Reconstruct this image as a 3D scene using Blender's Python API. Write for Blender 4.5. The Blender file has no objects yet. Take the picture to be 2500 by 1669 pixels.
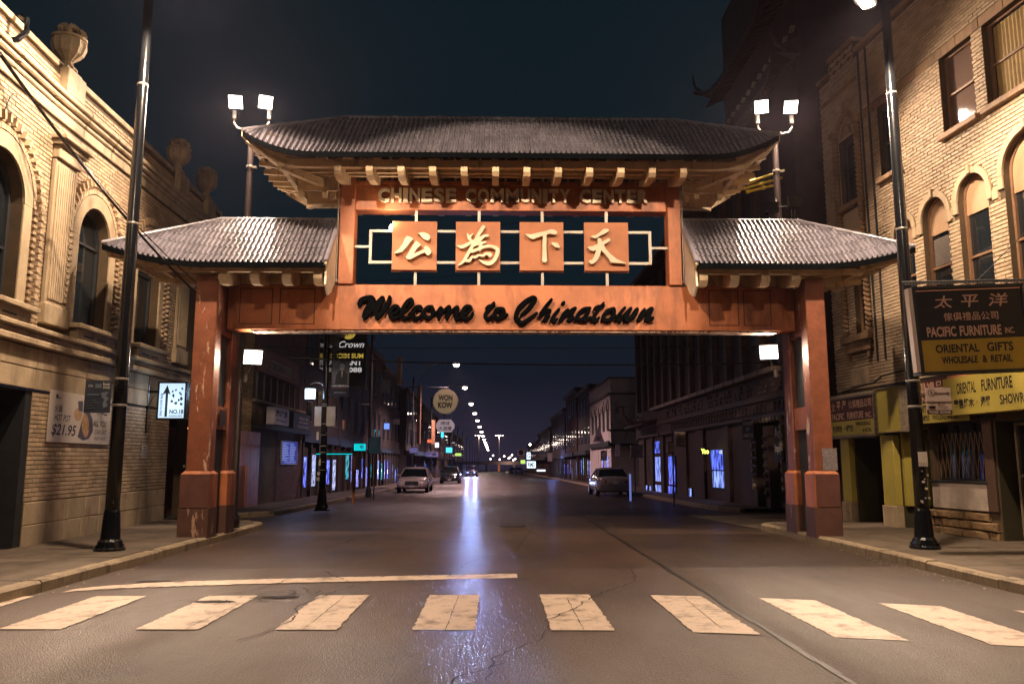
import bpy, math, random, os
import numpy as np
from mathutils import Vector, Matrix, geometry
random.seed(7)
SC = bpy.context.scene
COL = SC.collection
R = math.radians

# ---------------------------------------------------------------- camera, world, exposure
cam_d = bpy.data.cameras.new('camera'); cam = bpy.data.objects.new('camera', cam_d); COL.objects.link(cam)
cam.location = (0, 0, 1.6); cam.rotation_euler = (R(90 + 8.478), 0, R(-1.2))
cam_d.sensor_width = 36; cam_d.lens = 28.35; cam_d.clip_end = 3000; cam_d.clip_start = .05
SC.camera = cam
W = bpy.data.worlds.new('World'); SC.world = W; W.use_nodes = True
wn = W.node_tree; wn.nodes.clear()
wo = wn.nodes.new('ShaderNodeOutputWorld'); wb = wn.nodes.new('ShaderNodeBackground')
tc = wn.nodes.new('ShaderNodeTexCoord'); sx = wn.nodes.new('ShaderNodeSeparateXYZ'); rp = wn.nodes.new('ShaderNodeValToRGB')
wn.links.new(tc.outputs['Generated'], sx.inputs[0]); wn.links.new(sx.outputs['Z'], rp.inputs[0])
rp.color_ramp.elements[0].position = 0.0; rp.color_ramp.elements[0].color = (.028, .022, .045, 1)
rp.color_ramp.elements[1].position = .62; rp.color_ramp.elements[1].color = (.0042, .0125, .0172, 1)
e = rp.color_ramp.elements.new(.10); e.color = (.0090, .0120, .0215, 1)
e = rp.color_ramp.elements.new(.22); e.color = (.0048, .0120, .0180, 1)
wn.links.new(rp.outputs[0], wb.inputs[0]); wb.inputs[1].default_value = 1.0
wn.links.new(wb.outputs[0], wo.inputs[0])
SC.view_settings.view_transform = 'Standard'; SC.view_settings.look = 'None'
SC.view_settings.exposure = -0.2; SC.view_settings.gamma = 1.0; SC.view_settings.use_curve_mapping = False
SC.render.engine = 'CYCLES'
SC.cycles.max_bounces = 6; SC.cycles.diffuse_bounces = 3; SC.cycles.glossy_bounces = 3; SC.cycles.transmission_bounces = 2
SC.cycles.caustics_reflective = False; SC.cycles.caustics_refractive = False
SC.cycles.sample_clamp_indirect = 4; SC.cycles.use_denoising = True; SC.cycles.use_light_tree = True

WARM = (1, .73, .50); PINKW = (1, .74, .60); WHITE = (1, .88, .76)

# ---------------------------------------------------------------- materials
MATS = {}
def mat(name, col, rough=.7, metal=0, var=.25, scale=3, bump=.15, bscale=40, island=0, spec=.5, dirt=None, dirt_scale=1.2, dirt_lo=.5, dirt_hi=.7, coat=0):
    if name in MATS: return MATS[name]
    m = bpy.data.materials.new(name); m.use_nodes = True; MATS[name] = m
    n = m.node_tree; b = n.nodes['Principled BSDF']; L = n.links
    b.inputs['Roughness'].default_value = rough; b.inputs['Metallic'].default_value = metal
    b.inputs['Specular IOR Level'].default_value = spec
    if coat: b.inputs['Coat Weight'].default_value = coat; b.inputs['Coat Roughness'].default_value = .05
    tcn = n.nodes.new('ShaderNodeTexCoord')
    geo = n.nodes.new('ShaderNodeNewGeometry')
    pos = geo.outputs['Position']
    nz = n.nodes.new('ShaderNodeTexNoise'); nz.inputs['Scale'].default_value = scale; nz.inputs['Detail'].default_value = 6
    nz.inputs['Roughness'].default_value = .65
    L.new(pos, nz.inputs['Vector'])
    mr = n.nodes.new('ShaderNodeMapRange'); L.new(nz.outputs[0], mr.inputs[0])
    mr.inputs[1].default_value = .25; mr.inputs[2].default_value = .75; mr.inputs[3].default_value = 1 - var; mr.inputs[4].default_value = 1 + var
    val = mr.outputs[0]
    if island:
        oi = n.nodes.new('ShaderNodeObjectInfo')
        ad = n.nodes.new('ShaderNodeMath'); ad.operation = 'ADD'; L.new(geo.outputs['Random Per Island'], ad.inputs[0]); L.new(oi.outputs['Random'], ad.inputs[1])
        fr = n.nodes.new('ShaderNodeMath'); fr.operation = 'FRACT'; L.new(ad.outputs[0], fr.inputs[0])
        m2 = n.nodes.new('ShaderNodeMapRange'); L.new(fr.outputs[0], m2.inputs[0]); m2.inputs[3].default_value = 1 - island; m2.inputs[4].default_value = 1 + island
        mu = n.nodes.new('ShaderNodeMath'); mu.operation = 'MULTIPLY'; L.new(val, mu.inputs[0]); L.new(m2.outputs[0], mu.inputs[1]); val = mu.outputs[0]
    vm = n.nodes.new('ShaderNodeVectorMath'); vm.operation = 'SCALE'; vm.inputs[0].default_value = col; L.new(val, vm.inputs['Scale'])
    out = vm.outputs[0]
    if dirt:
        nd = n.nodes.new('ShaderNodeTexNoise'); nd.inputs['Scale'].default_value = dirt_scale; nd.inputs['Detail'].default_value = 9; nd.inputs['Roughness'].default_value = .7
        mp = n.nodes.new('ShaderNodeMapping'); mp.inputs['Scale'].default_value = (1, 1, .28); L.new(pos, mp.inputs[0]); L.new(mp.outputs[0], nd.inputs['Vector'])
        md = n.nodes.new('ShaderNodeMapRange'); L.new(nd.outputs[0], md.inputs[0]); md.inputs[1].default_value = dirt_lo; md.inputs[2].default_value = dirt_hi
        mx = n.nodes.new('ShaderNodeMix'); mx.data_type = 'RGBA'; L.new(md.outputs[0], mx.inputs[0]); L.new(out, mx.inputs[6]); mx.inputs[7].default_value = (*dirt, 1)
        out = mx.outputs[2]
    L.new(out, b.inputs['Base Color'])
    if bump:
        nb = n.nodes.new('ShaderNodeTexNoise'); nb.inputs['Scale'].default_value = bscale; nb.inputs['Detail'].default_value = 4; L.new(pos, nb.inputs['Vector'])
        bp = n.nodes.new('ShaderNodeBump'); bp.inputs['Strength'].default_value = bump; bp.inputs['Distance'].default_value = .02
        L.new(nb.outputs[0], bp.inputs['Height']); L.new(bp.outputs[0], b.inputs['Normal'])
    return m
def emis(name, col, s):
    if name in MATS: return MATS[name]
    m = bpy.data.materials.new(name); m.use_nodes = True; MATS[name] = m
    b = m.node_tree.nodes['Principled BSDF']; b.inputs['Base Color'].default_value = (*[c * .3 for c in col], 1)
    b.inputs['Emission Color'].default_value = (*col, 1); b.inputs['Emission Strength'].default_value = s
    return m
def lit_window(name, col, s, scale=3, dark=.1):
    """a lit interior seen through glass: blotchy emission"""
    if name in MATS: return MATS[name]
    m = bpy.data.materials.new(name); m.use_nodes = True; MATS[name] = m
    n = m.node_tree; b = n.nodes['Principled BSDF']; b.inputs['Base Color'].default_value = (.01, .01, .015, 1); b.inputs['Roughness'].default_value = .1
    g = n.nodes.new('ShaderNodeNewGeometry'); mp = n.nodes.new('ShaderNodeMapping'); mp.inputs['Scale'].default_value = (scale, scale, scale * .3)
    n.links.new(g.outputs['Position'], mp.inputs[0])
    nz = n.nodes.new('ShaderNodeTexNoise'); nz.inputs['Scale'].default_value = 2; nz.inputs['Detail'].default_value = 5; n.links.new(mp.outputs[0], nz.inputs['Vector'])
    mr = n.nodes.new('ShaderNodeMapRange'); n.links.new(nz.outputs[0], mr.inputs[0]); mr.inputs[1].default_value = .42; mr.inputs[2].default_value = .68
    mr.inputs[3].default_value = dark * s; mr.inputs[4].default_value = s
    b.inputs['Emission Color'].default_value = (*col, 1); n.links.new(mr.outputs[0], b.inputs['Emission Strength'])
    return m
M_SCR = lambda: mat('matt_black_letter', (.003, .0035, .004), .7, var=.3, bump=0, spec=0.)
def glassy(name, col=(.012, .016, .02), rough=.06, spec=.8):
    if name in MATS: return MATS[name]
    m = bpy.data.materials.new(name); m.use_nodes = True; MATS[name] = m
    n = m.node_tree; b = n.nodes['Principled BSDF']; b.inputs['Base Color'].default_value = (*col, 1)
    b.inputs['Roughness'].default_value = rough; b.inputs['Specular IOR Level'].default_value = spec; b.inputs['IOR'].default_value = 1.5
    nb = n.nodes.new('ShaderNodeTexNoise'); nb.inputs['Scale'].default_value = 1.6; bp = n.nodes.new('ShaderNodeBump'); bp.inputs['Strength'].default_value = .12; bp.inputs['Distance'].default_value = .05
    n.links.new(nb.outputs[0], bp.inputs['Height']); n.links.new(bp.outputs[0], b.inputs['Normal'])
    return m

M_CREAM = lambda: mat('cream_brick', (.44, .325, .21), .75, island=.2, var=.22, scale=1.1, bump=.3, bscale=60, dirt=(.10, .065, .03), dirt_scale=.9, dirt_lo=.56, dirt_hi=.85)
M_YELB = lambda: mat('buff_brick', (.46, .345, .225), .7, island=.16, var=.18, scale=.8, bump=.3, bscale=60, dirt=(.12, .07, .04), dirt_scale=.7, dirt_lo=.58, dirt_hi=.85)
M_MORT = lambda: mat('dark_mortar', (.085, .055, .03), .9, var=.3)
M_STONE = lambda: mat('limestone', (.42, .325, .21), .75, var=.22, scale=2.2, bump=.3, bscale=25, dirt=(.10, .065, .04), dirt_scale=1.6, dirt_lo=.5, dirt_hi=.78)
M_RED = lambda: mat('orange_red_paint', (.45, .15, .058), .5, var=.28, scale=1.6, bump=.3, bscale=9, dirt=(.13, .04, .02), dirt_scale=2.6, dirt_lo=.47, dirt_hi=.74)
M_REDP = lambda: mat('peeling_red_paint', (.21, .068, .034), .5, var=.32, scale=3, bump=.35, bscale=14, dirt=(.55, .38, .28), dirt_scale=3.5, dirt_lo=.60, dirt_hi=.63)  # base red darkened for the dimly lit legs; pale flakes are real peeling
M_DRED = lambda: mat('dark_base_paint', (.10, .045, .032), .6, var=.3, scale=3, bump=.3, dirt=(.45, .28, .2), dirt_scale=4, dirt_lo=.60, dirt_hi=.64)
M_BLK = lambda: mat('black_gloss_paint', (.006, .007, .009), .2, var=.3, bump=.08, bscale=20)
M_DARK = lambda: mat('dark_paint', (.02, .022, .026), .6, var=.3)
M_CRWOOD = lambda: mat('cream_painted_wood', (.60, .45, .28), .6, var=.2, scale=4, bump=.2, dirt=(.12, .08, .045), dirt_scale=5, dirt_lo=.55, dirt_hi=.72)
M_TILE = lambda: mat('glazed_roof_tile', (.17, .16, .19), .28, island=.18, var=.2, bump=.1, spec=.6)
M_STEEL = lambda: mat('galvanised_steel', (.30, .27, .24), .45, metal=.5, var=.25, bump=.1)
M_GOLD = lambda: mat('gold_painted_letter', (.66, .56, .40), .5, var=.15, bump=.2, bscale=30)
M_WOODB = lambda: mat('brown_window_wood', (.22, .12, .065), .6, var=.3, bump=.2)
M_GLASS = lambda: glassy('dark_window_glass')
M_YEL = lambda: mat('yellow_sign_paint', (.44, .36, .075), .5, var=.14, scale=1.5, bump=.05, dirt=(.25, .14, .02), dirt_scale=1.5, dirt_lo=.6, dirt_hi=.9)
M_BROWN = lambda: mat('brown_sign_paint', (.085, .03, .022), .5, var=.2)
M_PAPER = lambda: mat('faded_white_print', (.62, .54, .47), .6, var=.08, bump=.04)
M_INK = lambda: mat('dark_ink', (.015, .014, .016), .6, var=.1, bump=0)
M_WHT = lambda: mat('white_print', (.66, .62, .58), .6, var=.08, bump=0)
M_PINK = lambda: mat('pale_pink_letter', (.62, .38, .29), .6, var=.1, bump=0)
M_REDL = lambda: mat('faded_red_print', (.38, .06, .04), .6, var=.2)

# ---------------------------------------------------------------- mesh builder
ORG = {}
class Fr:
    """frame: point(s, n, z)"""
    def __init__(f, o=(0, 0, 0), a=(1, 0, 0), b=(0, 1, 0), c=(0, 0, 1), zf=None):
        f.o, f.a, f.b, f.c, f.zf = map(lambda v: np.array(v, float), (o, a, b, c)) .__iter__().__next__() if False else np.array(o, float), np.array(a, float), np.array(b, float), np.array(c, float), zf
    def __call__(f, s, n, z):
        if f.zf: z = f.zf(s, z)
        return f.o + f.a * s + f.b * n + f.c * z
ID = Fr()
class MB:
    def __init__(m, fr=ID): m.v = []; m.f = []; m.fr = fr; m.mi = []; m.cm = 0
    def add(m, pts, faces):
        k = len(m.v); m.v += [tuple(m.fr(*p)) for p in pts]; m.f += [tuple(i + k for i in f) for f in faces]; m.mi += [m.cm] * len(faces)
        return m
    def box(m, a0, a1, b0, b1, c0, c1):
        p = [(a0, b0, c0), (a1, b0, c0), (a1, b1, c0), (a0, b1, c0), (a0, b0, c1), (a1, b0, c1), (a1, b1, c1), (a0, b1, c1)]
        return m.add(p, [(0, 3, 2, 1), (4, 5, 6, 7), (0, 1, 5, 4), (1, 2, 6, 5), (2, 3, 7, 6), (3, 0, 4, 7)])
    def cham(m, a0, a1, b0, b1, c0, c1, w=.01):
        """box with chamfered top and vertical edges"""
        def ring(z, i): return [(a0 + i + (w if q in (0, 3) else 0) * 0, 0, 0) for q in range(4)]
        def oct_(z, i):
            x0, x1, y0, y1 = a0 + i, a1 - i, b0 + i, b1 - i
            return [(x0 + w, y0, z), (x1 - w, y0, z), (x1, y0 + w, z), (x1, y1 - w, z), (x1 - w, y1, z), (x0 + w, y1, z), (x0, y1 - w, z), (x0, y0 + w, z)]
        return m.loft([oct_(c0, w), oct_(c0 + w, 0), oct_(c1 - w, 0), oct_(c1, w)])
    def loft(m, rings, cap=True, closed=True):
        n = len(rings[0]); pts = [p for r in rings for p in r]; fs = []
        for i in range(len(rings) - 1):
            for j in range(n if closed else n - 1):
                k = (j + 1) % n; fs.append((i * n + j, i * n + k, (i + 1) * n + k, (i + 1) * n + j))
        if cap and closed: fs.append(tuple(range(n))[::-1]); fs.append(tuple((len(rings) - 1) * n + j for j in range(n)))
        return m.add(pts, fs)
    def lathe(m, prof, c=(0, 0, 0), n=16, flute=0, nf=0):
        return m.loft([[(c[0] + r * (1 + flute * math.cos(nf * a)) * math.cos(a), c[1] + r * (1 + flute * math.cos(nf * a)) * math.sin(a), c[2] + z) for a in [2 * math.pi * j / n for j in range(n)]] for r, z in prof])
    def tube(m, pts, r, n=8, r1=None):
        P = [Vector(p) for p in pts]; rings = []
        for i, p in enumerate(P):
            d = (P[min(i + 1, len(P) - 1)] - P[max(i - 1, 0)]).normalized()
            u = d.cross(Vector((0, 0, 1)))
            if u.length < 1e-3: u = d.cross(Vector((1, 0, 0)))
            u.normalize(); w = d.cross(u); rr = r if r1 is None else r + (r1 - r) * i / (len(P) - 1)
            rings.append([tuple(p + (u * math.cos(a) + w * math.sin(a)) * rr) for a in [2 * math.pi * j / n for j in range(n)]])
        return m.loft(rings)
    def bar(m, p, q, w, h):
        """square bar between two points; w horizontal, h vertical-ish"""
        p, q = Vector(p), Vector(q); d = (q - p).normalized(); u = d.cross(Vector((0, 0, 1)))
        if u.length < 1e-3: u = Vector((1, 0, 0))
        u.normalize(); v = u.cross(d); u *= w / 2; v *= h / 2
        return m.loft([[tuple(e_ + u * a + v * b) for a, b in ((-1, -1), (1, -1), (1, 1), (-1, 1))] for e_ in (p, q)])
    def prism(m, poly, n0, n1, axis='n'):
        """poly in (s,z); extruded n0..n1 ; axis 'n' -> along n, 's' -> poly is (n,z) extruded in s"""
        k = len(poly)
        if axis == 'n': P = [(s, n0, z) for s, z in poly] + [(s, n1, z) for s, z in poly]
        elif axis == 's': P = [(n0, s, z) for s, z in poly] + [(n1, s, z) for s, z in poly]
        else: P = [(s, n, n0) for s, n in poly] + [(s, n, n1) for s, n in poly]
        tri = geometry.tessellate_polygon([[Vector((a, b, 0)) for a, b in poly]])
        fs = [tuple(t) for t in tri] + [tuple(i + k for i in t[::-1]) for t in tri]
        fs += [(i, (i + 1) % k, k + (i + 1) % k, k + i) for i in range(k)]
        return m.add(P, fs)
    def quad(m, a, b, c, d): return m.add([a, b, c, d], [(0, 1, 2, 3)])
    def build(m, name, ma, parent=None, label=None, kind=None, smooth=False):
        if not m.v: return None
        me = bpy.data.meshes.new(name); o0 = ORG.get(parent.name, np.zeros(3)) if parent else np.zeros(3)
        me.from_pydata([tuple(np.array(p) - o0) for p in m.v], [], m.f)
        for x in (ma if isinstance(ma, (list, tuple)) else [ma]): me.materials.append(x)
        if any(m.mi): me.polygons.foreach_set('material_index', m.mi)
        if smooth: me.shade_smooth()
        me.update()
        o = bpy.data.objects.new(name, me); COL.objects.link(o)
        if parent: o.parent = parent; ORG[o.name] = o0
        if label: o['label'] = label
        if kind: o['kind'] = kind
        return o
def empty(name, loc=(0, 0, 0), rz=0):
    o = bpy.data.objects.new(name, None); COL.objects.link(o); o.location = loc; o.rotation_euler = (0, 0, rz); o.empty_display_size = .2
    ORG[o.name] = np.array(loc, float); return o
def thing(name, label, cat, loc=(0, 0, 0), group=None, rz=0):
    o = empty(name, loc, rz); o['label'] = label; o['category'] = cat
    if group: o['group'] = group
    return o
def tag(o, label, cat, group=None):
    o['label'] = label; o['category'] = cat
    if group: o['group'] = group
    return o
def struct(o): o['kind'] = 'structure'; return o
def copy_tree(o, parent=None):
    c = o.copy(); COL.objects.link(c)
    if parent: c.parent = parent
    for ch in list(o.children): copy_tree(ch, c)
    return c
def light(kind, name, loc, power, col, target=None, size=60, blend=.4, rad=.12, parent=None):
    d = bpy.data.lights.new(name, kind); d.energy = power; d.color = col; d.shadow_soft_size = rad
    o = bpy.data.objects.new(name, d); COL.objects.link(o)
    o0 = ORG.get(parent.name, np.zeros(3)) if parent else np.zeros(3)
    o.location = tuple(np.array(loc) - o0)
    if kind == 'SPOT': d.spot_size = R(size); d.spot_blend = blend
    if target is not None:
        o.rotation_euler = (Vector(target) - Vector(loc)).to_track_quat('-Z', 'Y').to_euler()
    if parent: o.parent = parent
    return o

# ---------------------------------------------------------------- text
_TC = {}
def text_geo(body, bold=0.0, extrude=0.0, shear=0.0, space=1.0):
    k = (body, bold, extrude, shear, space)
    if k in _TC: return _TC[k]
    c = bpy.data.curves.new('t', 'FONT'); c.body = body; c.offset = bold; c.extrude = extrude; c.shear = shear; c.resolution_u = 3
    c.space_character = space; c.align_x = 'CENTER'
    o = bpy.data.objects.new('t', c); COL.objects.link(o); dg = bpy.context.evaluated_depsgraph_get()
    me = bpy.data.meshes.new_from_object(o.evaluated_get(dg)); bpy.data.objects.remove(o); bpy.data.curves.remove(c)
    v = np.array([tuple(p.co) for p in me.vertices]) if len(me.vertices) else np.zeros((0, 3)); f = [tuple(p.vertices) for p in me.polygons]
    bpy.data.meshes.remove(me); _TC[k] = (v, f); return v, f
def put_text(mb, body, u0, v0, u1, v1, P, bold=.0, shear=0., ext=0.):
    """fit text into the rectangle u0..u1, v0..v1; P(u,v,w) gives the point"""
    v, f = text_geo(body, bold, 1.0 if ext else 0., shear)
    if not len(v): return
    lo, hi = v.min(0), v.max(0); d = np.maximum(hi - lo, 1e-6)
    pts = []
    for p in v:
        a = (p[0] - lo[0]) / d[0]; b = (p[1] - lo[1]) / d[1]; w = ext * (p[2] / 2 + .5) if ext else 0
        pts.append(tuple(P(u0 + a * (u1 - u0), v0 + b * (v1 - v0), w)))
    k = len(mb.v); mb.v += pts; mb.f += [tuple(i + k for i in q) for q in f]; mb.mi += [mb.cm] * len(f)
class Plane:
    """sign plane: origin = lower left of the face, ax = reading direction, up, normal towards the reader"""
    def __init__(p, o, ax, up=(0, 0, 1)):
        p.o = Vector(o); p.ax = Vector(ax).normalized(); p.up = Vector(up).normalized(); p.n = p.ax.cross(p.up)
    def __call__(p, u, v, w=0): return p.o + p.ax * u + p.up * v + p.n * w
    def box(p, mb, u0, u1, v0, v1, w0, w1):
        P = [p(u0, v0, w0), p(u1, v0, w0), p(u1, v1, w0), p(u0, v1, w0), p(u0, v0, w1), p(u1, v0, w1), p(u1, v1, w1), p(u0, v1, w1)]
        k = len(mb.v); mb.v += [tuple(q) for q in P]; F = [(0, 3, 2, 1), (4, 5, 6, 7), (0, 1, 5, 4), (1, 2, 6, 5), (2, 3, 7, 6), (3, 0, 4, 7)]
        mb.f += [tuple(i + k for i in q) for q in F]; mb.mi += [mb.cm] * 6
    def poly(p, mb, pts, w=0.):
        k = len(mb.v); mb.v += [tuple(p(a, b, w)) for a, b in pts]
        tri = geometry.tessellate_polygon([[Vector((a, b, 0)) for a, b in pts]])
        mb.f += [tuple(k + i for i in t) for t in tri]; mb.mi += [mb.cm] * len(tri)
def texts(pl, parent, items, w=.004, name='lettering'):
    """items: (body,u0,v0,u1,v1,material,bold)"""
    by = {}
    for it in items: by.setdefault(it[5].name, []).append(it)
    for k, L in by.items():
        mb = MB()
        for it in L: put_text(mb, it[0], it[1], it[2], it[3], it[4], lambda u, v, _w: pl(u, v, w), it[6] if len(it) > 6 else .01, it[7] if len(it) > 7 else 0)
        mb.build(name, L[0][5], parent)
def sign(name, label, cat, pl, w, h, depth, m, fm=None, items=(), group=None, fw=.03):
    t = thing(name, label, cat, tuple(pl(w / 2, 0, 0)), group)
    b = MB(); pl.box(b, 0, w, 0, h, -depth, 0); b.build('board', m, t)
    if fm:
        f = MB()
        for q in ((-fw, w + fw, h, h + fw), (-fw, w + fw, -fw, 0), (-fw, 0, 0, h), (w, w + fw, 0, h)): pl.box(f, *q, -depth - .01, .02)
        f.build('frame', fm, t)
    if items: texts(pl, t, items)
    return t

# strokes -> clean raised outline (distance field + marching squares)
def stroke_mesh(strokes, cell, w0, w1, P, k=.86):
    pts = np.array([p[:2] for s in strokes for p in s]); rad = max(p[2] for s in strokes for p in s)
    x0, y0 = pts.min(0) - rad - 2 * cell; x1, y1 = pts.max(0) + rad + 2 * cell
    nx, ny = int((x1 - x0) / cell) + 2, int((y1 - y0) / cell) + 2
    X, Y = np.meshgrid(x0 + cell * np.arange(nx), y0 + cell * np.arange(ny), indexing='ij')
    F = np.full(X.shape, 1e9)
    for s in strokes:
        # Catmull-Rom smoothing
        q = [s[0]] + list(s) + [s[-1]]; C = []
        for i in range(1, len(q) - 2):
            for t in np.linspace(0, 1, 5, endpoint=False):
                a, b, c, d = [np.array(v, float) for v in q[i - 1:i + 3]]
                C.append(.5 * ((2 * b) + (c - a) * t + (2 * a - 5 * b + 4 * c - d) * t * t + (3 * b - a - 3 * c + d) * t ** 3))
        C.append(np.array(s[-1], float))
        if len(C) == 1: C.append(C[0] + [1e-3, 0, 0])
        for a, b in zip(C, C[1:]):
            d = b[:2] - a[:2]; L2 = max(d @ d, 1e-9); t = np.clip(((X - a[0]) * d[0] + (Y - a[1]) * d[1]) / L2, 0, 1)
            D = np.hypot(X - a[0] - t * d[0], Y - a[1] - t * d[1]) - (a[2] + (b[2] - a[2]) * t) * k; F = np.minimum(F, D)
    return field_mesh(X, Y, F, w0, w1, P)
def field_mesh(X, Y, F, w0, w1, P):
    V = {}; vv = []; ff = []; edges = []
    def vid(key, p):
        if key not in V: V[key] = len(vv); vv.append(p)
        return V[key]
    ins = F < 0; nx, ny = F.shape
    act = ins[:-1, :-1] | ins[1:, :-1] | ins[1:, 1:] | ins[:-1, 1:]
    for i, j in zip(*np.nonzero(act)):
        cs = [(i, j), (i + 1, j), (i + 1, j + 1), (i, j + 1)]; poly = []; flag = []
        for q in range(4):
            a, b = cs[q], cs[(q + 1) % 4]; fa, fb = F[a], F[b]
            if fa < 0: poly.append(vid(a, (X[a], Y[a]))); flag.append(0)
            if (fa < 0) != (fb < 0):
                t = fa / (fa - fb); kk = (min(a, b), max(a, b)); poly.append(vid(kk, (X[a] + (X[b] - X[a]) * t, Y[a] + (Y[b] - Y[a]) * t))); flag.append(1)
        if len(poly) >= 3:
            ff.append(tuple(poly))
            for q in range(len(poly)):
                r_ = (q + 1) % len(poly)
                if flag[q] and flag[r_]: edges.append((poly[q], poly[r_]))
    n = len(vv); mb = MB()
    mb.v = [tuple(P(x, y, w1)) for x, y in vv] + [tuple(P(x, y, w0)) for x, y in vv]
    mb.f = ff + [(b, a, a + n, b + n) for a, b in edges]; mb.mi = [0] * len(mb.f); return mb
def poly_raised(poly, w0, w1, P):
    k = len(poly); tri = geometry.tessellate_polygon([[Vector((a, b, 0)) for a, b in poly]]); mb = MB()
    mb.v = [tuple(P(a, b, w1)) for a, b in poly] + [tuple(P(a, b, w0)) for a, b in poly]
    mb.f = [tuple(t) for t in tri] + [(i, (i + 1) % k, k + (i + 1) % k, k + i) for i in range(k)]; mb.mi = [0] * len(mb.f); return mb

# street falls gently away beyond the gate
GP = [(-60, 0), (24, 0), (75, -.34), (126, -.62), (200, -1.15), (300, -1.95), (420, -3.1), (900, -7)]
def gz(y):
    for (a, p), (b, q) in zip(GP, GP[1:]):
        if y <= b: return p + (q - p) * max(0, (y - a)) / (b - a)
    return GP[-1][1]
# ================================================================ ground, road, pavements
def sheet(name, x0, x1, ys, dz, ma, parent=None):
    mb = MB(); P = []; n = len(ys)
    for y in ys: P += [(x0, y, gz(y) + dz), (x1, y, gz(y) + dz)]
    mb.add(P, [(2 * i, 2 * i + 1, 2 * i + 3, 2 * i + 2) for i in range(n - 1)])
    return struct(mb.build(name, ma, parent))
def asphalt(name, col, r0, r1, var=.3, coat=.3):
    m = mat(name, col, .5, var=var, scale=1.1, bump=0, dirt=tuple(c * .35 for c in col), dirt_scale=.55, dirt_lo=.48, dirt_hi=.68); n = m.node_tree; b = n.nodes['Principled BSDF']; L = n.links
    g = n.nodes.new('ShaderNodeNewGeometry')
    mp = n.nodes.new('ShaderNodeMapping'); mp.inputs['Scale'].default_value = (1, .22, 1); L.new(g.outputs['Position'], mp.inputs[0])
    a = n.nodes.new('ShaderNodeTexNoise'); a.inputs['Scale'].default_value = 1.3; a.inputs['Detail'].default_value = 7; a.inputs['Roughness'].default_value = .7; L.new(mp.outputs[0], a.inputs['Vector'])
    mr = n.nodes.new('ShaderNodeMapRange'); L.new(a.outputs[0], mr.inputs[0]); mr.inputs[1].default_value = .3; mr.inputs[2].default_value = .7; mr.inputs[3].default_value = r0; mr.inputs[4].default_value = r1
    L.new(mr.outputs[0], b.inputs['Roughness'])
    s = n.nodes.new('ShaderNodeTexNoise'); s.inputs['Scale'].default_value = 55; s.inputs['Detail'].default_value = 5; s.inputs['Roughness'].default_value = .8; L.new(g.outputs['Position'], s.inputs['Vector'])
    v = n.nodes.new('ShaderNodeTexVoronoi'); v.inputs['Scale'].default_value = 70; L.new(g.outputs['Position'], v.inputs['Vector'])
    ad = n.nodes.new('ShaderNodeMath'); ad.operation = 'ADD'; L.new(s.outputs[0], ad.inputs[0]); L.new(v.outputs['Distance'], ad.inputs[1])
    bp = n.nodes.new('ShaderNodeBump'); bp.inputs['Strength'].default_value = .6; bp.inputs['Distance'].default_value = .012; L.new(ad.outputs[0], bp.inputs['Height']); L.new(bp.outputs[0], b.inputs['Normal']); L.new(bp.outputs[0], b.inputs['Coat Normal'])
    b.inputs['Coat Roughness'].default_value = .24; cm = n.nodes.new('ShaderNodeMapRange'); L.new(a.outputs[0], cm.inputs[0]); cm.inputs[1].default_value = .38; cm.inputs[2].default_value = .62; cm.inputs[3].default_value = coat * 1.6; cm.inputs[4].default_value = coat * .25; L.new(cm.outputs[0], b.inputs['Coat Weight'])
    b.inputs['Specular IOR Level'].default_value = .36
    # aggregate speckle in the colour
    old = b.inputs['Base Color'].links[0].from_socket
    sp = n.nodes.new('ShaderNodeMapRange'); L.new(s.outputs[0], sp.inputs[0]); sp.inputs[1].default_value = .35; sp.inputs[2].default_value = .68; sp.inputs[3].default_value = .25; sp.inputs[4].default_value = 2.3
    vm = n.nodes.new('ShaderNodeVectorMath'); vm.operation = 'SCALE'; L.new(old, vm.inputs[0]); L.new(sp.outputs[0], vm.inputs['Scale']); L.new(vm.outputs[0], b.inputs['Base Color'])
    return m
A_MAIN = asphalt('worn_asphalt', (.052, .030, .019), .40, .62, coat=.34)
A_DARK = asphalt('newer_dark_asphalt', (.040, .024, .016), .44, .64, coat=.2)
M_CONC = mat('sidewalk_concrete', (.11, .083, .06), .8, var=.3, scale=2.5, bump=.3, bscale=60, dirt=(.05, .038, .028), dirt_scale=1.3)
M_KERB = mat('kerb_concrete', (.26, .20, .13), .75, var=.35, scale=3, bump=.4, bscale=30, dirt=(.05, .035, .022), dirt_scale=3)
M_PAINT = mat('worn_road_paint', (.50, .39, .31), .6, var=.2, scale=22, bump=.3, bscale=90, dirt=(.10, .07, .052), dirt_scale=3.6, dirt_lo=.50, dirt_hi=.70)
YS = [-40, -12, 0, 12, 24, 40, 55, 75, 100, 126, 160, 200, 250, 300, 360, 420, 900]
sheet('ground', -600, 600, YS, -.05, mat('dark_ground', (.04, .035, .035), .9))
sheet('road', -16, 16, YS[:-1], 0, A_MAIN)
sheet('lane_surface', 2.63, 9.5, [-12, 0, 12, 24, 40, 55, 75, 100, 126, 160, 200], .004, A_DARK)
mb = MB()
y = -2.0
while y < 60:   # raised tar seam between the two surfaces
    dx = random.uniform(-.012, .012); w = random.uniform(.02, .04); mb.add([(2.62 + dx - w, y, gz(y) + .007), (2.62 + dx + w, y, gz(y) + .007), (2.62 + dx + w * .9, y + .42, gz(y) + .007), (2.62 + dx - w * .8, y + .42, gz(y) + .007)], [(0, 1, 2, 3)]); y += .4
struct(mb.build('road_seam', mat('tar_seam', (.015, .012, .012), .5)))

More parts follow.
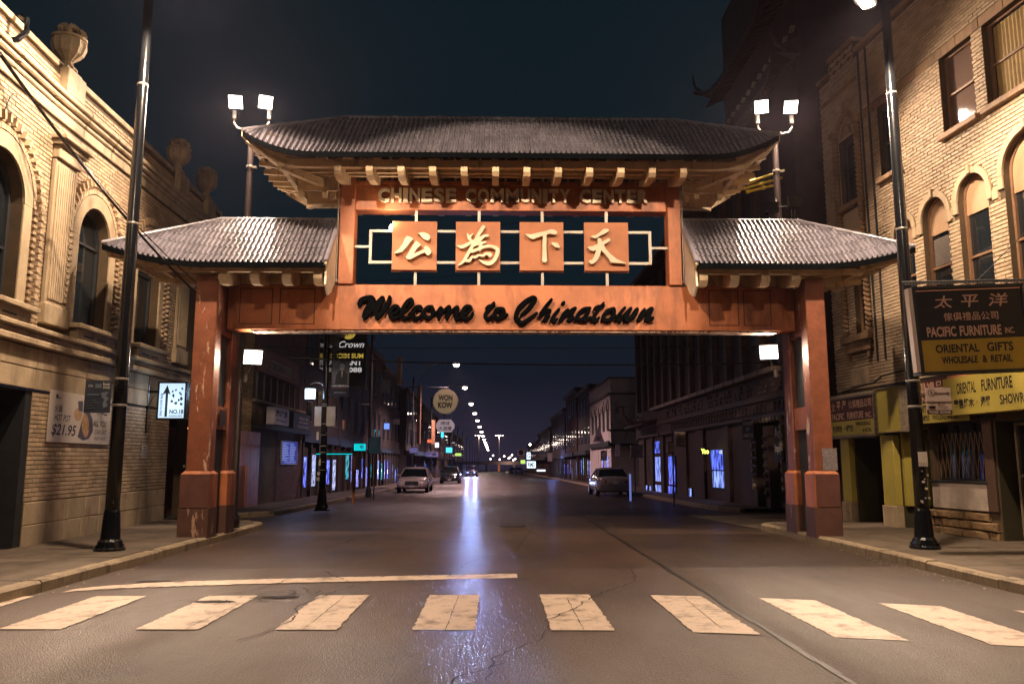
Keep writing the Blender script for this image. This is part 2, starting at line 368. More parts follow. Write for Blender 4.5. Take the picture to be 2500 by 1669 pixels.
def arc(cx, cy, r, a0, a1, n=6): return [(cx + r * math.cos(R(a0 + (a1 - a0) * i / n)), cy + r * math.sin(R(a0 + (a1 - a0) * i / n))) for i in range(n + 1)]
def pavement(name, edge, back, z0=0.):
    """edge: kerb line (x,y); back: x of the rear"""
    root = empty(name, (edge[0][0], edge[0][1], 0)); struct(root)
    pts = edge + [(back, edge[-1][1]), (back, edge[0][1])]
    gy = [gz(p[1]) for p in pts]; k = len(pts)
    sgn = 1 if back > edge[0][0] else -1
    inn = []
    for i, p in enumerate(edge):
        a = edge[max(i - 1, 0)]; b = edge[min(i + 1, len(edge) - 1)]; d = Vector((b[0] - a[0], b[1] - a[1])).normalized(); nn = Vector((d.y, -d.x)) * sgn
        inn.append((p[0] + nn.x * .19, p[1] + nn.y * .19))
    mb = MB(); pl = inn + pts[-2:]; kk = len(pl)
    tri = geometry.tessellate_polygon([[Vector((a, b, 0)) for a, b in pl]])
    mb.add([(a, b, gz(b) + .138) for a, b in pl], [tuple(t) for t in tri]); mb.build('pavement_bed', M_CONC, root)
    # kerb stones
    for i in range(len(edge) - 1):
        a, b = Vector(edge[i]), Vector(edge[i + 1]); c, d = Vector(inn[i]), Vector(inn[i + 1]); L = (b - a).length; n = max(1, round(L / 1.5))
        for j in range(n):
            t0, t1 = (j + .006) / n, (j + 1 - .006) / n; h = .15 + random.uniform(-.008, .006); q = [a.lerp(b, t0), a.lerp(b, t1), c.lerp(d, t1), c.lerp(d, t0)]
            z = [gz(p.y) for p in q]; e_ = .03
            k1 = MB(); k1.loft([[(p.x, p.y, zz - .05) for p, zz in zip(q, z)], [(p.x, p.y, zz + h - .03) for p, zz in zip(q, z)],
                                [(p.x + (q[3].x - q[0].x) * (e_ / .19 if m_ < 2 else 0), p.y + (q[3].y - q[0].y) * (e_ / .19 if m_ < 2 else 0), zz + h) for m_, (p, zz) in enumerate(zip(q, z))]])
            k1.build('kerb_stone', M_KERB, root)
    return root
def slabs(root, x0, x1, y0, y1, step=1.25, n=99):
    nx = max(1, round(abs(x1 - x0) / step)); y = y0
    while y < y1 - .1:
        for i in range(nx):
            a, b = x0 + (x1 - x0) * i / nx, x0 + (x1 - x0) * (i + 1) / nx; a, b = min(a, b), max(a, b); z = gz(y + .6) + .15 + random.uniform(-.003, .003)
            MB().cham(a + .008, b - .008, y + .008, min(y + step, y1) - .008, z - .03, z, .008).build('paving_slab', M_CONC, root)
        y += step
kL = arc(-8.6, 8.9, 3.0, 270, 345, 5)[1:] + [(-5.64, 10.5), (-5.62, 14), (-5.62, 18), (-5.63, 20.0)] + arc(-6.6, 20.0, .97, 0, 80, 4)[1:] + [(-7.2, 21.05), (-8.4, 21.2)]
kL = [(p[0] if p[0] < -5.64 or p[1] > 9 else -5.64, p[1]) for p in kL]
pL = pavement('sidewalk', kL, -14); slabs(pL, -8.25, -5.85, 9.2, 20.2)
kR = arc(9.4, 8.9, 3.0, 270, 195, 5)[1:] + [(6.43, 10.5), (6.43, 14), (6.40, 18), (6.35, 19.4)] + arc(7.2, 19.4, .85, 180, 100, 4)[1:] + [(8.2, 20.35), (9.0, 20.4)]
pR = pavement('sidewalk', kR, 15); slabs(pR, 9.3, 6.64, 9.2, 19.6)
kL2 = [(-9.5, 23.6), (-8.2, 23.7), (-7.2, 24.2), (-6.7, 25.2), (-6.6, 27)] + [(-6.6, y) for y in (31, 36, 42, 50, 60, 75, 100, 126, 160, 200, 260, 340, 410)]
pL2 = pavement('sidewalk', kL2, -16); slabs(pL2, -8.3, -6.85, 25.5, 36)
kR2 = [(7.9, 26.3), (7.5, 27.5), (7.4, 30)] + [(7.4, y) for y in (36, 42, 50, 60, 75, 100, 126, 160, 200, 260, 340, 410)]
pR2 = pavement('sidewalk', kR2, 17)
mb = MB(); P = [(5.9, 25.6), (6.05, 22), (6.4, 19.9), (9.4, 20.6), (9.4, 26.4), (7.6, 26.6)]; mb.add([(a, b, gz(b) + .012) for a, b in P], [tuple(range(6))]); struct(mb.build('driveway_apron', M_CONC))

# ---------------------------------------------------------------- road markings
cw = struct(empty('crosswalk', (0, 9, 0)))
ytop = lambda x: 10.16 - (0 if x < 1 else .085 * (x - 1) ** 1.7); ybot = lambda x: 8.07 - (0 if x < 1 else .10 * (x - 1) ** 1.45) - .03 * x
for k in range(-3, 7):
    a = -2.12 + 1.335 * k + (0 if k < 4 else -.08 * (k - 3)); b = a + .60; z = .010; mb = MB()
    n = 40; lf = [(a + random.uniform(-.014, .010), ybot(a) + (ytop(a) - ybot(a)) * i / n, z) for i in range(n + 1)]; rt = [(b + random.uniform(-.010, .014), ybot(b) + (ytop(b) - ybot(b)) * i / n, z) for i in range(n + 1)]
    mb.add(lf + rt, [(i, n + 1 + i, n + 2 + i, i + 1) for i in range(n)]); mb.build('painted_bar', M_PAINT, cw)
mb = MB(); N = 110; top = []; bot = []
for i in range(N + 1):
    x = -5.35 + 5.67 * i / N; yb = 10.42 + 1.18 * (i / N) ** .55; top.append((x, yb + .43 + random.uniform(-.02, .02) - max(0, .25 * (-4.6 - x)), .010)); bot.append((x, yb + random.uniform(-.02, .02), .010))
mb.add(bot + top, [(i, i + 1, N + 2 + i, N + 1 + i) for i in range(N)]); struct(mb.build('stop_line', M_PAINT))
# gutter line and bridge-joint like bands across the road
M_CRK = mat('crack_shadow', (.012, .009, .009), .9)  # near-black colour of the cracks and pothole patches
crk = struct(empty('road_cracks', (0, 9, 0)))
def crack(pts, w=.012, jag=.05, z=.014, br=.2):
    P = [Vector(p) for p in pts]; Q = []
    for a, b in zip(P, P[1:]):
        n = max(2, int((b - a).length / .09)); d = (b - a).normalized(); nn = Vector((d.y, -d.x))
        for i in range(n): Q.append(a.lerp(b, i / n) + nn * random.uniform(-jag, jag) * .6)
    Q.append(P[-1]); mb = MB(); L = []
    for i, q in enumerate(Q):
        d = (Q[min(i + 1, len(Q) - 1)] - Q[max(i - 1, 0)]).normalized(); nn = Vector((d.y, -d.x)); ww = w * random.uniform(.2, .95) * (1 if 0 < i < len(Q) - 1 else .1)
        L += [(q.x + nn.x * ww, q.y + nn.y * ww, gz(q.y) + z), (q.x - nn.x * ww, q.y - nn.y * ww, gz(q.y) + z)]
    mb.add(L, [(2 * i, 2 * i + 1, 2 * i + 3, 2 * i + 2) for i in range(len(Q) - 1)]); return mb
def C(pts, **k): crack(pts, **k).build('crack', M_CRK, crk)
C([(-.05, 6.2), (.0, 7.0), (.45, 7.7), (.55, 8.6), (.95, 9.3), (1.15, 10.0), (1.9, 11.2), (2.1, 12.6)], w=.011)
C([(.1, 6.8), (-.3, 6.3), (-.35, 5.9)], w=.009)
C([(-2.3, 7.6), (-2.05, 8.6), (-2.2, 9.4), (-2.0, 10.4), (-1.7, 11.3)], w=.013)
C([(-4.9, 8.2), (-4.1, 9.0), (-3.6, 9.9), (-3.0, 10.6), (-2.8, 11.6)], w=.012)
C([(-4.4, 8.8), (-3.8, 9.1), (-3.3, 9.6)], w=.01)
C([(-.7, 11.6), (-.4, 13.4), (.4, 15.2), (.6, 17.2), (.9, 19.8)], w=.012)
C([(-2.6, 14.5), (-1.9, 15.4), (-1.0, 15.8), (-.2, 16.9)], w=.012)
C([(-1.84, 8.0), (-1.80, 10.1)], w=.005, jag=.01); C([(-.47, 8.0), (-.43, 10.1)], w=.005, jag=.01); C([(.86, 8.0), (.86, 9.9)], w=.005, jag=.01)
C([(-3.0, 7.8), (-2.9, 9.6)], w=.005, jag=.01); C([(2.2, 8.0), (2.25, 9.9)], w=.005, jag=.01)
for i in range(26):
    a = random.uniform(0, 6.28); r0 = random.uniform(.05, .7); x0, y0 = -2.65 + r0 * 1.0 * math.cos(a), 10.15 + r0 * .75 * math.sin(a); a2 = a + random.uniform(1, 2.2); l = random.uniform(.15, .5)
    C([(x0, y0), (x0 + l * math.cos(a2), y0 + l * .8 * math.sin(a2))], w=.014, jag=.06)
def blob(cx, cy, rx, ry, z, n=18): return [(cx + rx * (1 + random.uniform(-.22, .22)) * math.cos(6.283 * i / n), cy + ry * (1 + random.uniform(-.22, .22)) * math.sin(6.283 * i / n), z) for i in range(n)]
for (x, y, rx, ry) in ((-3.25, 9.72, .26, .10), (-2.55, 10.05, .24, .07), (-4.6, 11.35, .26, .09)):
    MB().add(blob(x, y, rx, ry, .012), [tuple(range(18))]).build('pothole_patch', M_CRK, crk)
for i in range(24):
    y0 = random.uniform(11, 42); x0 = random.uniform(-4.5, 2.2)
    C([(x0, y0), (x0 + random.uniform(-.7, .7), y0 + random.uniform(.8, 3))], w=.014)
for yy in (19.6, 30.5): C([(-5.3, yy), (-2, yy + .25), (2.5, yy + .1)], w=.03, jag=.06)
mh = MB(); mh.lathe([(.33, 0), (.33, .012), (.28, .016), (.0, .016)], (.45, 20.9, .0), 24); struct(mh.build('manhole_cover', mat('cast_iron', (.05, .04, .038), .45, metal=.6, bump=.5, bscale=80)))
mb = MB()
for i in range(150):
    y = random.uniform(9.3, 19.2); x = 6.36 - abs(random.gauss(0, .14)); s = random.uniform(.006, .022); a = random.uniform(0, 3.1)
    if random.random() < .3: x = -5.55 + abs(random.gauss(0, .12))
    mb.add([(x + s * math.cos(a + q) * (1 if q % 2 else .6), y + s * math.sin(a + q), .012 + random.uniform(0, .01)) for q in (0, 1.5, 3, 4.6)], [(0, 1, 2, 3)])
mb.build('gutter_litter', mat('litter_scraps', (.5, .38, .24), .8, var=.5, scale=40), None, kind='stuff')

# ================================================================ the gate
GATE = thing('welcome_gate', 'orange red street gate with tiled roofs and Welcome to Chinatown lettering across the road', 'gate', (0.3, 17.1, 0))
def leg(x0, x1, inner):
    """x0..x1 shaft width; inner = +1 when the road lies towards +x"""
    for (y0, y1) in ((16.32, 16.74), (17.40, 17.88)):
        b = MB(); b.cham(x0, x1, y0 + .03, y1 - .03, 1.42, 5.42, .02); b.build('pillar', M_REDP(), GATE)
        b = MB(); e_ = .06
        b.loft([[(x0 - e_, y0 - e_ + .03, .70), (x1 + e_, y0 - e_ + .03, .70), (x1 + e_, y1 + e_ - .03, .70), (x0 - e_, y1 + e_ - .03, .70)],
                [(x0 - e_, y0 - e_ + .03, 1.37), (x1 + e_, y0 - e_ + .03, 1.37), (x1 + e_, y1 + e_ - .03, 1.37), (x0 - e_, y1 + e_ - .03, 1.37)],
                [(x0 - .005, y0 + .025, 1.43), (x1 + .005, y0 + .025, 1.43), (x1 + .005, y1 - .025, 1.43), (x0 - .005, y1 - .025, 1.43)]])
        b.build('pillar_base', M_RED(), GATE)
        b = MB(); b.box(x0 - e_ - .012, x1 + e_ + .012, y0 - e_ + .018, y1 + e_ - .018, .12, .71); b.build('pillar_foot', M_DRED(), GATE)
    xm0, xm1 = x0 + .03, x1 - .03
    b = MB(); b.box(xm0, xm1, 16.74, 17.40, 4.25, 5.30); b.box(xm0, xm1, 16.74, 17.40, 2.28, 2.75); b.build('web_panel', M_REDP(), GATE)
    for (z0, z1) in ((.15, 2.28), (2.75, 4.25)):
        b = MB(); b.box(x0 + .10, x1 - .10, 16.74, 17.40, z0, z1); b.build('recess_panel', M_DARK(), GATE)
leg(-6.15, -5.70, 1); leg(6.46, 6.86, -1)
b = MB(); b.box(-6.205, -5.645, 16.27, 16.288, .72, 1.365); b.build('patch_panel', mat('grey_metal_plate', (.12, .05, .04), .5), GATE)  # darker sheet over the whole front of each pillar base
b = MB(); b.box(6.44, 6.915, 16.27, 16.288, .72, 1.365); b.build('patch_panel', mat('grey_metal_plate', (.12, .05, .04), .5), GATE)
pp = Plane((6.62, 16.34, 1.44), (1, 0, 0)); b = MB(); pp.box(b, 0, .30, 0, .44, 0, .006); pst = b.build('pasted_notice', mat('grey_notice', (.20, .17, .18), .6, var=.5, scale=25), GATE)
b = MB(); b.box(-5.695, -5.688, 16.85, 17.2, 2.35, 2.68); b.build('plaque', mat('dark_bronze', (.06, .04, .035), .4, metal=.5), GATE)
# main beam
b = MB(); b.cham(-5.70, 6.46, 17.0, 17.42, 4.39, 5.37, .012); b.build('main_beam', M_RED(), GATE)
b = MB(); b.box(-5.2, 6.1, 17.05, 17.37, 4.355, 4.388); b.build('soffit_strip', mat('peeling_pale_paint', (.62, .46, .36), .6, var=.3, scale=6, dirt=(.12, .05, .03), dirt_scale=7, dirt_lo=.5, dirt_hi=.56), GATE)
for (a, c) in ((-5.45, -4.75), (-4.6, -3.85), (5.35, 5.95), (4.6, 5.25)):
    f = MB()
    for q in ((a, c, 4.50, 4.52), (a, c, 5.26, 5.28), (a, a + .02, 4.52, 5.26), (c - .02, c, 4.52, 5.26)): f.box(q[0], q[1], 16.993, 17.0, q[2], q[3])
    f.build('beam_moulding', mat('dark_seam_paint', (.10, .03, .015), .6), GATE)
# upper frame
for a, c in ((-3.37, -3.05), (3.75, 4.03)):
    b = MB(); b.cham(a, c, 16.92, 17.30, 5.37, 7.9, .012); b.build('upper_column', M_RED(), GATE)
b = MB(); b.cham(-3.05, 3.75, 17.0, 17.36, 7.03, 7.60, .01); b.build('upper_beam', M_RED(), GATE)
b = MB(); b.box(-3.2, 3.9, 16.96, 17.36, 7.60, 7.68); b.build('upper_cap', M_RED(), GATE)
# CHINESE COMMUNITY CENTER raised letters
for word, a, c in (('CHINESE', -2.56, -.86), ('COMMUNITY', -.66, 1.62), ('CENTER', 1.84, 3.33)):
    wd = {'I': .42, 'M': 1.25, 'C': 1.0, 'O': 1.05}; tot = sum(wd.get(ch, .9) for ch in word) + .14 * (len(word) - 1); u = a
    for ch in word:
        w = wd.get(ch, .9) / tot * (c - a); mb = MB(); put_text(mb, ch, u, 7.19, u + w, 7.50, lambda x, z, w_: (x, 17.0 - w_, z), .035, 0, .09)
        mb.build('letter', M_GOLD(), GATE, label='raised letter ' + ch); u += w + .14 / tot * (c - a)
# railing grid
st = M_STEEL()
for z in (6.565, 5.87):
    b = MB(); b.box(-2.74, 3.40, 17.02, 17.075, z - .028, z + .028); b.build('rail', st, GATE)
for x in (-2.71, 3.37):
    b = MB(); b.box(x - .03, x + .03, 17.02, 17.075, 5.898, 6.537); b.build('rail', st, GATE)
for a, c in ((-3.05, -2.74), (3.40, 3.75)):
    b = MB(); b.box(a, c, 17.02, 17.075, 6.19, 6.24); b.build('rail', st, GATE)
PAN = [(-2.23, -1.27), (-.86, .10), (.52, 1.47), (1.92, 2.88)]
for a, c in PAN:
    m_ = (a + c) / 2 + .02
    for z0, z1 in ((5.37, 5.68), (6.75, 7.03)):
        b = MB(); b.box(m_ - .03, m_ + .03, 17.02, 17.075, z0, z1); b.build('rail', st, GATE)
    b = MB(); b.box(a - .008, c + .008, 16.985, 17.018, 5.655, 5.68); b.box(a, c, 16.93, 17.015, 5.68, 6.755); b.build('character_panel', mat('orange_panel_paint', (.40, .14, .05), .55, var=.14, scale=3, bump=.2, dirt=(.2, .06, .03), dirt_scale=2, dirt_lo=.58, dirt_hi=.85), GATE)
KX, KZ = .000852, .00087
def hz(ox): return lambda x, y, w: (ox + x * KX, 16.93 - w, 6.850 - y * KZ)
def PRs(poly, ox, w=.12):
    return poly_raised(poly, 0, w, hz(ox))
G1 = [[(480, 520), (560, 545), (640, 595), (560, 680), (470, 800), (360, 925), (270, 945), (180, 965), (175, 945), (280, 860), (380, 720), (430, 590)],
      [(755, 455), (850, 425), (940, 435), (1020, 475), (1070, 540), (1040, 610), (990, 630), (910, 600), (840, 530), (800, 480)],
      [(725, 645), (830, 740), (820, 765), (730, 840), (655, 970), (800, 910), (925, 855), (910, 810), (950, 770), (1030, 800), (1095, 900), (1090, 960), (1040, 1000), (985, 1000), (940, 935), (800, 990), (640, 1080), (560, 1115), (490, 1100), (460, 1060), (520, 960), (620, 780), (680, 680)]]
G3 = [[(335, 455), (380, 455), (480, 465), (700, 410), (850, 375), (970, 335), (1060, 340), (1140, 390), (1130, 440), (1090, 465), (1030, 455), (960, 440), (870, 465), (862, 700), (870, 1050), (885, 1130), (830, 1175), (780, 1165), (750, 1110), (765, 1000), (768, 700), (778, 495), (640, 540), (540, 580), (470, 570), (380, 510)],
      [(985, 700), (1010, 660), (1150, 680), (1205, 770), (1190, 800), (1090, 790)]]
G4 = [[(420, 520), (440, 490), (540, 475), (650, 400), (740, 320), (850, 310), (880, 345), (860, 380), (760, 440), (650, 490), (560, 555), (490, 545)],
      [(580, 570), (620, 545), (680, 570), (700, 645), (780, 600), (850, 555), (900, 560), (910, 610), (880, 640), (740, 720), (800, 830), (920, 960), (1070, 1080), (1300, 1180), (1290, 1195), (1030, 1170), (920, 1170), (870, 1080), (760, 940), (675, 860), (650, 960), (580, 1100), (480, 1200), (400, 1200), (360, 1140), (390, 1100), (440, 1105), (500, 1000), (550, 850), (480, 880), (390, 850), (335, 785), (380, 765), (480, 750), (580, 700), (600, 640)]]
for G, ox in ((G1, -2.31), (G3, .355), (G4, 1.694)):
    for p in G: PRs(p, ox).build('character_stroke', M_GOLD(), GATE)
G2 = [[(840, 280, 50), (720, 470, 45), (580, 740, 42), (440, 990, 42), (340, 1160, 35), (215, 1260, 12)], [(440, 455, 15), (480, 560, 38), (530, 620, 35)], [(580, 450, 10), (500, 530, 30)],
      [(180, 760, 12), (300, 790, 45), (440, 730, 42), (580, 650, 36), (720, 580, 32), (860, 510, 32), (950, 500, 32)], [(860, 520, 30), (720, 640, 32), (640, 690, 25)], [(900, 665, 25), (760, 700, 36), (600, 750, 30)],
      [(790, 680, 38), (750, 850, 42)], [(560, 900, 42), (720, 840, 36), (900, 775, 38), (1060, 775, 38), (1190, 840, 50), (1190, 960, 50), (1120, 1110, 52), (1010, 1200, 52), (880, 1190, 42), (740, 1120, 15)],
      [(420, 1140, 34), (500, 1130, 38), (560, 1040, 24), (640, 1050, 32), (720, 1000, 28), (840, 1010, 30), (900, 960, 32), (1010, 980, 46), (1010, 1010, 42)]]
stroke_mesh(G2, 14, 0, .12, hz(-.98), .95).build('character_stroke', M_GOLD(), GATE)
# Welcome to Chinatown
def ZA(L): return [[(860 + x / 9.035, 710 + y / 9.035, r / 9.035) for x, y, r in s] for s in L]
def ZB(L): return [[(1100 + x / 9.035, 710 + y / 9.035, r / 9.035) for x, y, r in s] for s in L]
def ZC(L): return [[(1350 + x / 8.7, 710 + y / 8.7, r / 8.7) for x, y, r in s] for s in L]
LET = [('W', ZA([[(150, 300, 50), (190, 210, 58), (330, 160, 62), (430, 170, 62), (400, 280, 62), (300, 450, 62), (270, 570, 62)], [(270, 580, 55), (450, 380, 52), (600, 210, 57), (655, 150, 45)], [(650, 170, 52), (570, 350, 57), (510, 480, 55), (560, 590, 50)], [(560, 580, 50), (690, 420, 55), (780, 270, 50), (810, 130, 35)]])),
       ('e', ZA([[(850, 510, 30), (960, 480, 32), (1010, 410, 38), (990, 345, 40), (910, 350, 45), (835, 440, 48), (830, 540, 48), (900, 600, 42), (1000, 575, 38), (1070, 520, 28)]])),
       ('l', ZA([[(1110, 500, 30), (1220, 400, 28), (1310, 270, 35), (1290, 170, 30), (1200, 240, 45), (1110, 400, 50), (1090, 530, 50), (1140, 600, 42), (1240, 570, 35), (1300, 510, 28)]])),
       ('c', ZA([[(1490, 410, 38), (1500, 350, 40), (1420, 360, 45), (1335, 440, 48), (1325, 550, 48), (1390, 605, 42), (1480, 575, 38), (1570, 500, 30)]])),
       ('o', ZA([[(1750, 345, 38), (1650, 365, 45), (1580, 460, 48), (1600, 560, 48), (1680, 595, 42), (1755, 540, 42), (1775, 430, 42), (1750, 345, 38)], [(1770, 430, 25), (1850, 480, 22)]])),
       ('m', ZA([[(1850, 480, 28), (1940, 380, 42), (1960, 430, 42), (1900, 600, 42)], [(1920, 560, 36), (2020, 430, 33), (2120, 350, 42), (2130, 400, 42), (2080, 600, 42)], [(2090, 570, 38), (2200, 430, 33), (2300, 355, 42), (2310, 420, 42), (2270, 590, 42), (2340, 600, 35), (2420, 520, 28)]])),
       ('e', ZB([[(290, 510, 30), (410, 440, 30), (440, 360, 40), (350, 340, 45), (265, 430, 48), (260, 550, 48), (330, 610, 42), (430, 575, 38), (480, 480, 28)]])),
       ('t', ZB([[(945, 265, 38), (860, 370, 48), (780, 480, 48), (760, 570, 48), (820, 615, 42), (900, 560, 33)], [(775, 375, 30), (850, 325, 38), (950, 320, 28)]])),
       ('o', ZB([[(1130, 385, 42), (1025, 405, 48), (965, 500, 48), (990, 585, 48), (1080, 595, 42), (1150, 520, 48), (1160, 425, 48), (1130, 385, 42)], [(1160, 550, 36), (1240, 520, 32)]])),
       ('C', ZB([[(1560, 510, 20), (1690, 400, 45), (1810, 260, 60), (1860, 170, 50), (1800, 130, 40), (1650, 225, 55), (1500, 380, 60), (1440, 560, 60), (1480, 665, 60), (1580, 690, 45), (1720, 610, 40), (1890, 480, 32)]])),
       ('h', ZB([[(2220, 180, 35), (2120, 310, 45), (1990, 480, 40), (1950, 590, 35)], [(1990, 540, 28), (2100, 430, 38), (2190, 425, 38), (2120, 540, 48), (2060, 640, 42)], [(2070, 630, 36), (2170, 560, 28)]])),
       ('i', ZC([[(120, 385, 35), (40, 480, 40), (-15, 600, 48), (10, 640, 38), (80, 590, 28)], [(210, 250, 42), (225, 240, 38)]])),
       ('n', ZC([[(310, 388, 32), (230, 470, 40), (160, 600, 46)], [(190, 580, 36), (350, 425, 34), (470, 355, 38), (400, 470, 42), (330, 610, 46)], [(350, 600, 36), (430, 550, 28)]])),
       ('a', ZC([[(780, 355, 38), (650, 375, 40), (545, 470, 42), (500, 580, 48)], [(540, 600, 36), (650, 560, 36), (760, 410, 42), (700, 530, 46), (680, 610, 46)], [(700, 600, 36), (790, 550, 28)]])),
       ('t', ZC([[(1080, 240, 25), (1000, 335, 38), (900, 480, 42), (850, 590, 46), (880, 620, 42), (980, 560, 28)], [(890, 360, 33), (960, 315, 33), (1100, 290, 18)]])),
       ('o', ZC([[(1290, 365, 42), (1165, 405, 42), (1085, 500, 42), (1090, 600, 46), (1190, 600, 42), (1280, 510, 46), (1300, 425, 42), (1290, 365, 42)], [(1290, 540, 30), (1350, 520, 26)]])),
       ('w', ZC([[(1530, 345, 35), (1440, 450, 40), (1370, 580, 46), (1400, 620, 38)], [(1400, 620, 38), (1560, 450, 35), (1660, 355, 34), (1590, 500, 40), (1550, 590, 46), (1580, 620, 36)], [(1580, 620, 38), (1690, 500, 36), (1790, 365, 36), (1780, 450, 34), (1720, 550, 34)]])),
       ('n', ZC([[(1950, 370, 30), (1880, 470, 35), (1820, 600, 34)], [(1830, 590, 30), (1960, 450, 35), (2090, 360, 42), (2100, 390, 46), (2040, 500, 50), (2000, 590, 52)], [(2020, 600, 45), (2120, 560, 38)]]))]
for i, (ch, S) in enumerate(LET):
    d = .13 + .004 * (i % 2)
    stroke_mesh(S, 1.25, 0, d, lambda x, y, w: (-2.886 + (x - 877) * .00871, 17.0 - w, 4.77 - (y - 760) * .0088), .93).build('script_letter', M_SCR(), GATE, label='black script letter ' + ch)

# roofs
def make_roof(label, xe0, xe1, xr0, xr1, Ye, Yr, ze, zr, lift, ls0, ls1, rows, hip0, hip1, indiv):
    rt = MB(); root_lab = label
    sl = math.hypot(Yr - Ye, zr - ze); dx = .105
    def lf(x, v=0):
        a = 0
        if hip0: a = max(0, min(1.02, 1 - (x - (xe0 + (xr0 - xe0) * v)) / (ls0 - xe0))) ** 2
        if hip1: a = max(a, max(0, min(1.02, 1 - ((xe1 + (xr1 - xe1) * v) - x) / (xe1 - ls1))) ** 2)
        return a * lift
    def S(x, v, back=0):
        y = Ye + (Yr - Ye) * v; z = ze + (zr - ze) * v + lf(x, v) * max(0, 1 - v)
        if back: y = 2 * Yr - y
        return np.array((x, y, z))
    def X0(v): return xe0 + (xr0 - xe0) * v
    def X1(v): return xe1 + (xr1 - xe1) * v
    # deck under the tiles: the roof part itself
    N = 24; top = []; m = MB()
    for back in (0, 1):
        for off in (-.012, -.06):
            for i in range(N + 1):
                for v in (0, .25, .5, .75, 1):
                    x = X0(v) + (X1(v) - X0(v)) * i / N; p = S(x, v, back); top.append((p[0], p[1], p[2] + off))
    def q(b, o, i, j): return ((b * 2 + o) * (N + 1) + i) * 5 + j
    fs = []
    for b in (0, 1):
        for o in (0, 1):
            for i in range(N):
                for j in range(4): fs.append((q(b, o, i, j), q(b, o, i + 1, j), q(b, o, i + 1, j + 1), q(b, o, i, j + 1)))
        for i in range(N): fs.append((q(b, 0, i, 0), q(b, 0, i + 1, 0), q(b, 1, i + 1, 0), q(b, 1, i, 0)))
    for i in (0, N):
        for j in range(4):
            for o in (0, 1): fs.append((q(0, o, i, j), q(0, o, i, j + 1), q(1, o, i, j + 1), q(1, o, i, j)))
    m.add(top, fs); roof = m.build('roof', mat('dark_roof_boarding', (.10, .065, .04), .7, var=.3), GATE, label=label)
    # tiles
    prof = [(0, 0), (.24, .0), (.34, .62), (.44, 1), (.56, 1), (.66, .62), (.76, 0), (1, 0)]
    hh = .058; LIP = .02; L = sl / rows; n = len(prof)
    nrm = np.array((0, -(zr - ze), (Yr - Ye))) / sl; up = np.array((0, Yr - Ye, zr - ze)) / sl
    tl = MB()
    P = [(t * dx - dx / 2, 0, h * hh + LIP) for t, h in prof] + [(t * dx - dx / 2, L * 1.04, h * hh) for t, h in prof] + [(t * dx - dx / 2, 0.002, h * hh + LIP - .026) for t, h in prof]
    F = [(i, i + 1, n + i + 1, n + i) for i in range(n - 1)] + [(i + 1, i, 2 * n + i, 2 * n + i + 1) for i in range(n - 1)]
    tl.add(P, F); tm = tl.build('tile', M_TILE()); me = tm.data; bpy.data.objects.remove(tm); me.shade_smooth() if 0 else None
    st_ = MB(); cnt = 0; cells = []
    for back in (0, 1):
        for r_ in range(rows):
            v0, v1 = r_ / rows, min(1, (r_ + 1.04) / rows); x = math.floor(min(X0(v0), X0(v1)) / dx) * dx
            while x < max(X1(v0), X1(v1)):
                lo, hi = min(X0(v0), X0(v1)), max(X1(v0), X1(v1)); xc = x + dx / 2
                if xc > lo and xc < hi: cells.append((back, v0, v1, xc))
                x += dx
    for back, v0, v1, xc in cells:
        plain = (not hip0 or xc > max(ls0, X0(v1)) + dx) and (not hip1 or xc < min(ls1, X1(v1)) - dx) and xc - dx / 2 >= X0(v1) and xc + dx / 2 <= X1(v1)
        if not back and plain and cnt < indiv:
            o = bpy.data.objects.new('tile', me); COL.objects.link(o); o.parent = roof; base = S(xc, v0)
            M = Matrix(((1, 0, 0), (0, up[1], nrm[1]), (0, up[2], nrm[2]))).to_4x4(); M.translation = Vector(base - ORG[roof.name]); o.matrix_local = M; cnt += 1
        else:
            pts = []
            for (t, h), vv, add in [(p, v0, LIP) for p in prof] + [(p, v1, 0) for p in prof] + [(p, v0, LIP - .026) for p in prof]:
                xx = min(max(xc - dx / 2 + t * dx, X0(vv)), X1(vv)); p = S(xx, vv, back); nn = nrm * (1, -1, 1) if back else nrm; p = p + nn * (h * hh + add); pts.append(tuple(p))
            st_.add(pts, F)
    st_.build('tile_field', M_TILE(), roof, kind='stuff')
    # ridge and hip caps
    def caps(A, B, rr=.055, step=.33, flat=0):
        A, B = np.array(A), np.array(B); d = B - A; Ln = np.linalg.norm(d); k = max(1, round(Ln / step))
        for i in range(k):
            a = A + d * i / k; b_ = A + d * (i + 1.06) / k; c = MB(); c.tube([tuple(a + (0, 0, .0)), tuple(b_ + (0, 0, .0))], rr, 10, rr * .86); c.build('ridge_tile', M_TILE(), roof)
    caps((xr0, Yr, zr + .03), (xr1, Yr, zr + .03))
    for hip, xe, xr in ((hip0, xe0, xr0), (hip1, xe1, xr1)):
        for back in (0, 1):
            pts = []
            for j in range(9):
                v = 1 - j / 8; x = xr + (xe - xr) * (1 - v); p = S(x, v, back); pts.append(p + (0, 0, .04))
            for a, b_ in zip(pts, pts[1:]): caps(a, b_, .05 if hip else .06, .40)
    # eave gutter board and soffit details
    for back in (0, 1):
        g = MB(); pts = [S(xe0 + (xe1 - xe0) * i / 40, 0, back) for i in range(41)]
        for a, b_ in zip(pts, pts[1:]):
            s_ = 1 if back else -1; g.loft([[(p[0], p[1] + s_ * .03, p[2] - .10), (p[0], p[1] + s_ * .03, p[2] + .005), (p[0], p[1] - s_ * .01, p[2] + .005), (p[0], p[1] - s_ * .01, p[2] - .10)] for p in (a, b_)])
        g.build('eave_board', mat('black_fascia', (.003, .004, .005), .8, var=.2, spec=0., bump=0), roof)
